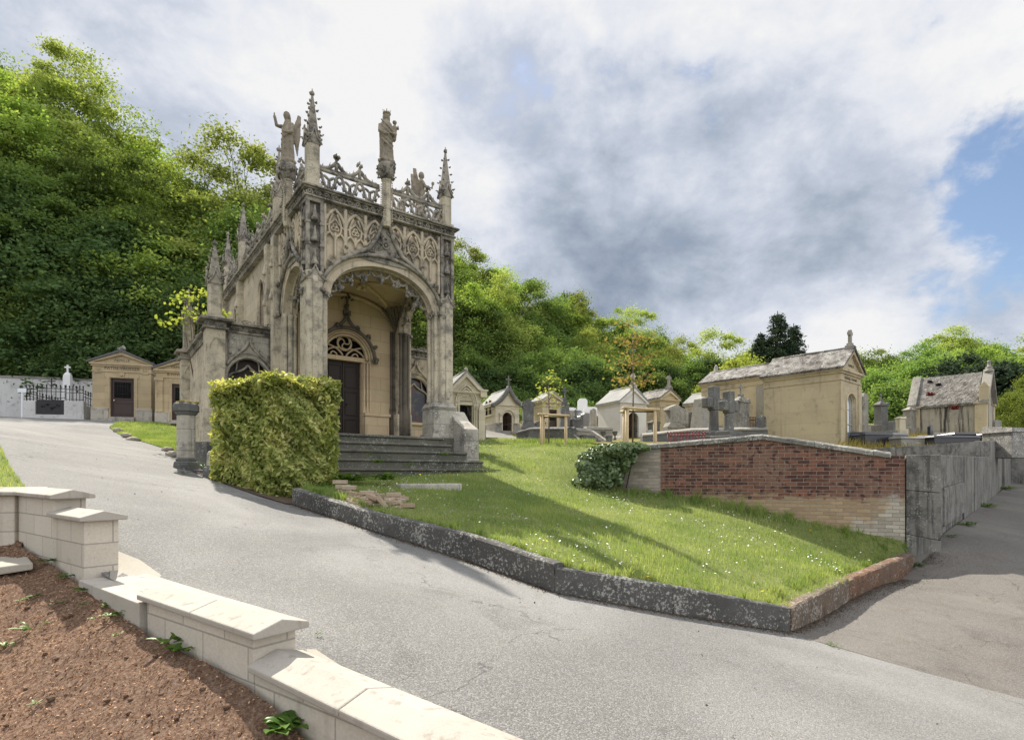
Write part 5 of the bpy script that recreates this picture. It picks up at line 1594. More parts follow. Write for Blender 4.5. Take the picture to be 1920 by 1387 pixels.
def mausoleum(name, label, cat, loc, rz, W, L, H, pitch, wall, roof, door='wood', plinth='plinth', texts=(), cross=0.0, base=.35, over=.14, cornice=.16, group=None, pilasters=False, side_win=False, keyst=False, floor=-.6, coff=0.0):
    """gabled tomb chapel: local x along the front, y to the back"""
    t = thing(name, label, cat, loc, rz, group)
    gh = pitch * W / 2
    dw, dh = W * .20, min(1.85, H * .74)
    dc = W / 2 + coff
    if door in ('arch_glass', 'arch_gate'):
        hole = [(dc - dw, base * .25), (dc + dw, base * .25), (dc + dw, dh - dw)] + ell2(dc, dw, dh - dw)[1:-1] + [(dc - dw, dh - dw)]
    elif door == 'pointed_gate':
        hole = [(dc - dw, .05), (dc + dw, .05), (dc + dw, dh), (dc - dw, dh)]
    else:
        hole = [(dc - dw, base * .25), (dc + dw, base * .25), (dc + dw, dh), (dc - dw, dh)]
    mb = MB()
    mb.panel([(0, 0), (W, 0), (W, H), (W / 2, H + gh), (0, H)], [hole] if door else [], lambda a, z: (a, 0, z), (0, .22, 0))
    mb.box(0, .22, .221, L, 0, H); mb.box(W - .22, W, .221, L, 0, H)
    mb.panel([(.221, 0), (W - .221, 0), (W - .221, H), (W / 2, H + gh - .1), (.221, H)], [], lambda a, z: (a, L, z), (0, -.2, 0))
    mb.build('wall', M[wall], t)
    pb = MB()
    e = .05
    x0, x1 = dc - dw - .06, dc + dw + .06
    pb.box(-e, x0, -e, .0, floor, base); pb.box(x1, W + e, -e, .0, floor, base); pb.box(x0 + .001, x1 - .001, -e - .12, .05, floor, base * .24)
    pb.box(-e, .0, .001, L + e, floor, base); pb.box(W, W + e, .001, L + e, floor, base); pb.box(.001, W - .001, L, L + e - .002, floor, base)
    pb.build('plinth', M[plinth], t, bevel=.012)
    k = MB()
    for z0, z1, o in ((H - cornice * 2.3, H - cornice * 2.05, .03), (H - cornice * .9, H - cornice * .45, .05), (H - cornice * .449, H - .001, .10)):
        k.box(-o, W + o, -o, .0, z0, z1); k.box(-o, .0, .001, L + o, z0, z1); k.box(W, W + o, .001, L + o, z0, z1)
    # raking mouldings of the pediment
    for s in (-1, 1):
        a = (W / 2 - s * (W / 2 + .10), H); b = (W / 2, H + gh + .10 * pitch)
        nx, nz = -s * pitch, 1
        q = .11
        k.prism([a, (a[0], a[1] - .0), (a[0] + s * .14, a[1]), (b[0], b[1] - q * 1.3), b], lambda u, v: (u, -.10, v), lambda u, v: (u, .0, v))
    k.build('cornice', M[wall], t)
    r = MB()
    th = .07
    for s in (-1, 1):
        a = (W / 2 - s * (W / 2 + over), H - (over - .10) * pitch + .012); b = (W / 2, H + gh + .10 * pitch + .012)
        r.prism([a, b, (b[0], b[1] + th * 1.2), (a[0], a[1] + th)], lambda u, v: (u, -over, v), lambda u, v: (u, L + over * .7, v))
    zr = H + gh + .10 * pitch + th
    r.tube([(W / 2, -over, zr), (W / 2, L / 2, zr + .012), (W / 2, L + over * .7, zr)], .06, 6)
    ro = r.build('roof', M[roof], t)
    if cross:
        c = MB()
        c.box(W / 2 - .13, W / 2 + .13, -.10, .16, zr - .12, zr + .10)
        c.box(W / 2 - .09, W / 2 + .09, -.06, .12, zr + .101, zr + .18)
        stone_cross(c, W / 2, .03, zr + .18, cross, w=cross * .25, arm=.62)
        c.build('cross', M['greystone'] if roof != 'roofgrey' else M['cream'], t, bevel=.012)
    # opening
    z0 = hole[0][1] if door else 0
    if door == 'wood':
        d = MB()
        d.box(dc - dw, dc + dw, .10, .14, z0, dh)
        for a, b, c_, e_ in ((-.86, .86, .08, .38), (-.8, .8, .46, .93)):
            X0, X1, Z0, Z1 = dc + dw * a, dc + dw * b, z0 + (dh - z0) * c_, z0 + (dh - z0) * e_
            for q in ((X0, X1, Z0, Z0 + .03), (X0, X1, Z1 - .03, Z1), (X0, X0 + .03, Z0 + .031, Z1 - .031), (X1 - .03, X1, Z0 + .031, Z1 - .031)):
                d.box(q[0], q[1], .075, .099, q[2], q[3])
        for s in (-1, 1): d.box(min(dc + s * dw, dc + s * (dw - .05)), max(dc + s * dw, dc + s * (dw - .05)), .06, .099, z0, dh)
        do = d.build('door', M['doorred'], t)
        g = MB()
        g.box(dc - dw * .72, dc + dw * .72, .085, .098, z0 + (dh - z0) * .5, z0 + (dh - z0) * .9)
        g.build('pane', M['black'], do)
        g = MB()
        for i in range(7):
            x = dc - dw * .66 + i * dw * .22
            g.tube([(x, .075, z0 + (dh - z0) * .5), (x, .075, z0 + (dh - z0) * .9)], .007, 4)
        for z in (.6, .8): g.tube([(dc - dw * .7, .075, z0 + (dh - z0) * z), (dc + dw * .7, .075, z0 + (dh - z0) * z)], .009, 4)
        g.build('grille', M['iron'], do)
        h = MB(); h.blob((dc - dw * .72, .05, z0 + (dh - z0) * .43), .032, 8, 6, 0); h.build('handle', M['knob'], do)
    elif door == 'arch_glass':
        d = MB(); d.prism([(a, z) for a, z in hole], lambda a, z: (a, .09, z), lambda a, z: (a, .10, z)); dd = d.build('window', M['glass'], t)
        f = MB()
        f.tube([(a, .07, z) for a, z in hole[1:]] + [(hole[0][0], .07, hole[0][1])], .022, 5)
        f.tube([(dc - dw, .07, z0 + (dh - z0) * .42), (dc + dw, .07, z0 + (dh - z0) * .42)], .018, 5)
        f.tube([(dc - dw, .07, z0 + (dh - z0) * .70), (dc + dw, .07, z0 + (dh - z0) * .70)], .008, 5)
        f.build('window_frame', M['cream'], dd)
        f = MB(); f.tube([(a, -.01, z) for a, z in [(dc + dw + .07, z0)] + [(dc + (a - dc) * (dw + .07) / dw, z + .03) for a, z in hole[2:]] + [(dc - dw - .07, z0)]], .035, 6); f.build('architrave', M[wall], t)
    elif door in ('arch_gate', 'pointed_gate', 'gate'):
        d = MB(); d.box(dc - dw, dc + dw, .60, .64, 0, dh); d.build('dark_interior', M['black'], t)
        g = MB()
        for i in range(8):
            x = dc - dw + (i + .5) * dw * 2 / 8
            top = dh if door != 'arch_gate' else dh - dw + math.sqrt(max(0, dw * dw - (x - dc) ** 2))
            g.tube([(x, .10, z0), (x, .10, top)], .010, 4)
        for z in (.06, .33, .40, .72):
            g.tube([(dc - dw, .10, z0 + (dh - z0) * z), (dc + dw, .10, z0 + (dh - z0) * z)], .014, 4)
        g.build('gate', M['rust'] if door == 'arch_gate' else M['iron'], t)
        if door == 'gate':
            pass
    if keyst:
        q = MB()
        for a, b, c_, e_ in ((dc - dw - .14, dc - dw - .02, z0, dh + .02), (dc + dw + .02, dc + dw + .14, z0, dh + .02), (dc - dw - .20, dc + dw + .20, dh + .021, dh + .16)):
            q.box(a, b, -.03, -.001, max(c_, base), e_)
        q.hexa([(dc - .08, -.05, dh + .0), (dc + .08, -.05, dh + .0), (dc + .08, -.031, dh + .0), (dc - .08, -.031, dh + .0), (dc - .11, -.07, dh + .24), (dc + .11, -.07, dh + .24), (dc + .11, -.031, dh + .24), (dc - .11, -.031, dh + .24)])
        q.blob((dc, -.07, dh + .12), .05, 8, 6, .2)
        # triglyphs at the ends of the frieze
        for s in (.10, W - .34):
            for j in range(4): q.box(s + j * .06, s + j * .06 + .035, -.025, -.001, H - cornice * 2.0, H - cornice * .95)
            q.box(s - .01, s + .23, -.03, -.001, H - cornice * 2.28 - .05, H - cornice * 2.3)
        q.build('door_surround', M[wall], t)
    if pilasters:
        q = MB()
        for x in (-.03, W - .25):
            q = MB(); q.box(x, x + .28, -.06, -.001, base, H - cornice * 2.4 - .121); q.box(x - .03, x + .31, -.09, -.0005, H - cornice * 2.4 - .12, H - cornice * 2.4)
            q.build('pilaster', M[wall], t)
    if side_win:
        q = MB()
        for y in (L * .32, L * .56):
            hl = [(y - .14, 1.0), (y + .14, 1.0), (y + .14, 1.55)] + [(y + .14 * math.cos(a * math.pi / 8), 1.55 + .14 * math.sin(a * math.pi / 8)) for a in range(1, 8)] + [(y - .14, 1.55)]
            q.prism(hl, lambda a, z: (-.012, a, z), lambda a, z: (.0, a, z))
        q.build('side_window', M['black'], t)
        f = MB()
        for y in (L * .32, L * .56):
            f.tube([(-.02, y - .17, .98), (-.02, y - .17, 1.55)] + [(-.02, y - .17 * math.cos(a * math.pi / 8), 1.55 + .17 * math.sin(a * math.pi / 8)) for a in range(1, 8)] + [(-.02, y + .17, 1.55), (-.02, y + .17, .98)], .028, 5)
        f.box(-.06, 0, L * .32 - .25, L * .56 + .25, .90, .96)
        f.build('window_frame', M[wall], t)
    for tx, size, z, col in texts:
        text_obj(tx, size, t, (W / 2, -.004 if not col else -.012, z))
    return t
def ell2(c, h, z, n=14): return [(c + h * math.cos(math.pi * i / n), z + h * math.sin(math.pi * i / n)) for i in range(n + 1)]
ANG = lambda dx, dy: math.atan2(dy, dx)
# -- left: the two family tombs at the top of the road
b0 = P(173, 786, 24.5)
tA = ANG(.917, .30)
m1 = mausoleum('family_tomb', 'ochre stone family tomb with brown panelled door beside the iron railed grave', 'tomb', tuple(b0), tA, 2.24, 2.3, 2.50, .42, 'beige2', 'lead', 'wood', 'plinth',
          (('FAMILLE', .15, 2.63, 0), ('PATIN-VAUDIER', .175, 2.27, 0)), 0, .52, .17, .17, keyst=True)
mb = MB(); leafy(mb, (1.12, -.02, 3.13), .17, 9); mb.box(.98, 1.26, -.14, .10, 2.98, 3.06); mb.build('finial', M['greystone'], m1)
b0 = P(293, 792, 23.6)
m2 = mausoleum('family_tomb', 'ochre tomb half hidden behind the chapel wing, with a glazed brown door', 'tomb', tuple(b0), tA, 1.9, 2.2, 2.25, .45, 'beige2', 'lead', 'wood', 'plinth',
          (), 0, .45, .16, .15, pilasters=True)
text_obj('FAMILLE', .14, m2, (.55, -.005, 2.36), align='LEFT'); text_obj('B.NIVE', .17, m2, (.40, -.005, 2.05), align='LEFT')
mb = MB(); leafy(mb, (.95, -.02, 2.80), .16, 9); mb.build('finial', M['greystone'], m2)
# white boundary wall behind
def wall_run(name, label, cat, pts, h, th, mat, cap=None, capmat=None, group=None, sink=.7):
    """pts: list of (x,y,zbase,ztop)"""
    a = Vector(pts[0][:3])
    t = thing(name, label, cat, tuple(a), 0, group)
    mb = MB(); cb = MB()
    for p, q in zip(pts, pts[1:]):
        p0 = Vector((p[0], p[1], 0)); q0 = Vector((q[0], q[1], 0)); d = (q0 - p0).normalized(); n = Vector((-d.y, d.x, 0)) * th
        o = Vector((a.x, a.y, a.z))
        f = lambda v, z, e=0.0: (v.x - o.x + n.x * e, v.y - o.y + n.y * e, z - o.z)
        mb.hexa([f(p0, p[2] - sink), f(q0, q[2] - sink), f(q0, q[2] - sink, 1), f(p0, p[2] - sink, 1), f(p0, p[3]), f(q0, q[3]), f(q0, q[3], 1), f(p0, p[3], 1)])
        if cap:
            e0, e1 = -cap / th, 1 + cap / th
            cb.hexa([f(p0, p[3] + .002, e0), f(q0, q[3] + .002, e0), f(q0, q[3] + .002, e1), f(p0, p[3] + .002, e1), f(p0, p[3] + .05, e0), f(q0, q[3] + .05, e0), f(q0, q[3] + .12, .5), f(p0, p[3] + .12, .5)])
            cb.hexa([f(p0, p[3] + .05, e1), f(p0, p[3] + .12, .5), f(q0, q[3] + .12, .5), f(q0, q[3] + .05, e1), f(p0, p[3] + .002, e1), f(p0, p[3] + .04, .5), f(q0, q[3] + .04, .5), f(q0, q[3] + .002, e1)])
    mb.build('wall', M[mat], t)
    if cap: cb.build('coping', M[capmat or 'greystone'], t)
    return t
def WP(px, yb, yt, Y): a = P(px, yb, Y); return (a.x, a.y, a.z, P(px, yt, Y).z)
wall_run('boundary_wall', 'long white rendered cemetery wall with grey coping under the dark wood', 'wall', [WP(-120, 772, 705, 28.2), WP(30, 778, 708, 28), WP(178, 786, 714, 27.6), WP(300, 790, 720, 27.0), WP(420, 792, 726, 26.5)], 0, .3, 'whitewall', .05)
# railed grave left of the tombs
g0 = P(47, 784, 24.8)
rg = thing('railed_grave', 'grave enclosure with black iron railings, cross and dark gate panel', 'grave', tuple(g0), ANG(.95, .16))
mb = MB()
Wg, Dg = 2.35, 2.4
mb.box(-.1, Wg + .05, -.12, .10, -.4, .17)
mb.box(-.05, .42, -.05, .2, .171, .78); mb.box(1.56, Wg, -.05, .2, .171, .80)
mb.box(Wg - .22, Wg, .201, Dg, -.4, .62); mb.box(-.05, .17, .201, Dg, -.4, .72)
mb.box(.3, Wg - .25, .5, Dg, -.3, .25)
mb.build('kerb_wall', M['greystone'] if False else M['whitewall'], rg, bevel=.015)
mb = MB(); mb.box(.44, 1.54, .0, .05, .2, .84)
for i in range(5): leafy(mb, (.7 + i * .15, -.02, .52 + .1 * math.sin(i * 2)), .09, 3)
mb.build('gate_panel', M['iron'], rg)
mb = MB()
def rail(p, q, n, h, z):
    p, q = Vector(p), Vector(q)
    for i in range(n + 1):
        a = p.lerp(q, i / n)
        mb.tube([a + Vector((0, 0, z)), a + Vector((0, 0, z + h + (.12 if i % 4 == 0 else 0)))], .014, 5)
        mb.blob(a + Vector((0, 0, z + h + .03)), (.03, .03, .06), 5, 4, 0)
        mb.tube([a + Vector((-.05, 0, z + h - .06)), a + Vector((.05, 0, z + h - .06))], .010, 4)
    for zz in (.08, h * .62, h * .85):
        mb.tube([p + Vector((0, 0, z + zz)), q + Vector((0, 0, z + zz))], .014, 5)
rail((0, .08, 0), (.42, .08, 0), 3, .62, .78)
rail((.44, .08, 0), (1.54, .08, 0), 6, .58, .86)
rail((1.58, .08, 0), (Wg - .08, .08, 0), 5, .62, .80)
rail((Wg - .1, .12, 0), (Wg - .1, Dg, -.15), 12, .60, .66)
rail((0, .12, 0), (.06, Dg, -.1), 11, .50, .72)
stone_cross(mb, 1.0, .08, 1.40, .42, .045, .03, .75)
for s in (-1, 1):
    mb.tube([(1.0 + s * q, .08, z) for q, z in bez((.02, 1.45), (.12, 1.62), (.26, 1.55), (.2, 1.42), 8)], .014, 5)
    mb.tube([(2.15 + s * .0 + s * q, 1.2, z) for q, z in bez((.02, 1.15), (.12, 1.42), (.30, 1.38), (.24, 1.2), 8)], .014, 5)
mb.tube([(2.15, 1.2, .8), (2.15, 1.2, 1.65)], .016, 5)
mb.build('railing', M['iron'], rg)
s0 = P(127, 760, 26.2)
st = thing('white_stele', 'tapered white grave stele with a small cross behind the black railings', 'grave marker', tuple(s0), ANG(.95, .2))
mb = MB(); mb.box(-.24, .24, -.2, .2, -.8, .25); mb.box(-.18, .18, -.14, .14, .251, 1.40, .035); mb.hexa([(-.145, -.10, 1.401), (.145, -.10, 1.401), (.145, .10, 1.401), (-.145, .10, 1.401), (-.07, -.06, 1.54), (.07, -.06, 1.54), (.07, .06, 1.54), (-.07, .06, 1.54)]); mb.build('stele', M['marble'], st, bevel=.01)
mb = MB(); stone_cross(mb, 0, 0, 1.53, .36, .07, .06, .66); mb.build('cross', M['marble'], st)
s0 = P(42, 784, 23.9)
ns = thing('notice_post', 'small white notice on a thin pale post by the railed grave', 'sign', tuple(s0), 0)
mb = MB(); mb.box(-.03, .03, -.03, .03, -.3, 1.1); mb.build('post', M['notice'], ns)
mb = MB(); mb.box(-.17, .20, -.045, -.03, 1.10, 1.27); mb.build('board', M['notice'], ns)
# -- centre: gothic tomb seen past the right pier
b0 = P(845, 829, 19.6)
gt = mausoleum('gothic_tomb', 'cream gothic tomb with pointed arch over iron gate, next to the chapel right pier', 'tomb', tuple(b0), R(22), 1.12, 1.6, 1.80, 1.0, 'cream', 'roofgrey', 'pointed_gate', 'cream', (), .0, .28, .08, .10)
mb = MB()
for d, o, r in ((.33, -.03, .03), (.28, -.02, .025), (.39, -.05, .028)):
    mb.tube([(.56 + a, o, z) for a, z in pointed(0, d, 1.36, d * 1.7, 10)], r, 6)
for s in (-1, 1):
    for d in (.30, .38):
        mb.lathe([(.05, .28), (.035, .36), (.032, 1.24), (.055, 1.32), (.06, 1.36)], .56 + s * d, -.05, 8)
mb.build('arch_moulding', M['cream'], gt)
text_obj('FAMILLE', .07, gt, (.56, -.01, 1.60)); text_obj('LOUVANNE', .075, gt, (.56, -.01, 1.46))
mb = MB(); mb.box(1.0, 1.24, -.12, .2, -.5, 1.15); mb.hexa([(1.0, -.12, 1.151), (1.24, -.12, 1.151), (1.24, .2, 1.151), (1.0, .2, 1.151), (1.11, -.02, 1.46), (1.13, -.02, 1.46), (1.13, .2, 1.46), (1.11, .2, 1.46)])
mb.box(1.06, 1.30, -.14, .2, 1.62, 1.83); mb.box(1.04, 1.34, -.17, .25, 1.831, 1.89)
mb.build('buttress', M['cream'], gt)
mb = MB(); stone_cross(mb, .56, 0, 2.45, .22, .045, .04); mb.build('cross', M['cream'], gt)
# round arched chapel
b0 = P(929, 812, 27.5)
rc = mausoleum('round_arched_tomb', 'small tomb chapel with dark round arched gate and curved black gable', 'tomb', tuple(b0), R(24), 1.28, 2.0, 1.42, .95, 'cream', 'roofgrey', 'arch_gate', 'greystone', (), .0, .5, .10, .08, side_win=True)
mb = MB()
for s in (-1, 1):
    mb.tube([(.66 + s * q, -.13, z) for q, z in bez((.88, 1.36), (.56, 1.50), (.24, 1.70), (.0, 2.30), 10)], .085, 6, flat=1.3)
    mb.blob((.66 + s * .84, -.13, 1.36), .13, 8, 6, .1)
mb.build('gable_coping', M['darkstone'], rc)
mb = MB(); stone_cross(mb, .66, -.1, 2.32, .52, .06, .05, .6); mb.build('cross', M['darkstone'], rc)
mb = MB()
mb.tube([(a, -.02, z) for a, z in ell2(.66, .36, .83 + .0)], .05, 6)
for s in (-1, 1): mb.lathe([(.10, .5), (.065, .56), (.06, .92), (.10, 1.0)], .66 + s * .40, -.05, 8)
mb.build('arch_moulding', M['cream'], rc)
# beige tomb behind the first young tree
b0 = P(1017, 808, 29)
bt = mausoleum('beige_tomb', 'beige pedimented tomb with grey door behind the bright green young tree', 'tomb', tuple(b0), R(26), 1.25, 1.3, 1.55, .62, 'beige', 'roofgrey', 'wood', 'beige', (), 0, .2, .12, .12)
# white tomb and neighbour
b0 = P(1163, 824, 25.5)
wt = mausoleum('white_tomb', 'white rendered tomb with pale slab roof and dark open doorway', 'tomb', tuple(b0), R(26), 1.50, 1.75, 1.72, .78, 'white', 'roofgrey', 'arch_gate', 'white', (), .42, .12, .12, .07)
b0 = P(1238, 812, 27)
yt = mausoleum('beige_tomb', 'beige tomb with mossy dark roof and stone cross to the right of the white tomb', 'tomb', tuple(b0), R(28), 1.15, 1.75, 1.66, .66, 'beige', 'roofmoss', 'gate', 'beige', (), .46, .25, .12, .12, pilasters=True)
# tomb peeping out behind the tall grey obelisk
b0 = P(1352, 815, 26)
pt = mausoleum('cream_tomb', 'small cream tomb mostly hidden behind the broad grey obelisk', 'tomb', tuple(b0), R(40), 1.5, 1.9, 1.55, .6, 'cream', 'roofgrey', 'gate', 'cream', (), .0, .2, .12, .10)
b0 = P(1441, 812, 23.5)
t2 = mausoleum('beige_tomb', 'longer beige tomb with ribbed mossy roof standing behind the big tomb', 'tomb', tuple(b0), R(40.6), 1.9, 3.1, 2.42, .55, 'beige', 'roofold', 'gate', 'greystone', (), .0, .45, .14, .15)
mb = MB()
for y in (.9, 1.9): mb.tube([(-.10, y, 2.46), (.95, y, 3.05)], .035, 5)
mb.build('roof_rib', M['lead'], t2)
mb = MB(); mb.lathe([(.14, 2.95), (.16, 3.05), (.08, 3.12), (.10, 3.3), (.03, 3.42)], .95, 2.9, 8); mb.build('finial', M['greystone'], t2)
mb = MB(); mb.box(-.05, -.001, .05, .50, .46, 2.0); mb.build('pilaster', M['greystone'], t2)
# the big beige tomb
b0 = P(1576, 836, 19)
big = mausoleum('large_beige_tomb', 'large plain beige tomb with mossy slab roof, cross and arched glass front', 'tomb', tuple(b0), R(40.6), 1.92, 2.62, 2.64, .70, 'beige', 'roofold', 'arch_glass', 'beige',
                (('FAMILLE', .14, 2.82, 0), ('FREDERIC VUMONT', .125, 2.36, 0)), .46, .10, .15, .17)
mb = MB()
for y_ in (.02,): mb.box(-.03, .30, -.03, -.0005, .1, 2.2); mb.box(1.62, 1.95, -.03, -.0005, .1, 2.2)
mb.build('corner_pilaster', M['beige'], big)
# -- right: the old tomb with the stone roof
b0 = P(1850, 828, 26)
ot = thing('ruined_tomb', 'old tomb with steep lichened stone roof, stained walls and a hole', 'tomb', tuple(b0), R(40.6))
OW, OL, OH = 1.75, 3.0, 1.75
mb = MB(); mb.box(0, OW, .30, OL - .3, -.5, OH); mb.panel([(.0, OH), (OW, OH), (OW / 2, OH + 1.52)], [], lambda a, z: (a, .05, z), (0, .3, 0))
mb.box(.2, OW - .2, .0, .299, -.5, OH); mb.build('wall', M['ruin'], ot)
for y in (0, OL - .42):
    for x in (-.10, OW - .22):
        mb = MB(); mb.box(x, x + .32, y - .02, y + .42, -.5, OH + .03); mb.box(x - .05, x + .37, y - .07, y + .47, OH + .031, OH + .12); mb.build('pilaster', M['beige'], ot)
mb = MB()
for s in (-1, 1):
    a = (OW / 2 - s * (OW / 2 + .12), OH + .0); b = (OW / 2, OH + 1.52)
    mb.prism([a, b, (b[0], b[1] + .12), (a[0], a[1] + .12)], lambda u, v: (u, .30, v), lambda u, v: (u, OL - .25, v))
ro = mb.build('roof', M['roofmoss'], ot)
d = ro.modifiers.new('s', 'SUBSURF'); d.subdivision_type = 'SIMPLE'; d.levels = d.render_levels = 5
d = ro.modifiers.new('w', 'DISPLACE'); d.texture = bpy.data.textures['rough']; d.strength = .05
for y in (-.12, OL - .30):
    mb = MB()
    for s in (-1, 1):
        a = (OW / 2 - s * (OW / 2 + .16), OH + .05); b = (OW / 2, OH + 1.60)
        mb.prism([a, b, (b[0], b[1] + .15), (a[0], a[1] + .15)], lambda u, v: (u, y, v), lambda u, v: (u, y + .38, v))
    mb.build('gable_coping', M['greystone'], ot, bevel=.02)
mb = MB(); mb.box(-.14, .14, -.10, .26, OH + .13, OH + .80); mb.hexa([(-.14, -.10, OH + .801), (.14, -.10, OH + .801), (.14, .26, OH + .801), (-.14, .26, OH + .801), (-.14, .07, OH + 1.05), (.14, .07, OH + 1.05), (.14, .09, OH + 1.05), (-.14, .09, OH + 1.05)]); mb.build('gable_shoulder', M['beige'], ot, bevel=.015)
mb = MB(); mb.lathe([(.20, OH + 1.58), (.17, OH + 1.72), (.11, OH + 1.76), (.16, OH + 1.82), (.08, OH + 1.87), (.055, OH + 2.05), (.085, OH + 2.09), (.06, OH + 2.14)], OW / 2, .05, 8); mb.build('finial', M['greystone'], ot)
mb = MB()
for (y, k) in ((2.30, .33), (1.95, .2)):
    f_ = .5 + k; mb.blob((-.12 + f_ * (OW / 2 + .12), y, OH + 1.52 * f_ + .12), (.05, .12, .09), 7, 5, .3)
mb.build('roof_hole', M['black'], ot)
# ---------------------------------------------------------------- single graves
def grave(name, label, cat, px, py, Y, rz=0.0, group=None):
    p = P(px, py, Y)
    return thing(name, label, cat, tuple(p), R(rz), group)
def stele(px, py, Y, h, w, label, mat='darkstone', rz=0, kind='shoulder', name='grave_stele', d=None, cross=0, base=.25):
    t = grave(name, label, 'grave marker', px, py, Y, rz)
    d = d or w * .55
    mb = MB()
    mb.box(-w * .72, w * .72, -d * .8, d * .8, -.5, base)
    mb.build('base', M[mat], t, bevel=.015)
    mb = MB()
    if kind == 'shoulder':       # waisted stele with a moulded pediment
        prof = [(-w * .58, base), (-w * .58, h * .34), (-w * .42, h * .46), (-w * .42, h * .80), (-w * .56, h * .83), (-w * .52, h * .90), (-w * .22, h * .95), (0, h), (w * .22, h * .95), (w * .52, h * .90), (w * .56, h * .83), (w * .42, h * .80), (w * .42, h * .46), (w * .58, h * .34), (w * .58, base)]
        mb.prism(prof, lambda a, b: (a, -d / 2, b), lambda a, b: (a, d / 2, b))
        mb.prism([(-w * .62, h * .30), (w * .62, h * .30), (w * .62, h * .35), (0, h * .42), (-w * .62, h * .35)], lambda a, b: (a, -d / 2 - .04, b), lambda a, b: (a, -d / 2 + .003, b))
        mb.box(-w * .30, w * .30, -d / 2 - .012, -d / 2 + .003, h * .48, h * .76)
    elif kind == 'obelisk':
        mb.hexa([(-w / 2, -d / 2, base), (w / 2, -d / 2, base), (w / 2, d / 2, base), (-w / 2, d / 2, base), (-w * .34, -d * .34, h * .93), (w * .34, -d * .34, h * .93), (w * .34, d * .34, h * .93), (-w * .34, d * .34, h * .93)])
        mb.hexa([(-w * .34, -d * .34, h * .931), (w * .34, -d * .34, h * .931), (w * .34, d * .34, h * .931), (-w * .34, d * .34, h * .931), (-w * .1, -d * .1, h), (w * .1, -d * .1, h), (w * .1, d * .1, h), (-w * .1, d * .1, h)])
    elif kind == 'block':
        mb.box(-w / 2, w / 2, -d / 2, d / 2, base, h * .82)
        mb.box(-w * .60, w * .60, -d * .62, d * .62, h * .821, h * .87)
        mb.hexa([(-w * .58, -d * .6, h * .871), (w * .58, -d * .6, h * .871), (w * .58, d * .6, h * .871), (-w * .58, d * .6, h * .871), (-w * .12, -d * .1, h), (w * .12, -d * .1, h), (w * .12, d * .1, h), (-w * .12, d * .1, h)])
        for s in (-1, 1): mb.blob((s * w * .45, -d * .5, h * .90), (w * .14, w * .1, w * .12), 6, 4, .1)
    elif kind == 'plain':
        mb.prism([(-w / 2, base), (w / 2, base), (w / 2, h * .9), (w * .3, h), (-w * .3, h), (-w / 2, h * .9)], lambda a, b: (a, -d / 2, b), lambda a, b: (a, d / 2, b))
    mb.build('stele', M[mat], t, bevel=.012)
    if cross:
        c = MB(); c.box(-w * .16, w * .16, -w * .12, w * .12, h - .02, h + .08); stone_cross(c, 0, 0, h + .08, cross, arm=.66); c.build('cross', M[mat], t, bevel=.008)
    return t
def ledger(px, py, Y, w, l, h, label, mat='greystone', rz=0, head=0.0, name='grave_slab'):
    t = grave(name, label, 'grave', px, py, Y, rz)
    mb = MB(); mb.box(0, w, 0, l, -.5, h * .6); mb.build('base', M[mat], t, bevel=.012)
    mb = MB(); mb.hexa([(-.04, -.04, h * .6 + .002), (w + .04, -.04, h * .6 + .002), (w + .04, l + .04, h * .6 + .002), (-.04, l + .04, h * .6 + .002), (.02, .02, h * .85), (w - .02, .02, h * .85), (w - .02, l - .02, h), (.02, l - .02, h)]); mb.build('slab', M[mat], t, bevel=.01)
    if head:
        mb = MB(); mb.prism([(.05, h), (w - .05, h), (w - .05, h + head * .8), (w * .7, h + head), (w * .3, h + head), (.05, h + head * .8)], lambda a, b: (a, l - .2, b - .04), lambda a, b: (a, l - .06, b - .04)); mb.build('headstone', M[mat], t, bevel=.01)
    return t
stele(990, 828, 22.5, 1.72, .50, 'tall dark waisted stele between the round arched tomb and the first young tree', rz=8)
stele(1059, 812, 26, 1.55, .50, 'black obelisk shaped grave marker with cross, just behind the first staked tree', 'darkstone', kind='obelisk', cross=.48, rz=10)
stele(1092, 786, 37, 1.35, .62, 'bright white upright stele high up among the far graves', 'marble', kind='plain', name='white_stele', d=.4)
for i, (px, py, w, h, lab) in enumerate(((1066, 783, 1.0, .65, 'low white headstone at the left end of the far grave row'), (1107, 781, .85, .62, 'rounded pale headstone right of the white upright stele'), (1082, 784, .6, .5, 'small grey headstone below the white upright stele'))):
    stele(px, py, 36, h, w, lab, ('marble', 'marble', 'granitegrey')[i], kind='plain', name='headstone', d=.25, base=.12)
wall_run('retaining_wall', 'grey stone retaining wall under the far white graves', 'wall', [WP(1050, 806, 782, 33), WP(1135, 808, 784, 32)], 0, .4, 'darkstone')
for i, (px, lab, m_) in enumerate(((1072, 'grey slab grave on the far terrace, left of the white stele', 'granitegrey'), (1098, 'pale slab grave on the far terrace, right of the white stele', 'marble'), (1120, 'grey slab grave on the far terrace beside the white tomb', 'greystone'))):
    ledger(px - 9, 786, 34.5 - i * .3, 1.0, 1.8, .28, lab, m_, 25, .35)
# dark low enclosure behind the lawn
wall_run('grave_enclosure', 'low dark stone enclosure wall behind the first staked tree', 'wall', [WP(968, 830, 813, 22.2), WP(994, 834, 806, 21.0), WP(1076, 835, 806, 20.2), WP(1083, 829, 808, 22.5)], 0, .25, 'darkstone', .03, 'darkstone')
ledger(1062, 822, 23.2, 1.3, 1.5, .55, 'broken stone slabs piled on a grave right of the first staked tree', 'greystone', 30)
ledger(1104, 818, 24.5, 1.1, .8, .5, 'stone sarcophagus with a flat lid in front of the white tomb', 'greystone', 10, name='sarcophagus')
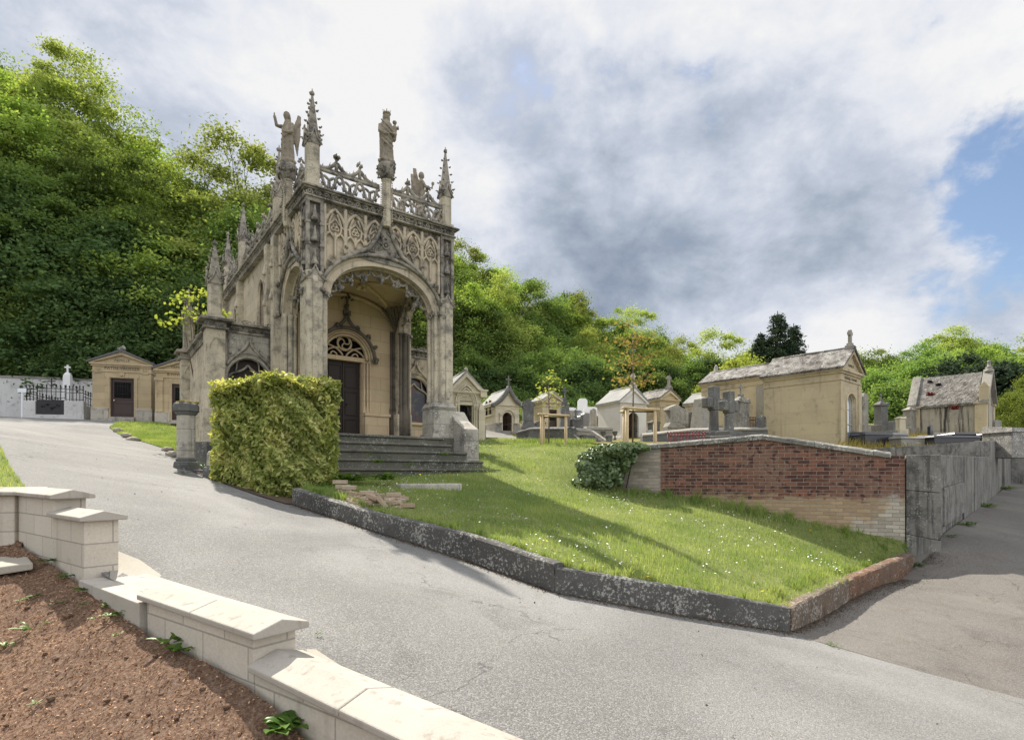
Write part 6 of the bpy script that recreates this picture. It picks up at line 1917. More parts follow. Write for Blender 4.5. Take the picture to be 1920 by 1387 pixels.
# stepped grave
sg = grave('stepped_grave', 'dark grave with stairs and two sloping side walls', 'grave', 1084, 834, 19.8, 20)
mb = MB()
for i in range(4): mb.box(0.12, 1.02, i * .22, 1.0, -.4, .10 + i * .10)
mb.build('stair', M['darkstone'], sg)
for x in (0, 1.04):
    mb = MB(); mb.prism([(-.15, -.4), (1.1, -.4), (1.1, .62), (1.0, .62), (-.15, .16)], lambda a, b: (x, a, b), lambda a, b: (x + .11, a, b)); mb.build('side_wall', M['greystone'], sg, bevel=.01)
    mb = MB(); mb.box(x - .03, x + .14, -.32, -.151, -.4, .30); mb.box(x - .05, x + .16, -.34, -.13, .301, .35); mb.build('post', M['darkstone'], sg, bevel=.01)
def urn(px, py, Y, s, label, mat='darkstone'):
    t = grave('grave_urn', label, 'urn', px, py, Y)
    mb = MB(); mb.lathe([(.10 * s, -.05), (.10 * s, .05 * s), (.04 * s, .10 * s), (.05 * s, .16 * s), (.15 * s, .28 * s), (.17 * s, .44 * s), (.20 * s, .47 * s), (.16 * s, .48 * s)], 0, 0, 12); mb.build('urn', M[mat], t)
urn(1131, 822, 21.5, .6, 'dark stone urn at the top of the stepped grave'); urn(1153, 822, 22.0, .6, 'dark stone urn beside the white tomb doorway')
# column plinth stumps by the path
st_ = grave('stone_stump', 'small dark stone stump at the corner of the gothic tomb', 'grave marker', 906, 828, 20.6)
mb = MB(); mb.box(-.10, .10, -.1, .1, -.4, .62); mb.box(-.07, .07, -.07, .07, .62, .70); mb.box(.1, .55, -.12, .1, -.4, .16); mb.build('stone', M['darkstone'], st_, bevel=.03)
for i, (px, py, Y, h, w, m_, kd, lab) in enumerate(((1012, 826, 23.5, .85, .45, 'darkstone', 'shoulder', 'low dark headstone behind the left stake of the first young tree'), (1068, 803, 30, .95, .5, 'greystone', 'plain', 'grey headstone on the terrace wall left of the stepped grave'),
        (1079, 815, 26, .8, .42, 'darkstone', 'block', 'small dark capped stone between the broken slabs and the white tomb'), (1112, 806, 28.5, 1.1, .42, 'greystone', 'obelisk', 'short grey obelisk close to the left wall of the white tomb'), (1098, 803, 30, .8, .5, 'granitegrey', 'plain', 'dull grey headstone below the far white stele'),
        (1226, 822, 23.0, .75, .5, 'darkstone', 'shoulder', 'dark low headstone before the beige tomb with the mossy roof'), (1296, 812, 27, 1.0, .46, 'darkstone', 'plain', 'dark headstone beside the thin dark iron railing'), (1272, 806, 31, 1.2, .5, 'greystone', 'block', 'capped grey stone far behind the broad grey headstone'),
        (1427, 822, 20.2, .8, .4, 'darkstone', 'plain', 'dark little headstone at the left foot of the large beige tomb'), (1672, 812, 25, .55, .4, 'darkstone', 'plain', 'low dark headstone in dry grass right of the finial stele'))):
    stele(px, py, Y, h, w, lab, m_, rz=18 + i * 3, kind=kd, cross=.3 if i in (2, 7) else 0, base=.1)
# right of centre
stele(1263, 822, 22.5, 1.35, .66, 'broad grey waisted headstone right of the second staked tree', 'greystone', rz=20)
stele(1281, 822, 24.5, 1.30, .40, 'narrow pale stele behind the broad grey headstone', 'greystone', rz=20, kind='plain')
stele(1316, 818, 20.5, 1.45, .64, 'broad tapering grey obelisk with flat top left of the dark crosses', 'greystone', kind='obelisk', rz=30, d=.55)
def big_cross(px, py, Y, h, arm, label, rz, w=.30):
    t = grave('stone_cross', label, 'cross', px, py, Y, rz)
    mb = MB(); mb.box(-.42, .42, -.32, .32, -.5, .22); mb.box(-.30, .30, -.24, .24, .221, .36); mb.build('base', M['darkstone'], t, bevel=.02)
    mb = MB()
    mb.lathe([(w * .62, .36), (w * .55, .5), (w * .52, h * .58)], 0, 0, 8, math.pi / 8, smooth=False)
    mb.box(-w * .5, w * .5, -w * .45, w * .45, h * .581, h)
    mb.box(-arm, -w * .501, -w * .42, w * .42, h * .62, h * .62 + w * 1.05); mb.box(w * .501, arm, -w * .42, w * .42, h * .62, h * .62 + w * 1.05)
    mb.build('cross', M['darkstone'], t, bevel=.03)
big_cross(1338, 832, 16.8, 1.72, .40, 'big dark weathered stone cross, the left of two, behind the brick wall', 30, .28)
big_cross(1366, 832, 16.0, 1.50, .34, 'dark weathered stone cross beside the taller one, nearer the big beige tomb', 35, .27)
stele(1389, 815, 20.6, 1.42, .58, 'grey gravestone topped by a small trefoil cross, left of the big tomb', 'greystone', rz=35, cross=.36, kind='block')
stele(1404, 814, 22.5, 1.28, .30, 'slim pale stele just right of the trefoil cross stone', 'greystone', rz=35, kind='plain')
wall_run('grave_kerb_wall', 'low mossy stone wall running behind the dark crosses', 'wall', [WP(1205, 838, 818, 19.5), WP(1300, 834, 808, 19.6), WP(1440, 834, 806, 20.0)], 0, .3, 'darkstone', .04, 'greystone')
def iron_fence(name, label, px0, px1, yb, h, Y0, Y1, n, mat):
    a, b = P(px0, yb, Y0), P(px1, yb, Y1)
    t = thing(name, label, 'fence', tuple(a))
    d = b - a
    mb = MB()
    for i in range(n + 1):
        p = d * (i / n)
        mb.tube([p + Vector((0, 0, -.2)), p + Vector((0, 0, h))], .016, 5)
        mb.blob(p + Vector((0, 0, h + .03)), (.022, .022, .05), 5, 4, 0)
    mb.build('bars', M[mat], t)
    mb = MB()
    for z in (.08, h * .88): mb.tube([Vector((0, 0, z)), d + Vector((0, 0, z))], .022, 5)
    mb.build('rail', M[mat], t)
iron_fence('grave_railing', 'low dark red painted iron grave railing behind the brick wall', 1252, 1322, 836, .36, 16.6, 16.2, 12, 'redfence')
iron_fence('grave_railing', 'thin dark iron railing left of the broad grey obelisk', 1281, 1312, 816, .42, 23.5, 23.3, 9, 'rust')
iron_fence('grave_railing', 'rusty spiked railing in front of the longer beige tomb', 1402, 1424, 808, .50, 21.8, 22.2, 8, 'rust')
# right hand side
stele(1619, 806, 26, 1.7, .42, 'slim grey pillar stele right against the big tomb', 'greystone', kind='plain', rz=30)
stele(1652, 806, 28, 1.45, .62, 'dark stele with crowning finial standing against the trees', 'darkstone', kind='block', rz=28, cross=.30)
stele(1688, 808, 27.5, .72, .46, 'small pale stele with pyramid cap in the yellow grass', 'cream', kind='block', rz=25, base=.1)
stele(1706, 806, 28, 1.15, .62, 'pale grey stele left of the ruined tomb', 'greystone', kind='block', rz=30, base=.1)
stele(1744, 830, 19.5, .62, .19, 'narrow black granite stele in front of the ruined tomb', 'granite', kind='plain', rz=30, d=.10, base=.02)
stele(1866, 812, 27, .62, .5, 'little mossy headstone right of the ruined tomb', 'greystone', kind='plain', rz=20)
ledger(1622, 829, 19.2, 1.15, .9, .42, 'dark granite grave beside the big tomb front', 'granite', 12, .0)
ledger(1655, 826, 20.5, 1.2, 1.4, .36, 'dark grey granite grave beyond the big tomb front', 'granitegrey', 15, .0)
ledger(1690, 830, 18.9, .95, .8, .25, 'pale slab grave at the left end of the long concrete wall', 'greystone', 10)
ledger(1752, 829, 18.7, 1.75, .7, .28, 'polished black slab grave behind the long concrete wall', 'granite', 8)
ledger(1790, 824, 20.5, 1.9, .9, .32, 'wide black granite slab in front of the ruined tomb', 'granite', 8)
ledger(1850, 824, 20.2, 1.1, .9, .26, 'black slab grave near the corner of the long concrete wall', 'granite', 8)
ledger(1898, 830, 19.0, 1.2, 1.0, .62, 'pale mossy stone grave at the right picture edge above the wall', 'coping', 12)
# ---------------------------------------------------------------- brick wall with sloping coping
bw0 = P(1235, 932, 12.65); bw1 = P(1697, 1000, 10.62)
bdir = Vector((bw1.x - bw0.x, bw1.y - bw0.y, 0)); BL = bdir.length; bdir.normalize()
bt_ = thing('brick_wall', 'old red and tan brick retaining wall with stone coping, peaked in the middle', 'wall', (bw0.x, bw0.y, 0), math.atan2(bdir.y, bdir.x))
BX0 = -1.35
def wtop(x):
    pts = [(BX0, .545), (0, .60), (2.15, .735), (BL, .275)]
    for (a, za), (b, zb) in zip(pts, pts[1:]):
        if a <= x <= b: return za + (zb - za) * (x - a) / (b - a)
    return pts[-1][1]
mb = MB()
xs = [BX0, 0, 2.15, BL]
mb.panel([(BX0, -1.7), (BL, -1.7)] + [(x, wtop(x)) for x in xs[::-1]], [], lambda a, z: (a, 0, z), (0, .34, 0))
mb.build('wall', M['brick'], bt_)
rn = random.Random(5)
cuts = [BX0, -.02, .95, 2.15, 3.1, 4.1, BL - .22]
for a, b in zip(cuts, cuts[1:]):
    c = MB(); a += .004; b -= .004
    k = 5; vs = []; fs = []
    for i in range(k + 1):
        x = a + (b - a) * i / k; z = wtop(x) + .003 + rn.uniform(-.004, .004)
        for (y, dz) in ((-.045, 0), (-.05, .075), (-.015, .105), (.17, .125), (.36, .105), (.39, .07), (.385, 0)):
            vs.append((x, y + rn.uniform(-.004, .004), z + dz + rn.uniform(-.005, .005)))
    for i in range(k):
        for q in range(7): fs.append((i * 7 + q, i * 7 + (q + 1) % 7, (i + 1) * 7 + (q + 1) % 7, (i + 1) * 7 + q))
    fs += [tuple(range(7)), tuple(k * 7 + q for q in range(7))]
    c.add(vs, fs); c.build('coping', M['coping'], bt_)
c = MB(); c.box(BL - .21, BL - .01, -.02, .30, wtop(BL - .1) - .005, wtop(BL - .1) + .07); c.box(BL - .21, BL - .015, -.015, .30, wtop(BL) - .09, wtop(BL - .1) - .01); c.build('coping', M['brick'], bt_)
# ---------------------------------------------------------------- grey block wall along the side road
kd = Vector((.70, .714, 0)).normalized()
def blockwall(name, label, p0, p1, th, z_top0, z_top1, zb0, zb1, mat, joints, face_jit=.02, seed=1):
    """wall of big cast blocks between plan points; joints: list of (t0,t1,f0,f1)"""
    t = thing(name, label, 'wall', (p0[0], p0[1], zb0))
    rn = random.Random(seed)
    p0 = Vector((p0[0], p0[1], 0)); p1 = Vector((p1[0], p1[1], 0)); d = p1 - p0; n = Vector((-d.y, d.x, 0)).normalized()
    for (a, b, f0, f1, off, m_) in joints:
        mb = MB()
        o = n * off
        def q(tt, f, e):
            base = p0 + d * tt + o + n * e
            zb = zb0 + (zb1 - zb0) * tt - .35; zt = z_top0 + (z_top1 - z_top0) * tt
            return (base.x - p0.x, base.y - p0.y, zb + (zt - zb) * f - zb0)
        g = .0025
        a_, b_ = a + g, b - g
        mb.hexa([q(a_, f0, 0), q(b_, f0, 0), q(b_, f0, th), q(a_, f0, th), q(a_, f1, 0), q(b_, f1, 0), q(b_, f1, th), q(a_, f1, th)])
        mb.build('block', M[m_], t, bevel=.012)
    return t
c0 = P(1766, 1029, 10.3); c00 = P(1699, 1012, 10.58)
zt = P(1700, 853, 10.58).z
blockwall('end_pier', 'big grey weathered stone blocks ending the brick wall at the side road', (c00.x, c00.y), (c0.x - .0, c0.y), .34, zt, zt, c00.z, c0.z, 'concrete',
          [(0, .99, 0, .235, 0, 'concrete2'), (0, .985, .238, .66, .012, 'concrete'), (0, .99, .663, 1, .004, 'concrete')])
r0 = Vector((c0.x - .02, c0.y + .12, 0)); r1 = P(1857, 936, 17.9)
zr1 = P(1857, 857, 17.9).z
js = []
rn = random.Random(9)
for a, b, m_ in ((0, .10, 'concrete'), (.102, .24, 'concrete'), (.242, .40, 'concrete'), (.402, .60, 'concrete2'), (.602, .80, 'concrete2'), (.802, 1, 'concrete2')):
    if a < .4:
        js += [(a, b, 0, .30, rn.uniform(0, .05), 'concrete2' if a else 'concrete'), (a, b, .302, .68, rn.uniform(.0, .07), m_), (a, b, .682, 1, rn.uniform(0, .04), m_)]
    else:
        js += [(a, b, 0, 1, rn.uniform(0, .03), m_)]
blockwall('block_wall', 'stained grey concrete block wall along the right side road', (r0.x, r0.y), (r1.x, r1.y), .36, zt, zr1, c0.z, r1.z, 'concrete', js)
s1 = P(1895, 908, 25.7)
blockwall('tall_block_wall', 'taller pale concrete wall stretch further up the side road', (r1.x + .05, r1.y + .06), (s1.x, s1.y), .4, P(1858, 826, 18).z, P(1894, 827, 25.7).z, r1.z, s1.z, 'concrete2',
          [(0, .30, 0, 1, 0, 'concrete2'), (.302, .62, 0, 1, .08, 'concrete2'), (.622, 1, 0, 1, .0, 'concrete2')])
wall_run('long_concrete_wall', 'long level concrete wall above the brick wall, dark with pale lichen', 'wall', [WP(1505, 862, 848, 16.6), WP(1600, 872, 843, 17.2), WP(1740, 880, 834, 17.6), WP(1857, 880, 826, 17.95)], 0, .3, 'concrete')
wall_run('road_end_wall', 'dark wall closing the view at the far end of the side road', 'wall', [WP(1894, 900, 826, 27.5), WP(1990, 906, 822, 26.5)], 0, .3, 'concrete')
# ---------------------------------------------------------------- stone bollard pillars at the chapel forecourt
def octa(mb, r, z0, z1, r1=None):
    r *= .88; r1 = r1 * .88 if r1 else None
    mb.lathe([(r, z0), (r1 or r, z1)], 0, 0, 8, math.pi / 8, smooth=False)
b0 = P(349, 884, 11.2)
bp = thing('stone_pillar', 'short octagonal stone pillar with mossy cap by the road', 'pillar', tuple(b0), R(20))
mb = MB(); octa(mb, .26, -.3, .16); octa(mb, .26, .16, .21, .23); octa(mb, .215, .21, .26); mb.build('base', M['darkstone'], bp, bevel=.015)
mb = MB(); octa(mb, .195, .26, 1.12); mb.build('shaft', M['plinth'], bp, bevel=.02)
mb = MB(); octa(mb, .20, 1.12, 1.19, .25); octa(mb, .275, 1.19, 1.33); octa(mb, .275, 1.33, 1.37, .20); mb.build('cap', M['darkstone'], bp, bevel=.02)
mb = MB()
for i in range(26): mb.blob((rnd.gauss(0, .09), rnd.gauss(0, .09), 1.37 + rnd.uniform(0, .02)), (.05, .05, .03), 6, 4, .3)
mb.build('moss', M['straw'], bp)
b0 = P(404, 895, 10.55)
bs = thing('broken_pillar', 'broken octagonal pillar stump half hidden by the hedge', 'pillar', tuple(b0), R(20))
mb = MB(); octa(mb, .25, -.3, .17); octa(mb, .25, .17, .21, .2); mb.build('base', M['darkstone'], bs, bevel=.015)
mb = MB(); octa(mb, .18, .21, .46, .17); octa(mb, .17, .46, .50, .12); mb.build('shaft', M['plinth'], bs, bevel=.02)
wall_run('forecourt_kerb', 'low dark mossy stone kerb between the pillar and the stump', 'kerb', [WP(362, 892, 880, 11.05), WP(392, 898, 882, 10.7)], 0, .2, 'darkstone')
wall_run('forecourt_wall', 'dark low wall tucked between pillar and chapel', 'wall', [WP(362, 872, 828, 12.1), WP(388, 876, 828, 12.0)], 0, .2, 'darkstone')
# stone block lying at the foot of the steps
p0 = P(752, 935, 9.75)
fb = thing('stone_block', 'long lichened stone block lying on the grass below the steps', 'stone block', tuple(p0), R(31))
mb = MB(); mb.box(0, 1.18, 0, .26, -.25, .26); o = mb.build('stone_block', M['plinth'], fb, bevel=.025)
# ---------------------------------------------------------------- new cast stone wall round the planting bed
ND = Vector((-.809, .588, 0)); NN = Vector((.588, .809, 0))
def coping(mb, a, b, w, zr, rise=.038, th=.030, o0=0.0):
    """ridged coping between plan points a and b"""
    a = Vector((a[0], a[1], 0)); b = Vector((b[0], b[1], 0)); d = (b - a).normalized(); n = Vector((-d.y, d.x, 0))
    ring = lambda p, z: [p - n * w + Vector((0, 0, z - rise - th)), p - n * w + Vector((0, 0, z - rise)), p + Vector((0, 0, z)), p + n * w + Vector((0, 0, z - rise)), p + n * w + Vector((0, 0, z - rise - th)), p + Vector((0, 0, z - rise - th))]
    z0, z1 = zr if hasattr(zr, '__len__') else (zr, zr)
    vs = ring(a, z0) + ring(b, z1)
    mb.add(vs, [(i, (i + 1) % 6, 6 + (i + 1) % 6, 6 + i) for i in range(6)] + [(0, 1, 2, 5), (5, 2, 3, 4), (6, 11, 8, 7), (11, 10, 9, 8)])
def low_wall(mb, a, b, w, zt, zb):
    a = Vector((a[0], a[1], 0)); b = Vector((b[0], b[1], 0)); d = (b - a).normalized(); n = Vector((-d.y, d.x, 0))
    f = lambda p, s, z: p + n * (w * s) + Vector((0, 0, z))
    zt0, zt1 = zt if hasattr(zt, '__len__') else (zt, zt)
    mb.hexa([f(a, -1, zb), f(b, -1, zb), f(b, 1, zb), f(a, 1, zb), f(a, -1, zt0), f(b, -1, zt1), f(b, 1, zt1), f(a, 1, zt0)])
R1 = Vector((-1.043, 2.55, 0)); R2 = Vector((-2.007, 3.25, 0))
def along(s): return R1 + (R2 - R1) * s
def wall_thing(name, label, segs, orient):
    """the wall's own axes: x along the wall so that block joints follow it"""
    ang = math.atan2(orient.y, orient.x)
    t = thing(name, label, 'garden wall', (R1.x, R1.y, 0), ang)
    Mi = (Matrix.Translation((R1.x, R1.y, 0)) @ Matrix.Rotation(ang, 4, 'Z')).inverted()
    for kind, args in segs:
        mb = MB()
        if kind == 'wall': low_wall(mb, *args); m_ = 'newblock'
        elif kind == 'coping': coping(mb, *args); m_ = 'newcoping'
        mb.xform(Mi)
        o = mb.build(kind, M[m_], t, bevel=.007)
    return t
e0 = along(.03); e1 = along(1.0)
dlow = 1.0
L0, L1 = along(-.03), along(-2.2)
wall_thing('garden_wall', 'new pale block wall with ridged coping, the near stepped stretch beside the soil', [
    ('wall', (along(.05), along(.985), .105, (-.72, -.70), -1.35)),
    ('coping', (along(0), along(.50), .139, (-.655, -.645))), ('coping', (along(.503), along(1.03), .139, (-.645, -.635))),
    ('wall', (along(-2.2), along(.045), .105, (-1.02, -.87), -1.6)),
    ('coping', (along(-.49), along(.0460), .139, (-.838, -.800))), ('coping', (along(-1.3), along(-.494), .139, (-.890, -.838))), ('coping', (along(-2.2), along(-1.304), .139, (-.948, -.890)))], ND)
R3 = Vector((-2.77, 3.80, 0)); R4 = Vector((-3.22, 4.13, 0)); R5 = Vector((-4.0, 4.70, 0)); R6 = R5 + Vector((-3.4, -.55, 0))
du = (R4 - R3).normalized()
wall_thing('garden_wall', 'new pale block wall with stepped pier and higher coping turning round the back of the soil', [
    ('wall', (R3 + du * .03, R4 + du * .1, .10, -.30, -1.2)), ('coping', (R3 - du * .02, R4 + du * .12, .139, (-.242, -.238))),
    ('wall', (R4 + du * .105, R5 + du * .09, .10, -.165, -1.2)), ('coping', (R4 + du * .03, R5 + du * .0, .139, (-.108, -.10))),
    ('wall', (R5 + Vector((-.1, -.0, 0)), R6, .10, -.165, -1.2)), ('coping', (R5 + Vector((.10, .015, 0)), R6, .139, (-.10, -.10)))], ND)
th0, th1 = along(1.06), R3 - du * .0
mb = MB(); low_wall(mb, along(1.0) + NN * .05, R3 + NN * .05, .19, (-.718, -.690), -1.1); o = mb.build('threshold_slab', M['newcoping'], bevel=.006)
tag(o, 'flat pale stone threshold slab across the gap in the new wall', 'slab')
p0 = P(0, 1078, 4.0)
mb = MB(); mb.hexa([tuple(P(-40, 1084, 3.95)), tuple(P(62, 1068, 3.95)), tuple(P(55, 1045, 4.35)), tuple(P(-40, 1052, 4.35)), tuple(P(-40, 1068, 3.95)), tuple(P(62, 1054, 3.95)), tuple(P(48, 1041, 4.35)), tuple(P(-40, 1044, 4.35))])
o = mb.build('stone_slab', M['slab'], bevel=.01); tag(o, 'soil spattered pale stone slab lying in the corner of the bed', 'slab')
# ================================================================ trees
def leaf_quads(cen, nrm_bias, L, W, rng, name, mat, parent=None, droop=0.0):
    """one bent diamond leaf spray per centre point"""
    n = len(cen)
    d = rng.normal(size=(n, 3)); d[:, 2] *= .6; d[:, 2] -= droop
    d /= np.linalg.norm(d, axis=1)[:, None]
    u = rng.normal(size=(n, 3)) + nrm_bias
    s = np.cross(d, u); s /= np.maximum(np.linalg.norm(s, axis=1), 1e-6)[:, None]
    l = (L * rng.uniform(.6, 1.3, n))[:, None]; w = (W * rng.uniform(.6, 1.3, n))[:, None]
    nn = np.cross(s, d)
    a = cen - d * l * .5; b = cen + s * w * .5 + nn * l * .06; c = cen + d * l * .5; e = cen - s * w * .5 + nn * l * .06
    V = np.stack([a, b, c, e], 1).reshape(-1, 3)
    Fq = np.arange(n * 4).reshape(n, 4)
    return rawmesh(name, V, Fq, mat, parent)
def crown_points(rng, H, rx, ry, z0, n_cl, per, clump, top=1.0, ragged=.35, fill=.5):
    """leaf positions in uneven clumps spread through an egg-shaped crown"""
    zc = (z0 + H) / 2; rz = (H - z0) / 2
    out, nb = [], []
    lobes = rng.normal(size=(9, 3)); lobes /= np.linalg.norm(lobes, axis=1)[:, None]
    lamp = rng.uniform(-ragged, ragged, 9)
    for i in range(n_cl):
        d = rng.normal(size=3); d /= np.linalg.norm(d)
        r = rng.uniform(fill, 1.0) ** .7
        q = 1 + float(np.sum(lamp * np.maximum(0, lobes @ d) ** 3)) + rng.uniform(-.12, .12)
        taper = 1 - .30 * max(0, d[2]) * top
        c = np.array([d[0] * rx * r * q * taper, d[1] * ry * r * q * taper, zc + d[2] * rz * r * q])
        cr = clump * rng.uniform(.55, 1.35)
        k = int(per * rng.uniform(.6, 1.4))
        p = rng.normal(size=(k, 3)) * (np.where(rng.uniform(0, 1, k) < .15, .85, .46) * cr)[:, None] * np.array([1.15, 1.15, .62])
        p[:, 2] -= .22 * (p[:, 0] ** 2 + p[:, 1] ** 2) / max(cr, .1)
        out.append(c + p); nb.append(np.tile(d * .6 + np.array([0, 0, .8]), (k, 1)) + p / cr * .8)
    return np.concatenate(out), np.concatenate(nb)
def trunk_mesh(rng, H, z0, rx, r0, name, parent, mat, limbs=7, lean=0.0):
    mb = MB()
    px = [(0, 0, -1.5)]
    k = 8
    for i in range(1, k + 1):
        t = i / k
        px.append((lean * t * t * H + rng.normal() * .05 * rx, rng.normal() * .05 * rx, H * .88 * t))
    mb.tube(px, r0, 8, r_end=r0 * .18)
    for i in range(limbs):
        t = rng.uniform(.25, .85); b = Vector(px[int(t * k)])
        w = rng.uniform(0, 6.28); L = rx * rng.uniform(.55, .95) * (1.1 - t * .5)
        e = b + Vector((math.cos(w) * L, math.sin(w) * L, L * rng.uniform(.3, .9)))
        m_ = b.lerp(e, .5) + Vector((0, 0, L * .10))
        mb.tube([b, m_, e], r0 * (.45 - .25 * t), 5, r_end=r0 * .05)
        for q in range(2):
            f = m_.lerp(e, rng.uniform(.2, .8)); g = f + Vector((rng.normal() * L * .3, rng.normal() * L * .3, L * .3))
            mb.tube([f, g], r0 * .10, 4, r_end=r0 * .03)
    return mb.build(name, M[mat], parent, fix=False)
PROTO = {}
def proto(kind, seed, mat, H, rx, z0, n_cl, per, clump, L, W, ragged=.35, fill=.5, trunk=.16, top=1.0, bark='bark', droop=.0, name='tree', cat='tree'):
    rng = np.random.default_rng(seed)
    t = thing(name, '', cat)
    trunk_mesh(rng, H, z0, rx, trunk, 'trunk', t, bark)
    p, nb = crown_points(rng, H, rx, rx, z0, n_cl, per, clump, top, ragged, fill)
    leaf_quads(p, nb, L, W, rng, 'crown', M[mat], t, droop)
    PROTO.setdefault(kind, []).append((t, H))
for sd in (1, 2):
    proto('fresh', sd, 'leaf_fresh', 11, 3.7, 1.6, 90, 400, 1.0, .21, .13, .85)
    proto('mid', sd + 10, 'leaf_mid', 11, 3.9, 1.2, 95, 400, 1.0, .21, .13, .8)
    proto('dark', sd + 20, 'leaf_dark', 9, 3.6, .2, 100, 350, .95, .21, .13, .7)
proto('airy', 31, 'leaf_fresh', 12, 3.2, 3.0, 80, 130, .8, .22, .13, .55, .35, .2)
proto('airy', 32, 'leaf_olive', 12, 3.4, 2.5, 90, 140, .8, .22, .13, .55, .35, .2)
proto('olive', 41, 'leaf_olive', 10, 3.7, 1.0, 90, 340, .95, .20, .12, .8)
proto('lime', 51, 'leaf_lime', 5, 2.4, .3, 100, 260, .6, .17, .10, .3)
proto('bush', 61, 'leaf_mid', 3.4, 1.9, -.2, 70, 220, .55, .16, .10, .4, .3, .06)
proto('yew', 71, 'leaf_conifer', 4.2, 2.4, .0, 110, 150, .5, .26, .09, .25, .35, .12)
# bare and thinly leaved saplings on the skyline
def bare(seed):
    rng = np.random.default_rng(seed)
    t = thing('bare_tree', '', 'tree')
    mb = MB()
    for s in range(3):
        b = Vector((rng.normal() * .5, rng.normal() * .3, -.5)); pts = [b]
        for i in range(7): pts.append(pts[-1] + Vector((rng.normal() * .22, rng.normal() * .22, 1.35)))
        mb.tube(pts, .085, 6, r_end=.018)
        for i in range(2, 8):
            for q in range(3):
                w = rng.uniform(0, 6.28); L = rng.uniform(.5, 1.3)
                e = pts[i] + Vector((math.cos(w) * L * .7, math.sin(w) * L * .7, L))
                mb.tube([pts[i], e], .022, 4, r_end=.008)
                for z in range(2):
                    f = pts[i].lerp(e, rng.uniform(.4, .9)); mb.tube([f, f + Vector((rng.normal() * .3, rng.normal() * .3, .35))], .010, 3, r_end=.005)
    mb.build('trunk', M['bark'], t, fix=False)
    p = rng.normal(size=(160, 3)) * np.array([1.2, 1.0, 1.6]) + np.array([0, 0, 7.6])
    leaf_quads(p, np.array([0, 0, 1.0]), .20, .12, rng, 'crown', M['leaf_olive'], t)
    PROTO.setdefault('bare', []).append((t, 10.0))
bare(81); bare(82)
# dark spruce: whorls of drooping branches
def conifer(seed, H, r):
    rng = np.random.default_rng(seed)
    t = thing('conifer', '', 'tree')
    mb = MB(); mb.tube([(0, 0, -1), (0, 0, H)], .22, 7, r_end=.03); mb.build('trunk', M['bark'], t, fix=False)
    C_, N_ = [], []
    z = .8
    while z < H - .2:
        f = 1 - z / H
        for k in range(int(6 + f * 7)):
            w = rng.uniform(0, 6.28); L = r * (f ** .85) * rng.uniform(.65, 1.12) + .15
            m = int(26 * L + 8)
            tt = rng.uniform(.1, 1, m)
            q = np.stack([math.cos(w) * L * tt, math.sin(w) * L * tt, z + L * (.22 * tt - .42 * tt ** 2)], 1)
            q += rng.normal(size=(m, 3)) * np.array([.16, .16, .09]) * (1.1 - .5 * tt)[:, None]
            C_.append(q); N_.append(np.tile([0, 0, 1.0], (m, 1)))
        z += .30
    leaf_quads(np.concatenate(C_), np.concatenate(N_), .38, .10, rng, 'crown', M['leaf_conifer'], t, .25)
    PROTO.setdefault('conifer', []).append((t, H))
conifer(91, 9.0, 3.4)
USED = set()
rt = random.Random(42)
def place_tree(kind, px, ytop, Y, label, group, wide=1.0, h=None, idx=None, name=None):
    opts = PROTO[kind]
    t, H = opts[idx if idx is not None else rt.randrange(len(opts))]
    top = P(px, ytop, Y)
    ground = gz(top.x, top.y)
    hh = h or max(2.5, top.z - ground)
    if h is None and hh > H * 1.9: hh = H * 1.9
    o = copy_tree(t)
    o.location = (top.x, top.y, top.z - hh)
    s = hh / H
    o.scale = (s * wide, s * wide, s)
    o.rotation_euler = (0, 0, rt.uniform(0, 6.28))
    if name: o.name = name
    tag(o, label, 'tree', group)
    for ch in [c for c in bpy.data.objects if c.parent == o and c.name.startswith('trunk')]:
        pass
    return o
def skyl(px, pts):
    for (a, ya), (b, yb) in zip(pts, pts[1:]):
        if a <= px <= b: return ya + (yb - ya) * (px - a) / (b - a)
    return pts[0][1] if px < pts[0][0] else pts[-1][1]
LSK = [(-200, -20), (0, 95), (60, 120), (120, 150), (190, 205), (250, 255), (310, 295), (370, 320), (410, 350), (450, 320), (480, 320), (560, 370)]
G1 = 'trees of the wooded slope behind the chapel'
top_l = 'green tree standing on the skyline of the left wooded slope'
for i, px in enumerate(range(-150, 560, 62)):
    k = ('fresh', 'airy', 'mid', 'airy', 'olive', 'airy')[i % 6]
    y = skyl(px, LSK) + rt.uniform(-14, 34)
    place_tree(k, px + rt.uniform(-14, 14), y, rt.uniform(41, 46), 'leafy tree on the skyline of the left wooded slope', G1 + ', top row', 1.05, h=rt.uniform(11, 13.5))
for i, px in enumerate(range(-180, 540, 66)):
    k = ('mid', 'fresh', 'airy', 'fresh', 'olive')[i % 5]
    y = skyl(px, LSK) + 70 + rt.uniform(-20, 30)
    place_tree(k, px + rt.uniform(-18, 18), y, rt.uniform(36, 40), 'sunlit green tree in the middle of the left wooded slope', G1 + ', upper row', 1.1, h=rt.uniform(10, 12))
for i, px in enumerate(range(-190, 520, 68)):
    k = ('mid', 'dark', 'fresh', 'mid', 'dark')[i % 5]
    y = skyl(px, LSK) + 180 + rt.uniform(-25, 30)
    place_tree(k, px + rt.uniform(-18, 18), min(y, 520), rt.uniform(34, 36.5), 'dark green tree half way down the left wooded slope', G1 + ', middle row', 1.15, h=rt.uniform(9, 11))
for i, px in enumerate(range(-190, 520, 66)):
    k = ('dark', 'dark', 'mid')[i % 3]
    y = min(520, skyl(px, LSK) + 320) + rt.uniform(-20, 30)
    place_tree(k, px + rt.uniform(-15, 15), y, rt.uniform(32.0, 33.4), 'deep green bushy tree low on the slope behind the white wall', G1 + ', low row', 1.15, h=rt.uniform(7, 9))
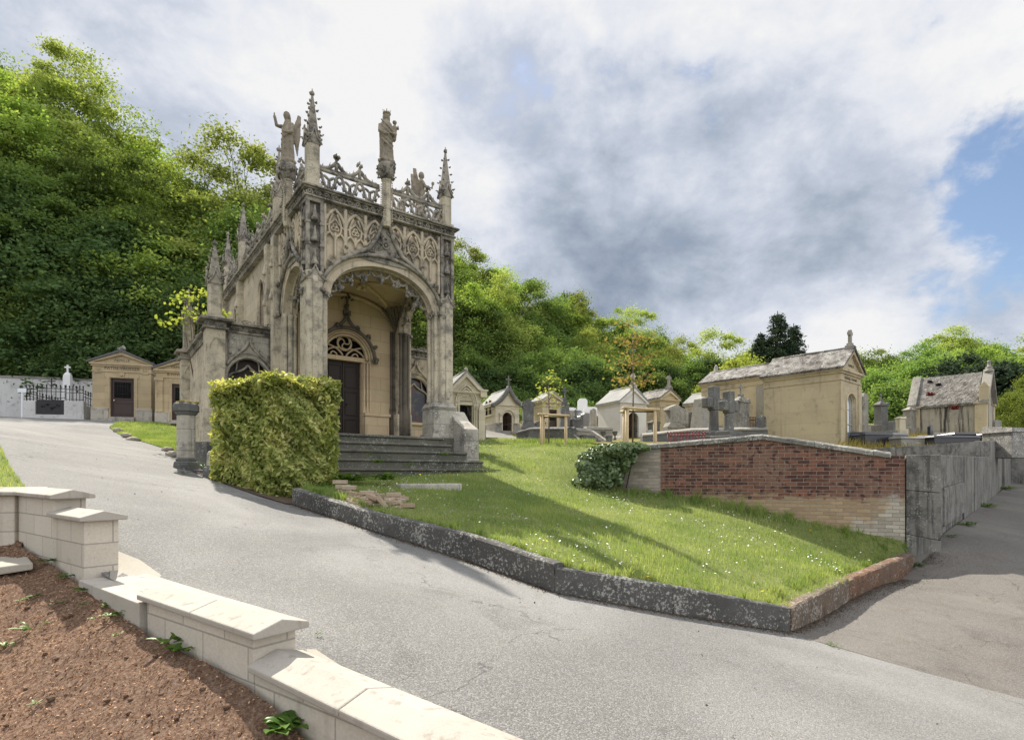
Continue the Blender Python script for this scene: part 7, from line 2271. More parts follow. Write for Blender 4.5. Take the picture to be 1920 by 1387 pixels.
for i, px in enumerate(range(-120, 440, 44)):
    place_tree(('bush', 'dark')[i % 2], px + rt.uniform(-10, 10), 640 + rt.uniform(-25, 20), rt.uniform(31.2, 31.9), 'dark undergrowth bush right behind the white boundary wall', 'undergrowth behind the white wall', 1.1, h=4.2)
for i, (px, y, Y) in enumerate(((408, 292, 44), (450, 296, 43), (205, 205, 42))):
    place_tree('bare', px, y, Y, 'thin nearly bare tree sticking out of the left skyline', 'bare trees on the left skyline', 1.0, h=9)
# right wood
RSK = [(700, 450), (860, 480), (900, 486), (945, 496), (975, 552), (1010, 560), (1060, 575), (1110, 590), (1180, 600), (1230, 610), (1270, 640), (1325, 672), (1420, 700)]
G2 = 'trees of the wood behind the central graves'
for i, px in enumerate(range(720, 1345, 34)):
    k = ('fresh', 'mid', 'olive', 'mid', 'fresh', 'olive')[i % 6]
    place_tree(k, px + rt.uniform(-6, 6), skyl(px, RSK) + rt.uniform(-4, 10), 52 + (px - 720) / 34 * .9, 'green tree on the crest of the wood behind the central graves', G2 + ', crest', 1.0, h=rt.uniform(9, 11))
for i, px in enumerate(range(840, 1345, 36)):
    k = ('mid', 'fresh', 'mid', 'olive')[i % 4]
    place_tree(k, px + rt.uniform(-8, 8), skyl(px, RSK) + 62 + rt.uniform(-14, 14), 47 + (px - 840) / 36 * .9, 'green tree half way up the wood behind the central graves', G2 + ', middle', 1.05, h=rt.uniform(8, 10))
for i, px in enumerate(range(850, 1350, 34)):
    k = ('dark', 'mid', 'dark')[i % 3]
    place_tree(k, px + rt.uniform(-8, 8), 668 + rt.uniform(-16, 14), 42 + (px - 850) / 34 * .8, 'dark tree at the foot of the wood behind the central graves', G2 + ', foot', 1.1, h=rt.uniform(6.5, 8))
place_tree('yew', 1063, 556, 66, 'small dark pine poking above the crest of the central wood', None, .8, h=6, name='conifer')
place_tree('bare', 1030, 562, 60, 'leaning bare tree on the crest of the central wood', None, 1.2, h=9, name='bare_tree')
place_tree('bare', 990, 545, 55, 'thin pale bare tree beside the tall tree right of the chapel', None, .8, h=8, name='bare_tree')
# right hand background
SR = [(1320, 664), (1345, 650), (1400, 642), (1440, 640), (1500, 655), (1560, 690), (1620, 662), (1680, 655), (1740, 655), (1790, 638), (1850, 634), (1900, 650), (1990, 640)]
G3 = 'trees behind the right hand tombs'
for i, px in enumerate(range(1325, 2010, 40)):
    k = ('mid', 'olive', 'fresh', 'mid', 'airy')[i % 5]
    place_tree(k, px + rt.uniform(-8, 8), skyl(px, SR) + rt.uniform(-3, 9), rt.uniform(60, 66), 'green tree in the far row behind the right hand tombs', G3 + ', far row', 1.1, h=rt.uniform(9, 12))
for i, px in enumerate(range(1600, 2010, 42)):
    k = ('fresh', 'mid', 'mid')[i % 3]
    place_tree(k, px + rt.uniform(-8, 8), skyl(px, SR) + 22 + rt.uniform(-6, 16), rt.uniform(46, 52), 'bright green tree in the near row behind the right hand tombs', G3 + ', near row', 1.1, h=rt.uniform(7, 9))
for i, px in enumerate(range(1600, 2000, 36)):
    place_tree('dark', px + rt.uniform(-8, 8), 724 + rt.uniform(-10, 14), rt.uniform(39, 43), 'dark tree at the foot of the row behind the right hand tombs', G3 + ', foot', 1.2, h=rt.uniform(4.5, 5.5))
place_tree('conifer', 1458, 583, 46, 'tall dark spruce rising behind the longer beige tomb', None, 1.0, h=10.0, name='conifer')
place_tree('conifer', 1488, 606, 47.5, 'second dark spruce just right of the tallest one', None, .95, h=9.0, name='conifer')
place_tree('conifer', 1426, 622, 47, 'shorter dark spruce on the left of the tallest one', None, .95, h=8.0, name='conifer')
place_tree('lime', 1408, 656, 36, 'rounded bright lime green tree left of the dark spruces', None, 1.05, h=4.6, name='lime_tree')
place_tree('yew', 1812, 668, 42, 'round dark yew showing above the ruined tomb roof', None, 1.15, h=5.0, name='yew_tree')
place_tree('yew', 1885, 690, 40, 'dark yew at the right behind the ruined tomb', None, 1.2, h=5.0, name='yew_tree')
place_tree('fresh', 1925, 700, 30, 'bright green young tree at the right picture edge', None, .8, h=4.4, idx=1, name='young_tree')
place_tree('lime', 1335, 700, 40, 'pale green bush between the wood and the longer beige tomb', None, .8, h=3.0, name='bush')
place_tree('bush', 1668, 712, 34, 'light green leafy bush behind the small pale stele', None, 1.1, h=3.4, name='bush')
place_tree('bush', 945, 738, 38, 'green bush behind the round arched tomb', None, 1.2, h=3.2, name='bush')
place_tree('bush', 1088, 742, 41, 'green bush above the far white headstones', None, 1.2, h=3.0, name='bush')
for k in list(PROTO):
    for t, H in PROTO[k]:
        for ch in [c for c in bpy.data.objects if c.parent == t]: bpy.data.objects.remove(ch)
        bpy.data.objects.remove(t)
# young staked trees
def staked(px, py, Y, label, hs, w, tree, seed):
    rng = np.random.default_rng(seed)
    p = P(px, py, Y)
    t = thing('staked_tree', label, 'young tree', tuple(p), R(25))
    for (x, y) in ((-w, -w * .6), (w, -w * .6), (0, w)):
        mb = MB(); mb.tube([(x, y, -.5), (x * .97, y * .97, hs)], .052, 8); mb.build('stake', M['stake'], t)
    for a, b in (((-w, -w * .6), (w, -w * .6)), ((w, -w * .6), (0, w)), ((0, w), (-w, -w * .6))):
        a, b = Vector((*a, hs - .02)), Vector((*b, hs - .02)); d = (b - a) * .12
        mb = MB(); mb.tube([a - d, b + d], .055, 8, flat=.7); mb.build('cross_rail', M['stake'], t)
    ht = tree['h']
    mb = MB()
    mb.tube([(0, .1, -.3), (.03, .1, ht * .5), (.0, .1, ht)], .03 if tree['mat'] == 'leaf_lime' else .03, 6, r_end=.010)
    C_ = []
    for (z, dx, dy, L, dz) in tree['br']:
        e = Vector((dx * L, .1 + dy * L, z + dz)); b = Vector((0, .1, z))
        mb.tube([b, b.lerp(e, .5) + Vector((0, 0, .05)), e], .014, 4, r_end=.005)
        for q in range(tree['n']):
            f = b.lerp(e, rng.uniform(.25, 1.1)); C_.append(np.array(f) + rng.normal(size=3) * np.array([.13, .13, .09]))
    mb.build('trunk', M['barkpale'], t)
    leaf_quads(np.array(C_), np.array([0, 0, 1.0]), tree['L'], tree['L'] * .6, rng, 'crown', M[tree['mat']], t, .2)
    mb = MB(); mb.tube([(-w * .9, -w * .55, hs - .08), (0, .08, hs - .06), (w * .9, -w * .55, hs - .08)], .018, 5); mb.build('tie', M['iron'], t)
brg = [(1.75 + i * .16, math.cos(i * 2.4), math.sin(i * 2.4), .50 - .03 * abs(i - 4), .35) for i in range(8)]
staked(1031, 835, 18.5, 'little yellow green tree tied between three peeled stakes on the lawn', 1.0, .46, dict(h=2.15, br=[(1.25 + i * .11, math.cos(i * 2.4), math.sin(i * 2.4), .42, .26) for i in range(9)], n=13, L=.13, mat='leaf_lime'), 3)
staked(1190, 842, 15.4, 'young copper leaved tree between three stakes behind the ivy', 1.10, .48, dict(h=3.2, br=[(1.75 + .42 * (i // 4) + .03 * i, math.cos(i * 1.7), math.sin(i * 1.7), .62 - .06 * (i // 4), .18) for i in range(13)], n=44, L=.115, mat='leaf_copper'), 4)
# sapling growing out of the wing top
rng = np.random.default_rng(77)
sp = thing('wing_sapling', 'yellow green maple sapling growing up behind the chapel wing pinnacles', 'young tree', tuple(P(368, 660, 16.6)))
mb = MB(); C_ = []
for (dx, dz) in ((-.35, 1.55), (.55, 1.35), (-.62, .85), (.12, 1.75), (.75, 1.05), (-.15, 1.1)):
    mb.tube([(0, 0, -1.2), (dx * .5, 0, dz * .6), (dx, -.1, dz)], .02, 5, r_end=.006)
    for q in range(46): C_.append(np.array([dx, -.1, dz]) + rng.normal(size=3) * np.array([.22, .2, .11]))
mb.build('trunk', M['barkpale'], sp)
leaf_quads(np.array(C_), np.array([0, 0, 1.0]), .15, .10, rng, 'crown', M['leaf_lime'], sp, .1)
# ================================================================ hedge, ivy, grass, weeds, loose bricks
def surf_leaves(cen, out, L, W, rng, name, mat, parent, spread=.8):
    """folded pointed leaves lying outwards from a surface"""
    n = len(cen)
    nn = out + rng.normal(size=(n, 3)) * spread * .6; nn /= np.linalg.norm(nn, axis=1)[:, None]
    d = rng.normal(size=(n, 3)); d[:, 2] += .3
    d -= nn * np.sum(d * nn, 1)[:, None]; d /= np.linalg.norm(d, axis=1)[:, None]
    s = np.cross(d, nn)
    l = (L * rng.uniform(.6, 1.25, n))[:, None]; w = (W * rng.uniform(.7, 1.2, n))[:, None]
    a = cen - d * l * .5; m1 = cen - d * l * .05 + s * w * .5 + nn * w * .22; m2 = cen - d * l * .05 - s * w * .5 + nn * w * .22
    t = cen + d * l * .5 - nn * l * .12; c = cen + d * l * .0
    V = np.stack([a, m1, t, c, m2], 1).reshape(-1, 3)
    b = np.arange(n)[:, None] * 5
    F4 = np.concatenate([b + np.array([0, 1, 2, 3]), b + np.array([0, 3, 2, 4])])
    return rawmesh(name, V, F4, mat, parent)
rng = np.random.default_rng(5)
HA, HR, HL = np.array([-4.03, 9.32]), np.array([-3.06, 10.12]), np.array([-5.50, 10.15])
HB = HR + HL - HA
h_top, h_bot = 1.70, -.42
hed = thing('laurel_hedge', 'clipped block of yellow green variegated laurel hedge in front of the chapel', 'hedge', (float(HA[0]), float(HA[1]), h_bot))
org = np.array([HA[0], HA[1], h_bot])
pts_, out_ = [], []
def face(p, q, nrm, n, z0, z1):
    t = rng.uniform(0, 1, n); z = rng.uniform(z0, z1, n)
    xy = p[None] + (q - p)[None] * t[:, None]
    bulge = .07 * np.sin(t * 9 + z * 4) + .06 * np.sin(z * 7 + t * 3) + .05 * np.sin(t * 23 + z * 17)
    dep = -np.abs(rng.normal(size=n)) * .10 + bulge - .06
    rr = np.minimum(np.minimum(t, 1 - t) * np.linalg.norm(q - p), (z1 - z))
    dep -= np.clip(.26 - rr, 0, .26) ** 1.8 * 1.4
    xy = xy + nrm[None] * dep[:, None]
    pts_.append(np.c_[xy, z]); out_.append(np.tile(np.r_[nrm, .35], (n, 1)))
def nrm2(p, q):
    d = (q - p) / np.linalg.norm(q - p); return np.array([d[1], -d[0]])
face(HA, HR, nrm2(HA, HR), 8200, h_bot, h_top); face(HL, HA, nrm2(HL, HA), 9400, h_bot, h_top)
face(HR, HB, nrm2(HR, HB), 3600, h_bot, h_top); face(HB, HL, nrm2(HB, HL), 3000, h_bot, h_top)
n = 8600
a, b = rng.uniform(0, 1, n), rng.uniform(0, 1, n)
xy = HA + (HR - HA) * a[:, None] + (HL - HA) * b[:, None]
zz = h_top - np.abs(rng.normal(size=n)) * .06 + .06 * np.sin(a * 8 + b * 5) - 1.1 * np.clip(.13 - np.minimum(np.minimum(a, 1 - a), np.minimum(b, 1 - b)), 0, .13) + (rng.uniform(0, 1, n) > .97) * rng.uniform(0, .12, n)
pts_.append(np.c_[xy, zz]); out_.append(np.tile([0, 0, 1.0], (n, 1)))
cen = np.concatenate(pts_) - org
surf_leaves(cen, np.concatenate(out_), .12, .05, rng, 'foliage', M['leaf_hedge'], hed, .9)
n = 9000   # inner, shaded layers and stems
a, b = rng.uniform(.08, .92, n), rng.uniform(.08, .92, n)
xy = HA + (HR - HA) * a[:, None] + (HL - HA) * b[:, None]
surf_leaves(np.c_[xy, rng.uniform(h_bot, h_top - .1, n)] - org, rng.normal(size=(n, 3)), .12, .055, rng, 'inner_leaves', M['leaf_hedge'], hed, 1.0)
mb = MB()
for i in range(22):
    a_, b_ = rnd.uniform(.1, .9), rnd.uniform(.1, .9)
    q = HA + (HR - HA) * a_ + (HL - HA) * b_ - org[:2]
    mb.tube([(q[0], q[1], -.3), (q[0] + rnd.uniform(-.1, .1), q[1], .8), (q[0] + rnd.uniform(-.3, .3), q[1] + rnd.uniform(-.2, .2), 1.9)], .022, 5, r_end=.008)
mb.build('stems', M['bark'], hed)
# ivy over the left end of the brick wall
iv = thing('ivy', 'bushy ivy spilling over the left end of the brick wall', 'ivy', tuple(P(1130, 914, 13.0)))
io = np.array(tuple(P(1130, 914, 13.0)))
pts_, out_ = [], []
def ivy_blob(px, py, Y, rx, rz, n, ry=.28):
    c = np.array(tuple(P(px, py, Y))) - io
    d = rng.normal(size=(n, 3)); d /= np.linalg.norm(d, axis=1)[:, None]; d[:, 1] = -np.abs(d[:, 1]) * np.sign(rng.uniform(-.3, 1, n))
    q = c + d * np.array([rx, ry, rz]) * (rng.uniform(.6, 1.05, n) ** .5)[:, None]
    pts_.append(q); out_.append(d + np.array([0, -.3, .4]))
for args in ((1108, 880, 12.9, .32, .42, 900), (1135, 858, 12.85, .42, .30, 1100), (1165, 843, 12.6, .42, .16, 800), (1125, 895, 12.8, .26, .28, 500), (1190, 838, 12.6, .22, .10, 250), (1100, 862, 13.1, .22, .2, 300), (1150, 880, 12.72, .18, .28, 280), (1140, 905, 12.75, .12, .14, 120), (1098, 898, 12.8, .14, .2, 160), (1092, 872, 12.9, .16, .16, 160), (1172, 868, 12.62, .10, .22, 150), (1160, 898, 12.68, .08, .16, 80), (1186, 858, 12.6, .07, .14, 70), (1205, 840, 12.5, .16, .06, 90), (1080, 902, 12.8, .10, .10, 70), (1118, 846, 13.0, .22, .10, 160)): ivy_blob(*args)
surf_leaves(np.concatenate(pts_), np.concatenate(out_), .095, .085, rng, 'foliage', M['leaf_ivy'], iv, .8)
mb = MB()
for i in range(9): mb.tube([tuple(Vector(P(1110 + i * 8, 915, 12.9)) - Vector(io)), tuple(Vector(P(1112 + i * 9, 870, 12.85)) - Vector(io)), tuple(Vector(P(1120 + i * 9, 845, 12.8)) - Vector(io))], .012, 4)
mb.build('stems', M['bark'], iv)
# ---- grass
def sample_poly(poly, n):
    P_ = np.array(poly); lo, hi = P_.min(0), P_.max(0)
    q = rng.uniform(lo, hi, (int(n * 4) + 100, 2))
    return q[inside_np(q[:, 0], q[:, 1], poly)]
def blades(name, xy, zf, h, w, mat, lean=.5, kind='stuff'):
    n = len(xy)
    z = zf(xy[:, 0], xy[:, 1])
    a = rng.uniform(0, 2 * np.pi, n); hh = h * rng.uniform(.5, 1.3, n)
    sx, sy = np.cos(a) * w * .5, np.sin(a) * w * .5
    b = rng.uniform(0, 2 * np.pi, n); ln = lean * rng.uniform(.1, 1, n) * hh
    p0 = np.c_[xy[:, 0] - sx, xy[:, 1] - sy, z - .01]; p1 = np.c_[xy[:, 0] + sx, xy[:, 1] + sy, z - .01]
    m0 = np.c_[xy[:, 0] - sx * .7 + np.cos(b) * ln * .35, xy[:, 1] - sy * .7 + np.sin(b) * ln * .35, z + hh * .6]
    m1 = np.c_[xy[:, 0] + sx * .7 + np.cos(b) * ln * .35, xy[:, 1] + sy * .7 + np.sin(b) * ln * .35, z + hh * .6]
    tp = np.c_[xy[:, 0] + np.cos(b) * ln, xy[:, 1] + np.sin(b) * ln, z + hh]
    V = np.stack([p0, p1, m1, m0, tp], 1).reshape(-1, 3)
    i = np.arange(n)[:, None] * 5
    Fq = np.concatenate([i + np.array([0, 1, 2, 3]), i + np.array([3, 2, 4, 4])])
    me_v = V
    Fq = np.concatenate([i + np.array([0, 1, 2, 3])])
    Ft = i + np.array([3, 2, 4])
    me = bpy.data.meshes.new(name)
    me.vertices.add(len(V)); me.vertices.foreach_set('co', V.astype(np.float32).ravel())
    li = np.concatenate([Fq.ravel(), Ft.ravel()]).astype(np.int32)
    me.loops.add(len(li)); me.loops.foreach_set('vertex_index', li)
    me.polygons.add(2 * n)
    st_ = np.concatenate([np.arange(n) * 4, n * 4 + np.arange(n) * 3]).astype(np.int32)
    me.polygons.foreach_set('loop_start', st_)
    me.polygons.foreach_set('loop_total', np.concatenate([np.full(n, 4), np.full(n, 3)]).astype(np.int32))
    me.materials.append(mat); me.update(calc_edges=True)
    o = bpy.data.objects.new(name, me); C.objects.link(o)
    if kind: o['kind'] = kind
    return o
q = sample_poly(lawn_poly, 62000)
# clump: denser where a noise field is high, thin out with distance
fld = np.array([noise.noise(Vector((x * 1.3, y * 1.3, 0))) for x, y in q[::1]])
dist = np.linalg.norm(q, axis=1)
keep = rng.uniform(0, 1, len(q)) < np.clip(1.25 - dist / 22, .25, 1) * np.clip(.75 + fld * .6, .3, 1)
q = q[keep]
dw = np.array([np.min([abs((x - bw0.x) * -bdir.y + (y - bw0.y) * bdir.x), 9]) for x, y in q])
hh = np.where(dw < .7, 1.25, 1.0) * np.clip(1 + .8 * np.array([noise.noise(Vector((x * .9, y * .9, 7))) for x, y in q]), .5, 1.8)
hh = np.where(q[:, 0] < -2.0, hh * .8, hh)
blades('grass', q, lawn_z, .062 * hh, .0075, M['blade'])
def strip(p, q_, n, w, zf, h, name='grass_tuft', mat='blade', kind='stuff', wb=.009):
    p, q_ = np.array(p), np.array(q_)
    t = rng.uniform(0, 1, n); t = t + .03 * np.sin(t * 60)
    d = (q_ - p) / np.linalg.norm(q_ - p); nn_ = np.array([-d[1], d[0]])
    xy = p + (q_ - p) * t[:, None] + nn_ * (np.abs(rng.normal(size=n)) * w)[:, None]
    return blades(name, xy, zf, h * np.clip(1 + .9 * np.sin(t * 37) * np.sin(t * 13), .3, 2), wb, M[mat], .8, kind)
for (a_, b_) in zip(kerb_base, kerb_base[1:]):
    strip((a_.x + .10, a_.y + .14), (b_.x + .10, b_.y + .14), int(500 * (b_ - a_).length), .05, lawn_z, .085, 'long_grass')
strip((3.02, 6.5), (7.05, 10.5), 2000, .08, lawn_z, .09, 'long_grass')
strip((bw0.x, bw0.y - .02), (bw1.x, bw1.y - .02), 1500, -.16, lawn_z, .11, 'long_grass')
strip((3.9, 12.05), (5.4, 11.3), 700, -.12, lawn_z, .22, 'long_grass')
strip((2.2, 13.0), (3.3, 12.6), 900, -.2, lawn_z, .12, 'long_grass')
qv = sample_poly(verge_poly, 26000)[:26000]
blades('grass', qv, verge_z, .075, .010, M['blade'])
ql = sample_poly(left_poly, 22000)[:22000]
blades('grass', ql, left_z, .05, .010, M['blade'])
q3 = sample_poly([(9.5, 17), (14, 17.8), (20, 25), (22, 30), (13, 27), (12.6, 21)], 9000)[:9000]
blades('dry_grass', q3, far_tps, .28, .022, M['straw'], .7)
q3 = sample_poly([(-1.7, 20.2), (2.6, 18.0), (2.9, 19.5), (-1.0, 21.6)], 5000)[:5000]
blades('grass', q3, far_tps, .16, .014, M['blade'], .7)
# daisies and dandelions scattered in the turf
def discs(name, xy, zf, r, lift, mat):
    n = len(xy); z = zf(xy[:, 0], xy[:, 1]) + lift
    k = 6
    a = np.arange(k) / k * 2 * np.pi
    tx, ty = rng.normal(size=n) * .35, rng.normal(size=n) * .35 - .3
    rr = r * rng.uniform(.6, 1.2, n)
    V = np.zeros((n, k, 3))
    for j in range(k):
        V[:, j, 0] = xy[:, 0] + rr * np.cos(a[j]); V[:, j, 1] = xy[:, 1] + rr * np.sin(a[j])
        V[:, j, 2] = z + rr * (np.cos(a[j]) * tx - np.sin(a[j]) * ty * -1)
    o = rawmesh(name, V.reshape(-1, 3), np.arange(n * k).reshape(n, k), mat)
    o['kind'] = 'stuff'
    return o
qd = sample_poly(lawn_poly, 9000)
f2 = np.array([noise.noise(Vector((x * .7 + 4, y * .7, 2))) + .5 * noise.noise(Vector((x * 2.5, y * 2.5, 9))) for x, y in qd])
qd = qd[(f2 > rng.uniform(-.25, .75, len(qd))) & (qd[:, 0] > -2.4)][:2600]
discs('daisies', qd, lawn_z, .0125, .068 + rng.uniform(0, .03, len(qd)), M['petal'])
qy = sample_poly(lawn_poly, 60); qy = qy[qy[:, 0] > -2.5][:45]
discs('dandelions', qy, lawn_z, .020, .085, M['petaly'])
# ---- weeds
def weed(name, label, p, n, L, W, spread, h, group, mat='leaf_weed', seed=0, cat='weed'):
    rr = np.random.default_rng(seed)
    V, F_ = [], []
    for i in range(n):
        a = rr.uniform(0, 6.28); e = rr.uniform(.1, 1.0) * h; l = L * rr.uniform(.6, 1.2); w = W * rr.uniform(.7, 1.2)
        r0 = rr.uniform(0, spread)
        b = rr.uniform(0, 6.28)
        base = np.array([math.cos(b) * r0, math.sin(b) * r0, 0])
        d = np.array([math.cos(a), math.sin(a), 0]); s = np.array([-math.sin(a), math.cos(a), 0])
        k = len(V)
        for t, ww in ((0, .15), (.3, .7), (.6, 1.0), (.85, .6), (1.0, .02)):
            z = e * l * (1.6 * t - 1.1 * t * t) + .004
            for sg in (-1, 0, 1):
                V.append(base + d * l * t + s * w * ww * .5 * sg + np.array([0, 0, z + (abs(sg)) * w * .12]))
        for q in range(4):
            for g in range(2):
                F_.append((k + q * 3 + g, k + q * 3 + g + 1, k + (q + 1) * 3 + g + 1, k + (q + 1) * 3 + g))
    o = rawmesh(name, np.array(V), np.array(F_), M[mat], smooth=True)
    o.location = p
    return tag(o, label, cat, group)
GW = 'weeds sprouting in the soil bed'
def sp_(px, py):
    Y = tps_hit(px, py, soil_tps, 1.5, 7); v = P(px, py, Y); return (v.x, v.y, v.z + .012)
ws = [(55, 1185, 9, .10, .028, 'spiky upright weed by the left picture edge'), (8, 1215, 8, .09, .03, 'weed cut by the left picture edge'), (325, 1205, 16, .11, .045, 'broad leaved weed against the near wall stretch'), (340, 1225, 10, .12, .05, 'flat dock leaves below the broad leaved weed by the wall'),
      (535, 1372, 40, .11, .05, 'large bushy weed at the bottom by the near wall'), (68, 1324, 12, .05, .012, 'tiny grass like tuft alone in the lower left soil'), (215, 1158, 14, .08, .03, 'pale green weed row before the threshold slab, lower left'), (245, 1152, 10, .07, .025, 'small weed touching the threshold slab'),
      (125, 1085, 14, .08, .03, 'weed in the shade of the stepped pier'), (95, 1055, 18, .09, .03, 'dark weeds in the inner wall corner'), (160, 1110, 12, .10, .035, 'dark leafy weed just left of the pier foot'), (40, 1130, 10, .06, .018, 'thin line of weed near the stone slab'),
      (65, 1122, 9, .06, .02, 'pale weed just right of the thin weed line'), (110, 1135, 9, .06, .02, 'yellowish weed in the middle of the upper soil'), (155, 1138, 8, .055, .02, 'small yellow green weed between the pier and the lower soil'), (200, 1140, 9, .06, .022, 'bright yellow weed left of the threshold slab'),
      (215, 1198, 7, .05, .015, 'little upright seedling in mid soil'), (28, 1073, 8, .05, .02, 'weed at the edge of the stone slab'), (175, 1165, 7, .05, .016, 'tiny seedling below the yellow green weeds')]
for i, (px, py, n_, L, W, lab) in enumerate(ws):
    L *= .72; W *= .72
    weed('weed', lab, sp_(px, py), n_, L, W, L * (.7 if n_ > 12 else .35), .9 if i in (0, 4, 16) else .5, GW, seed=i)
GE = 'weeds along kerbs and walls'
def surf(px, py, f, lo=2, hi=40):
    Y = tps_hit(px, py, f, lo, hi); return tuple(P(px, py, Y) + Vector((0, 0, .01)))
for i, (px, py, f, n_, L, lab) in enumerate(((1720, 1062, side_z, 60, .16, 'feathery weeds at the foot of the grey end pier'), (1660, 1092, side_z, 24, .10, 'daisy weeds outside the rust red kerb'), (1785, 1006, side_z, 26, .10, 'weeds at the foot of the block wall near the end pier'), (1812, 985, side_z, 40, .16, 'dark weed patch along the block wall'),
                                            (1848, 950, side_z, 40, .22, 'weed clump half way up the block wall foot'), (1885, 918, side_z, 40, .3, 'weeds at the far foot of the tall wall'), (598, 1193, road_z, 9, .03, 'tiny yellow weed on the broken road edge'), (668, 985, road_z, 10, .05, 'small yellow weed at the kerb foot below the brick pile'),
                                            (1560, 1212, road_z, 14, .06, 'yellow green weed on the seam of the two roads'), (345, 888, road_z, 16, .10, 'moss and weed at the foot of the octagonal pillar'))):
    weed('weed', lab, surf(px, py, f), n_, L, L * .22, L * 1.2, .9, GE, seed=50 + i)
for i, (px, py, Y, n_, L, lab) in enumerate(((705, 868, 10.35, 22, .16, 'green weed growing on the steps, middle left'), (770, 872, 10.7, 14, .12, 'weed on the right part of the lower steps'), (690, 852, 10.9, 12, .10, 'small weed on the third step'), (835, 855, 11.6, 16, .14, 'weed beside the buttress block at the steps'), (660, 902, 9.9, 46, .26, 'dark green weed mass below the steps beside the hedge'),
                                          (720, 900, 10.0, 40, .24, 'dark green weed mass behind the loose bricks'), (615, 915, 9.6, 30, .2, 'weeds between the hedge foot and the kerb'), (385, 878, 11.0, 14, .26, 'yellow iris like blades between pillar and stump'), (1190, 832, 12.6, 0, .2, ''))):
    if n_: weed('weed', lab, tuple(P(px, py, Y)), n_, L, L * (.30 if i != 7 else .10), L * .9, 1.3 if i == 7 else .9, GE, seed=80 + i)
for i, (px, py, Y) in enumerate(((1746, 742, 24.9), (1790, 768, 24.4))):
    weed('stonecrop', ('red stonecrop cushion on the ruined tomb roof', 'small red stonecrop at the eaves of the ruined tomb')[i], tuple(P(px, py, Y)), 90, .13, .05, .20, 2.6, None, 'leaf_red', 120 + i, 'plant')
# ---- pile of salvaged bricks below the steps
GB = 'loose salvaged bricks below the steps'
bm_ = MB(); bm_.box(-.11, .11, -.052, .052, -.03, .03)
first = bm_.build('loose_brick', M['loosebrick'], bevel=.006)
labs = ['pale brick on top of the left stack near the hedge', 'pale brick in the middle of the left stack', 'brick at the bottom of the left stack', 'brick tilted across the centre of the pile', 'red brick at the back of the pile', 'dark brick lying flat in the centre', 'brick lying near the kerb in the centre', 'brick resting on its side in the pile centre', 'small pale brick right of centre',
        'brick leaning at the right of the pile', 'brick at the right end lying alone in the grass', 'upper right brick of the pile', 'brick under the upper right brick', 'red brick behind the left stack', 'brick poking out between weeds at the back', 'pale brick at the front edge of the pile']
bp_ = [(638, 922, 2, 5, 0), (643, 923, 1, 8, 0), (648, 924, 0, 3, 0), (700, 944, 1, -35, 18), (688, 935, 1, 15, 0), (700, 938, 0, 5, 0), (684, 947, 0, 4, 0), (716, 951, 0, 10, 50), (731, 946, 0, 20, 0), (748, 940, 0, -15, 12), (764, 951, 0, 10, 0), (738, 938, 1, 8, 0), (741, 939, 0, 12, 0), (655, 925, 1, 12, 0), (668, 930, 0, -20, 10), (672, 944, 0, 30, 0)]
for i, (px, py, lev, rz, ry) in enumerate(bp_):
    o = first if i == 0 else first.copy()
    if i: C.objects.link(o)
    Y = tps_hit(px, py, lawn_z, 5, 14); v = P(px, py, Y); v.z += .03 + lev * .064 + (.05 if ry > 30 else 0); o.location = v; o.rotation_euler = (R(rt.uniform(-7, 7)), R(ry), R(rz + rt.uniform(-8, 8)))
    tag(o, labs[i], 'brick', GB)
mb = MB()
for i in range(70):
    px, py = min(770, max(662, rt.gauss(705, 26))), rt.gauss(940, 6); Y = tps_hit(px, py, lawn_z, 5, 14); v = P(px, py, Y); st = len(mb.v); q = rt.uniform(.5, 1)
    mb.box(-.10 * q, .10 * rt.uniform(.2, 1), -.05, .05 * q, -.03, .026); mb.xform(Matrix.Translation(v + Vector((0, 0, rt.uniform(-.02, .03)))) @ Matrix.Rotation(rt.uniform(0, 3), 4, 'Z') @ Matrix.Rotation(rt.uniform(-.4, .4), 4, 'X'), st)
o = mb.build('rubble', M['loosebrick']); o['kind'] = 'stuff'
# shredded bark and clods over the planting bed
n = 42000
q = sample_poly(soil_poly, 26000)[:n]
q = q[np.linalg.norm(q - np.array([-2.2, 2.2]), axis=1) < 3.2]
zz = soil_z(q[:, 0], q[:, 1]) + rng.uniform(.0, .010, len(q))
leaf_quads(np.c_[q, zz], np.array([0, 0, 1.2]), .016, .007, rng, 'mulch', M['mulch'])['kind'] = 'stuff'
mb = MB()
for i in range(300):
    x, y = q[rng.integers(len(q))]; s_ = rng.uniform(.005, .014) * (1.6 if i % 12 == 0 else 1)
    mb.blob((x, y, float(soil_z(np.array([x]), np.array([y]))[0]) + s_ * .4), (s_ * 1.2, s_, s_ * .8), 6, 4, .35)
mb.build('soil_clods', M['soil'])['kind'] = 'stuff'
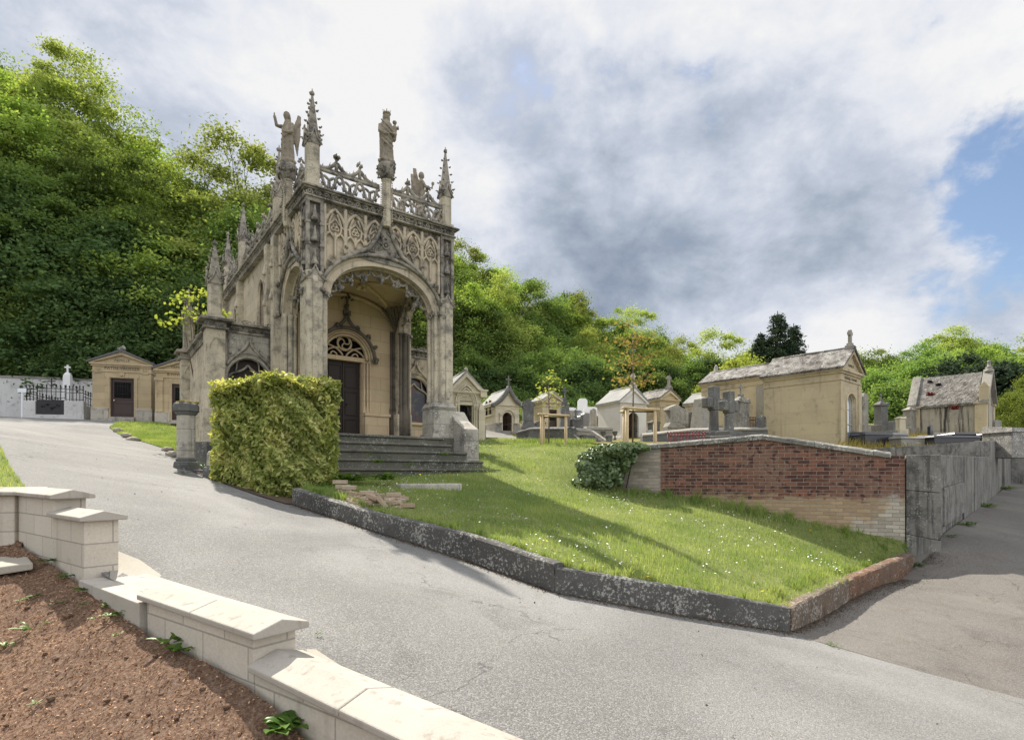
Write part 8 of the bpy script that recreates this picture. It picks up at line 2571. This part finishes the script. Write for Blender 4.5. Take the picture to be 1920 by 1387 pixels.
# litter of dead leaves along the side road kerb
Lg = []
q0, q1 = KERB_RETURN
for a_, b_, n, w0, w1 in ((q0, q1, 1500, .05, .10), (q1, K_END, 2600, .09, .20), (K_END, Vector((7.75, 10.35, 0)), 700, .15, .22)):
    a2, b2 = np.array(a_[:2]), np.array(b_[:2]); t = rng.uniform(0, 1, n); d = (b2 - a2) / np.linalg.norm(b2 - a2)
    Lg.append(a2 + (b2 - a2) * t[:, None] + np.array([d[1], -d[0]]) * (np.abs(rng.normal(size=n)) * (w0 + (w1 - w0) * t) * rng.uniform(.3, 1.6, n))[:, None])
xy = np.concatenate(Lg)
leaf_quads(np.c_[xy, side_z(xy[:, 0], xy[:, 1]) + .015], np.array([0, 0, 3.0]), .020, .013, rng, 'leaf_litter', M['debris'])['kind'] = 'stuff'
# grit and dead leaves gathered at the foot of the road kerb
Cg = []
for a_, b_ in zip(kerb_base, kerb_base[1:]):
    n = int(620 * (b_ - a_).length); t = rng.uniform(0, 1, n)
    d = np.array(((b_ - a_).normalized())[:2]); xy = np.array(a_[:2]) + (np.array(b_[:2]) - np.array(a_[:2])) * t[:, None] - np.array([-d[1], d[0]]) * (np.abs(rng.normal(size=n)) * .07 * rng.uniform(.2, 1.6, n))[:, None]
    Cg.append(np.c_[xy, road_z(xy[:, 0], xy[:, 1]) + .008])
for i in range(260):
    x, y = rng.uniform(-9, 3), rng.uniform(2.6, 14)
    if inside((x, y), road_poly): Cg.append(np.array([[x, y, float(road_z(np.array([x]), np.array([y]))[0]) + .008]]))
leaf_quads(np.concatenate(Cg), np.array([0, 0, 3.0]), .022, .014, rng, 'road_grit', M['debris'])['kind'] = 'stuff'
# stones edging the grass verge at the road
GS = 'field stones edging the verge'
for i, (px, py, Y, s, lab) in enumerate(((236, 818, 18.3, .16, 'pale flat stone at the far left of the verge edge'), (250, 826, 17.3, .20, 'dark stone in the middle of the verge edge'), (315, 845, 14.9, .16, 'small stone near the pillar end of the verge'), (328, 856, 13.6, .24, 'larger dark stone on the verge beside the pillar'), (222, 809, 19.8, .2, 'grey stone at the tip of the verge'))):
    mb = MB(); mb.blob((0, 0, .03), (s, s * .7, s * .5), 9, 6, .18); o = mb.build('field_stone', M['rock']); o.location = P(px, py, Y); tag(o, lab, 'stone', GS)
